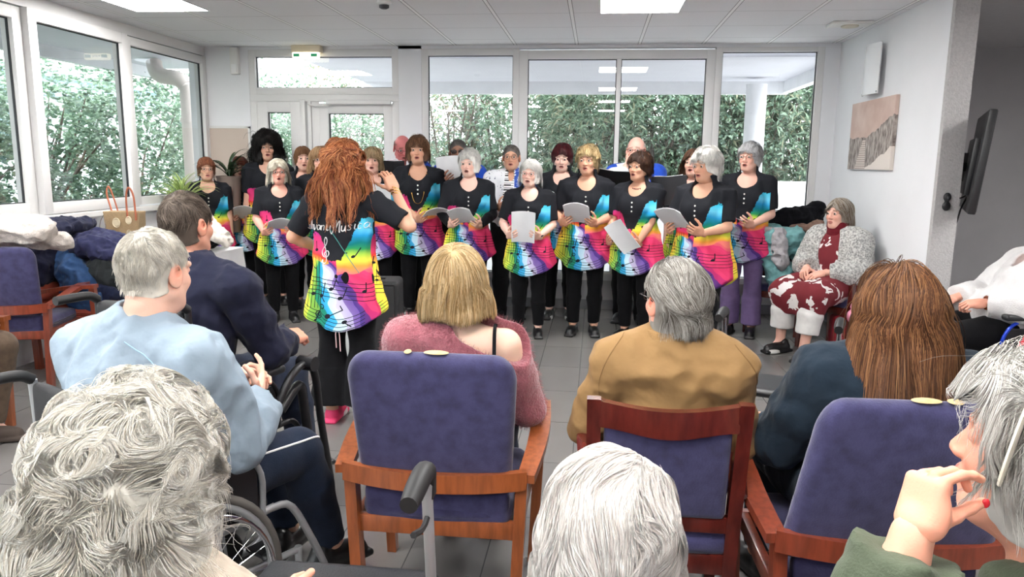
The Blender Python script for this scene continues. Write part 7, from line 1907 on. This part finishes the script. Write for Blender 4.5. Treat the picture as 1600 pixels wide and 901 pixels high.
for s, yy_ in ((-1, -.066), (1, .066)):
    ox = -.02 if s < 0 else -.06
    a = MB(); a.tube(spline([(.055, yy_, .24), (.055, yy_, .33), (.062, yy_*1.1, .46), (.09, yy_*1.2, .52), (.118, yy_*1.1, .46), (.122, yy_, .33), (.122, yy_, .26)] if s < 0 else [(-.13, yy_, .26), (-.14, yy_, .33), (-.18, yy_*1.3, .46), (-.165, yy_*1.4, .52), (-.13, yy_*1.2, .46), (-.09, yy_, .33), (-.08, yy_, .26)], 30), .008, 8, flat=.6); a.build('handle', LEA, bg_, smooth=60)
a = MB(); a.tube(spline([(-.13, -.05, .32), (-.17, -.06, .24), (-.175, -.06, .15), (-.145, -.06, .11), (-.13, -.06, .2), (-.128, -.05, .31)], 24), .005, 6, flat=.5); a.build('strap', mat('grey_strap', (110, 104, 100), rough=.6), bg_, smooth=60)
um = empty('folding_umbrella', 'small black folded umbrella with a wrist loop on the edge of the white table', 'umbrella', (-3.60, 5.44, .775), R(20))
MB().tube([(-.14, 0, 0), (-.10, 0, 0), (-.09, 0, 0), (.12, 0, .0)], [.02, .02, .024, .03], 12).build('canopy', BLKF, um, smooth=60); MB().tube(spline([(-.14, 0, 0), (-.145, -.03, -.03), (-.15, -.05, -.14), (-.14, -.05, -.18), (-.125, -.05, -.14), (-.13, -.03, -.02)], 24), .0025, 6).build('wrist_loop', BRUB, um, smooth=60)
rk = empty('backpack', 'rounded black backpack standing on the white table behind the white-haired man', 'bag', (-3.28, 5.62, .75))
V = Vol((-.2, -.15, -.01), (.2, .15, .4), .008); V.op(rbox((0, 0, .17), (.15, .09, .17), .08), .02); V.op(rbox((0, -.08, .12), (.11, .05, .10), .04), .02); vv, qq = V.mesh(1); mesh_np('body', vv, qq, BLKF, rk)
for z_ in (.06, .14): MB().tube([(-.14+z_*.5, -.12, .02), (-.15+z_*.5, -.12, .2), (-.10+z_*.5, -.09, .33), (-.0+z_*.5, -.06, .36)], .006, 6, flat=.5).build('strap', mat('grey_webbing', (120, 122, 126)), rk, smooth=60)
def garment_heap(name, label, c, h, m, seed, prims, cat='coat', f=(10, 10, 10), amp=.025, flat=None):
    """a dropped or hanging garment: soft folded mass"""
    lo, hi = _v(c)-_v(h)-.08, _v(c)+_v(h)+.08; V = Vol(lo, hi, .008)
    for p, k in prims: V.op(p, k)
    V.add(folds(amp, f, seed), .09); V.add(folds(amp*.55, tuple(q*2.3 for q in f), seed+5), .05)
    if flat is not None: V.cut((0, 0, flat), (0, 0, -1))
    vv, qq = V.mesh(1); b = _v((c[0], c[1], c[2]-h[2])); o = mesh_np(name, vv-b, qq, m, None); o.location = b
    return tag(o, label, cat, 'coats and bags left on chairs')
def sheetf(pts, th=.02, k=.03): return [(cap(a, b, th, th), k) for a, b in zip(pts[:-1], pts[1:])]
x, y = -3.75, 4.40
garment_heap('fleece', 'cream fleece folded over the top of the blue armchair at the left edge', (x, y-.05, 1.0), (.36, .25, .22), cloth('cream_fleece', (222, 212, 204), bump=.8, bs=120), 3, [(cap((x-.3, y-.02, 1.03), (x+.22, y-.02, 1.04), .075, .07), .05), (cap((x-.26, y+.10, .98), (x+.26, y+.12, .95), .06, .05), .05), (ell((x, y+.02, 1.06), (.28, .10, .05)), .04)], amp=.022)
x, y = -3.62, 5.10
garment_heap('coat', 'dark navy coat covering the back of the rust red chair by the left windows', (x-.30, y-.05, .78), (.2, .34, .3), cloth('dark_navy_wool', (36, 38, 58)), 21, [(rbox((x-.33, y-.06, .80), (.07, .30, .20), .06), .04), (ell((x-.28, y-.02, .99), (.12, .28, .06)), .05)])
garment_heap('jacket', 'navy quilted jacket on top of the pile on the rust red chair', (x, y, .80), (.30, .3, .2), cloth('navy_quilt', (44, 46, 76)), 4, [(ell((x-.02, y, .86), (.22, .2, .09)), .05), (cap((x+.05, y-.1, .84), (x+.27, y-.12, .80), .05, .035), .04), (cap((x-.1, y+.1, .9), (x+.1, y-.16, .8), .06, .05), .04)])
garment_heap('jacket', 'mid blue rain jacket hanging down in the pile on the rust red chair', (x-.08, y-.18, .62), (.25, .2, .25), cloth('mid_blue_shell', (48, 76, 116)), 5, [(cap((x-.22, y-.1, .78), (x-.05, y-.26, .50), .08, .07), .05), (cap((x-.1, y-.2, .72), (x+.08, y-.26, .47), .07, .055), .05)])
garment_heap('jacket', 'dark grey jacket bulging at the side of the pile on the rust red chair', (x+.1, y, .65), (.25, .25, .2), cloth('charcoal_shell', (44, 48, 50)), 6, [(ell((x+.10, y-.06, .68), (.15, .16, .13)), .05), (cap((x+.02, y, .58), (x+.22, y-.1, .56), .07, .04), .04)])
garment_heap('scarf', 'dark red scarf end poking out of the coat pile by the left windows', (x+.27, y-.08, .66), (.08, .08, .06), MAROON, 7, [(cap((x+.2, y-.08, .66), (x+.31, y-.10, .64), .03, .024), .02)], 'scarf', amp=.008)
garment_heap('coat', 'dark blue coat on the seat below the pile by the left windows', (x-.02, y-.05, .53), (.28, .28, .1), cloth('dark_blue_wool', (32, 38, 62)), 8, [(ell((x, y-.03, .53), (.24, .24, .07)), .04)], flat=.47)
x, y = -3.28, 5.78
garment_heap('coat', 'black coat thrown on the table behind the straw bag', (x-.1, y+.12, .95), (.35, .25, .25), BLACK_CLOTH, 9, [(ell((x-.12, y+.14, .86), (.27, .16, .12)), .05), (cap((x-.28, y+.16, .9), (x-.30, y+.16, 1.06), .08, .04), .06)], flat=.748)
garment_heap('jacket', 'white and beige jacket lying on the table left of the navy man', (x+.10, y, .92), (.3, .25, .2), cloth('off_white_shell', (214, 206, 196)), 10, [(cap((x-.06, y-.10, .80), (x+.10, y-.02, 1.0), .05, .06), .03), (cap((x+.1, y, 1.0), (x+.30, y-.08, .84), .055, .05), .03)], flat=.748)
garment_heap('scarf', 'teal scarf between the backpack and the pale jacket on the table', (x-.15, y-.12, .84), (.2, .15, .12), cloth('teal_wool', (30, 84, 98)), 11, [(cap((x-.27, y-.08, .86), (x-.0, y-.16, .80), .06, .04), .03)], 'scarf', flat=.748)
# coats on the chair by the right wall
x, y = 1.66, 6.88
garment_heap('coat', 'black coat hung over the back of the chair left of the grey cardigan', (x+.10, y+.12, 1.0), (.36, .2, .3), BLACK_CLOTH, 12, [(cap((x-.02, y+.14, .94), (x+.36, y+.16, 1.12), .07, .06), .06), (ell((x+.16, y+.15, .92), (.26, .08, .20)), .06), (ell((x+.02, y+.05, .62), (.22, .16, .18)), .05)], amp=.018)
garment_heap('jacket', 'turquoise jacket draped over the arm of the coat chair by the right wall', (x-.06, y-.20, .68), (.34, .25, .3), cloth('turquoise_shell', (112, 160, 162)), 13, [(cap((x-.22, y-.18, .90), (x+.05, y-.24, .88), .06, .08), .05), (cap((x-.15, y-.24, .86), (x-.02, y-.30, .52), .10, .12), .06), (cap((x+.04, y-.22, .88), (x+.18, y-.26, .62), .06, .07), .06)], amp=.03)
garment_heap('jumper', 'pale grey jumper lying over the turquoise jacket', (x-.16, y-.27, .80), (.2, .2, .2), cloth('pale_grey_knit', (168, 166, 170)), 14, [(cap((x-.26, y-.24, .93), (x-.10, y-.30, .90), .045, .05), .04), (cap((x-.10, y-.33, .90), (x-.07, y-.37, .68), .05, .055), .04)], 'jumper')
garment_heap('scarf', 'bright blue and brown scarf on top of the coats beside the grey cardigan', (x+.22, y-.08, .93), (.18, .12, .08), cloth('brown_wool', (130, 104, 92)), 15, [(cap((x+.10, y-.10, .92), (x+.30, y-.08, .95), .045, .05), .03)], 'scarf')
garment_heap('carrier_bag', 'pink and white bag by the feet of the woman in the grey cardigan', (2.02, 5.84, .30), (.12, .1, .16), mat('pink_bag', (232, 150, 176), rough=.5), 16, [(ell((2.02, 5.86, .36), (.07, .06, .06)), .03), (ell((2.02, 5.84, .44), (.05, .05, .05)), .02)], 'bag', amp=.01)
garment_heap('shopping_bag', 'dark red bag standing under the chair of the woman in the grey cardigan', (2.05, 6.05, .16), (.16, .12, .18), mat('dark_red_bag', (150, 30, 44), rough=.5), 17, [(rbox((2.05, 6.08, .16), (.14, .07, .16), .03), .02)], 'bag', amp=.008, flat=0)
# plants
def strap_plant(name, label, x, y, z, n, L, w, cols, seed, pot, up=.7, arch=1.0, stripe=None, pot_h=.25, pot_r=.14):
    r_ = empty(name, label, 'plant', (x, y, z)); rg = np.random.default_rng(seed); V = []; Q = []; C = []; n0 = 0
    cl = [lin(c) for c in cols]
    for i in range(n):
        a = rg.uniform(0, 2*PI); l = L*rg.uniform(.6, 1.1); u = rg.uniform(up*.5, up*1.25); k = 12; d = np.array([math.cos(a), math.sin(a), 0]); sd = np.array([-math.sin(a), math.cos(a), 0]); P = np.array([0, 0, pot_h]); ang = 1.45*u; c = np.array(cl[rg.integers(0, len(cl))])*rg.uniform(.8, 1.2)
        for q in range(k):
            t = q/(k-1); ww = w*math.sin(PI*min(1, .15+t*.85))**.7*(1-t*.3)
            for e in (-1, 0, 1):
                V.append(P+sd*ww*e+np.array([0, 0, abs(e)*ww*.4])); C.append(np.array(lin(stripe)) if stripe and e else c)
            P = P+(d*math.cos(ang)+np.array([0, 0, math.sin(ang)]))*l/k; ang -= arch*2.2/k*(.4+t)
        for q in range(k-1):
            for e in (0, 1): Q.append((n0+q*3+e, n0+q*3+e+1, n0+(q+1)*3+e+1, n0+(q+1)*3+e))
        n0 += k*3
    mesh_np('leaves', np.array(V), np.array(Q), LEAF, r_, col=np.array(C))
    MB().lathe([(pot_r*.7, 0), (pot_r, pot_h), (pot_r*1.08, pot_h), (pot_r*1.08, pot_h+.02), (pot_r*.95, pot_h+.02), (pot_r*.9, pot_h-.01)], 28).build('pot', pot, r_, smooth=40)
    MB().lathe([(pot_r*.93, pot_h-.03), (pot_r*.9, pot_h-.01)], 20).build('soil', mat('soil', (60, 46, 38), rough=1), r_)
    return r_
TERRA = mat('taupe_pot', (120, 106, 98), rough=.8)
ps = empty('plant_stand', 'white stand under the pot plants in the back left corner', 'stand', (-3.96, 6.95, 0)); MB().box((-.10, -.42, .72), (.22, .42, .76), .006).build('shelf', WMET, ps, smooth=40)
for a, b_ in ((-.1, -.38), (.18, -.38), (-.1, .38), (.18, .38)): MB().tube([(a, b_, 0), (a, b_, .72)], .012, 8).build('leg', WMET, ps, smooth=40)
strap_plant('spider_plant', 'yellow green striped spider plant on the stand in the left corner', -3.87, 6.63, .76, 80, .46, .014, [(150, 178, 96), (120, 156, 80)], 5, TERRA, up=1.0, arch=.95, stripe=(206, 216, 150), pot_h=.30, pot_r=.11)
strap_plant('dragon_plant', 'dark green arching pot plant in front of the beige board', -3.72, 7.27, .76, 30, .42, .020, [(48, 66, 46), (66, 84, 58)], 6, TERRA, up=.85, arch=1.0, pot_h=.55, pot_r=.12)
# loudspeaker behind the conductor
sp = empty('loudspeaker', 'black box loudspeaker standing on the floor right of the conductor', 'loudspeaker', (-1.50, 4.98, 0), R(8))
V = Vol((-.2, -.2, -.01), (.2, .2, .72), .010); V.op(rbox((0, 0, .345), (.165, .15, .345), .03), .01); vv, qq = V.mesh(1); mesh_np('cabinet', vv, qq, mat('black_grained', (34, 34, 36), rough=.55, bump=.3, bs=200), sp)
MB().box((-.14, .148, .05), (.14, .158, .62), .005).build('grille', DKG, sp); MB().box((-.06, -.03, .684), (.06, .03, .70), .006).build('handle', BLKP, sp, smooth=40)
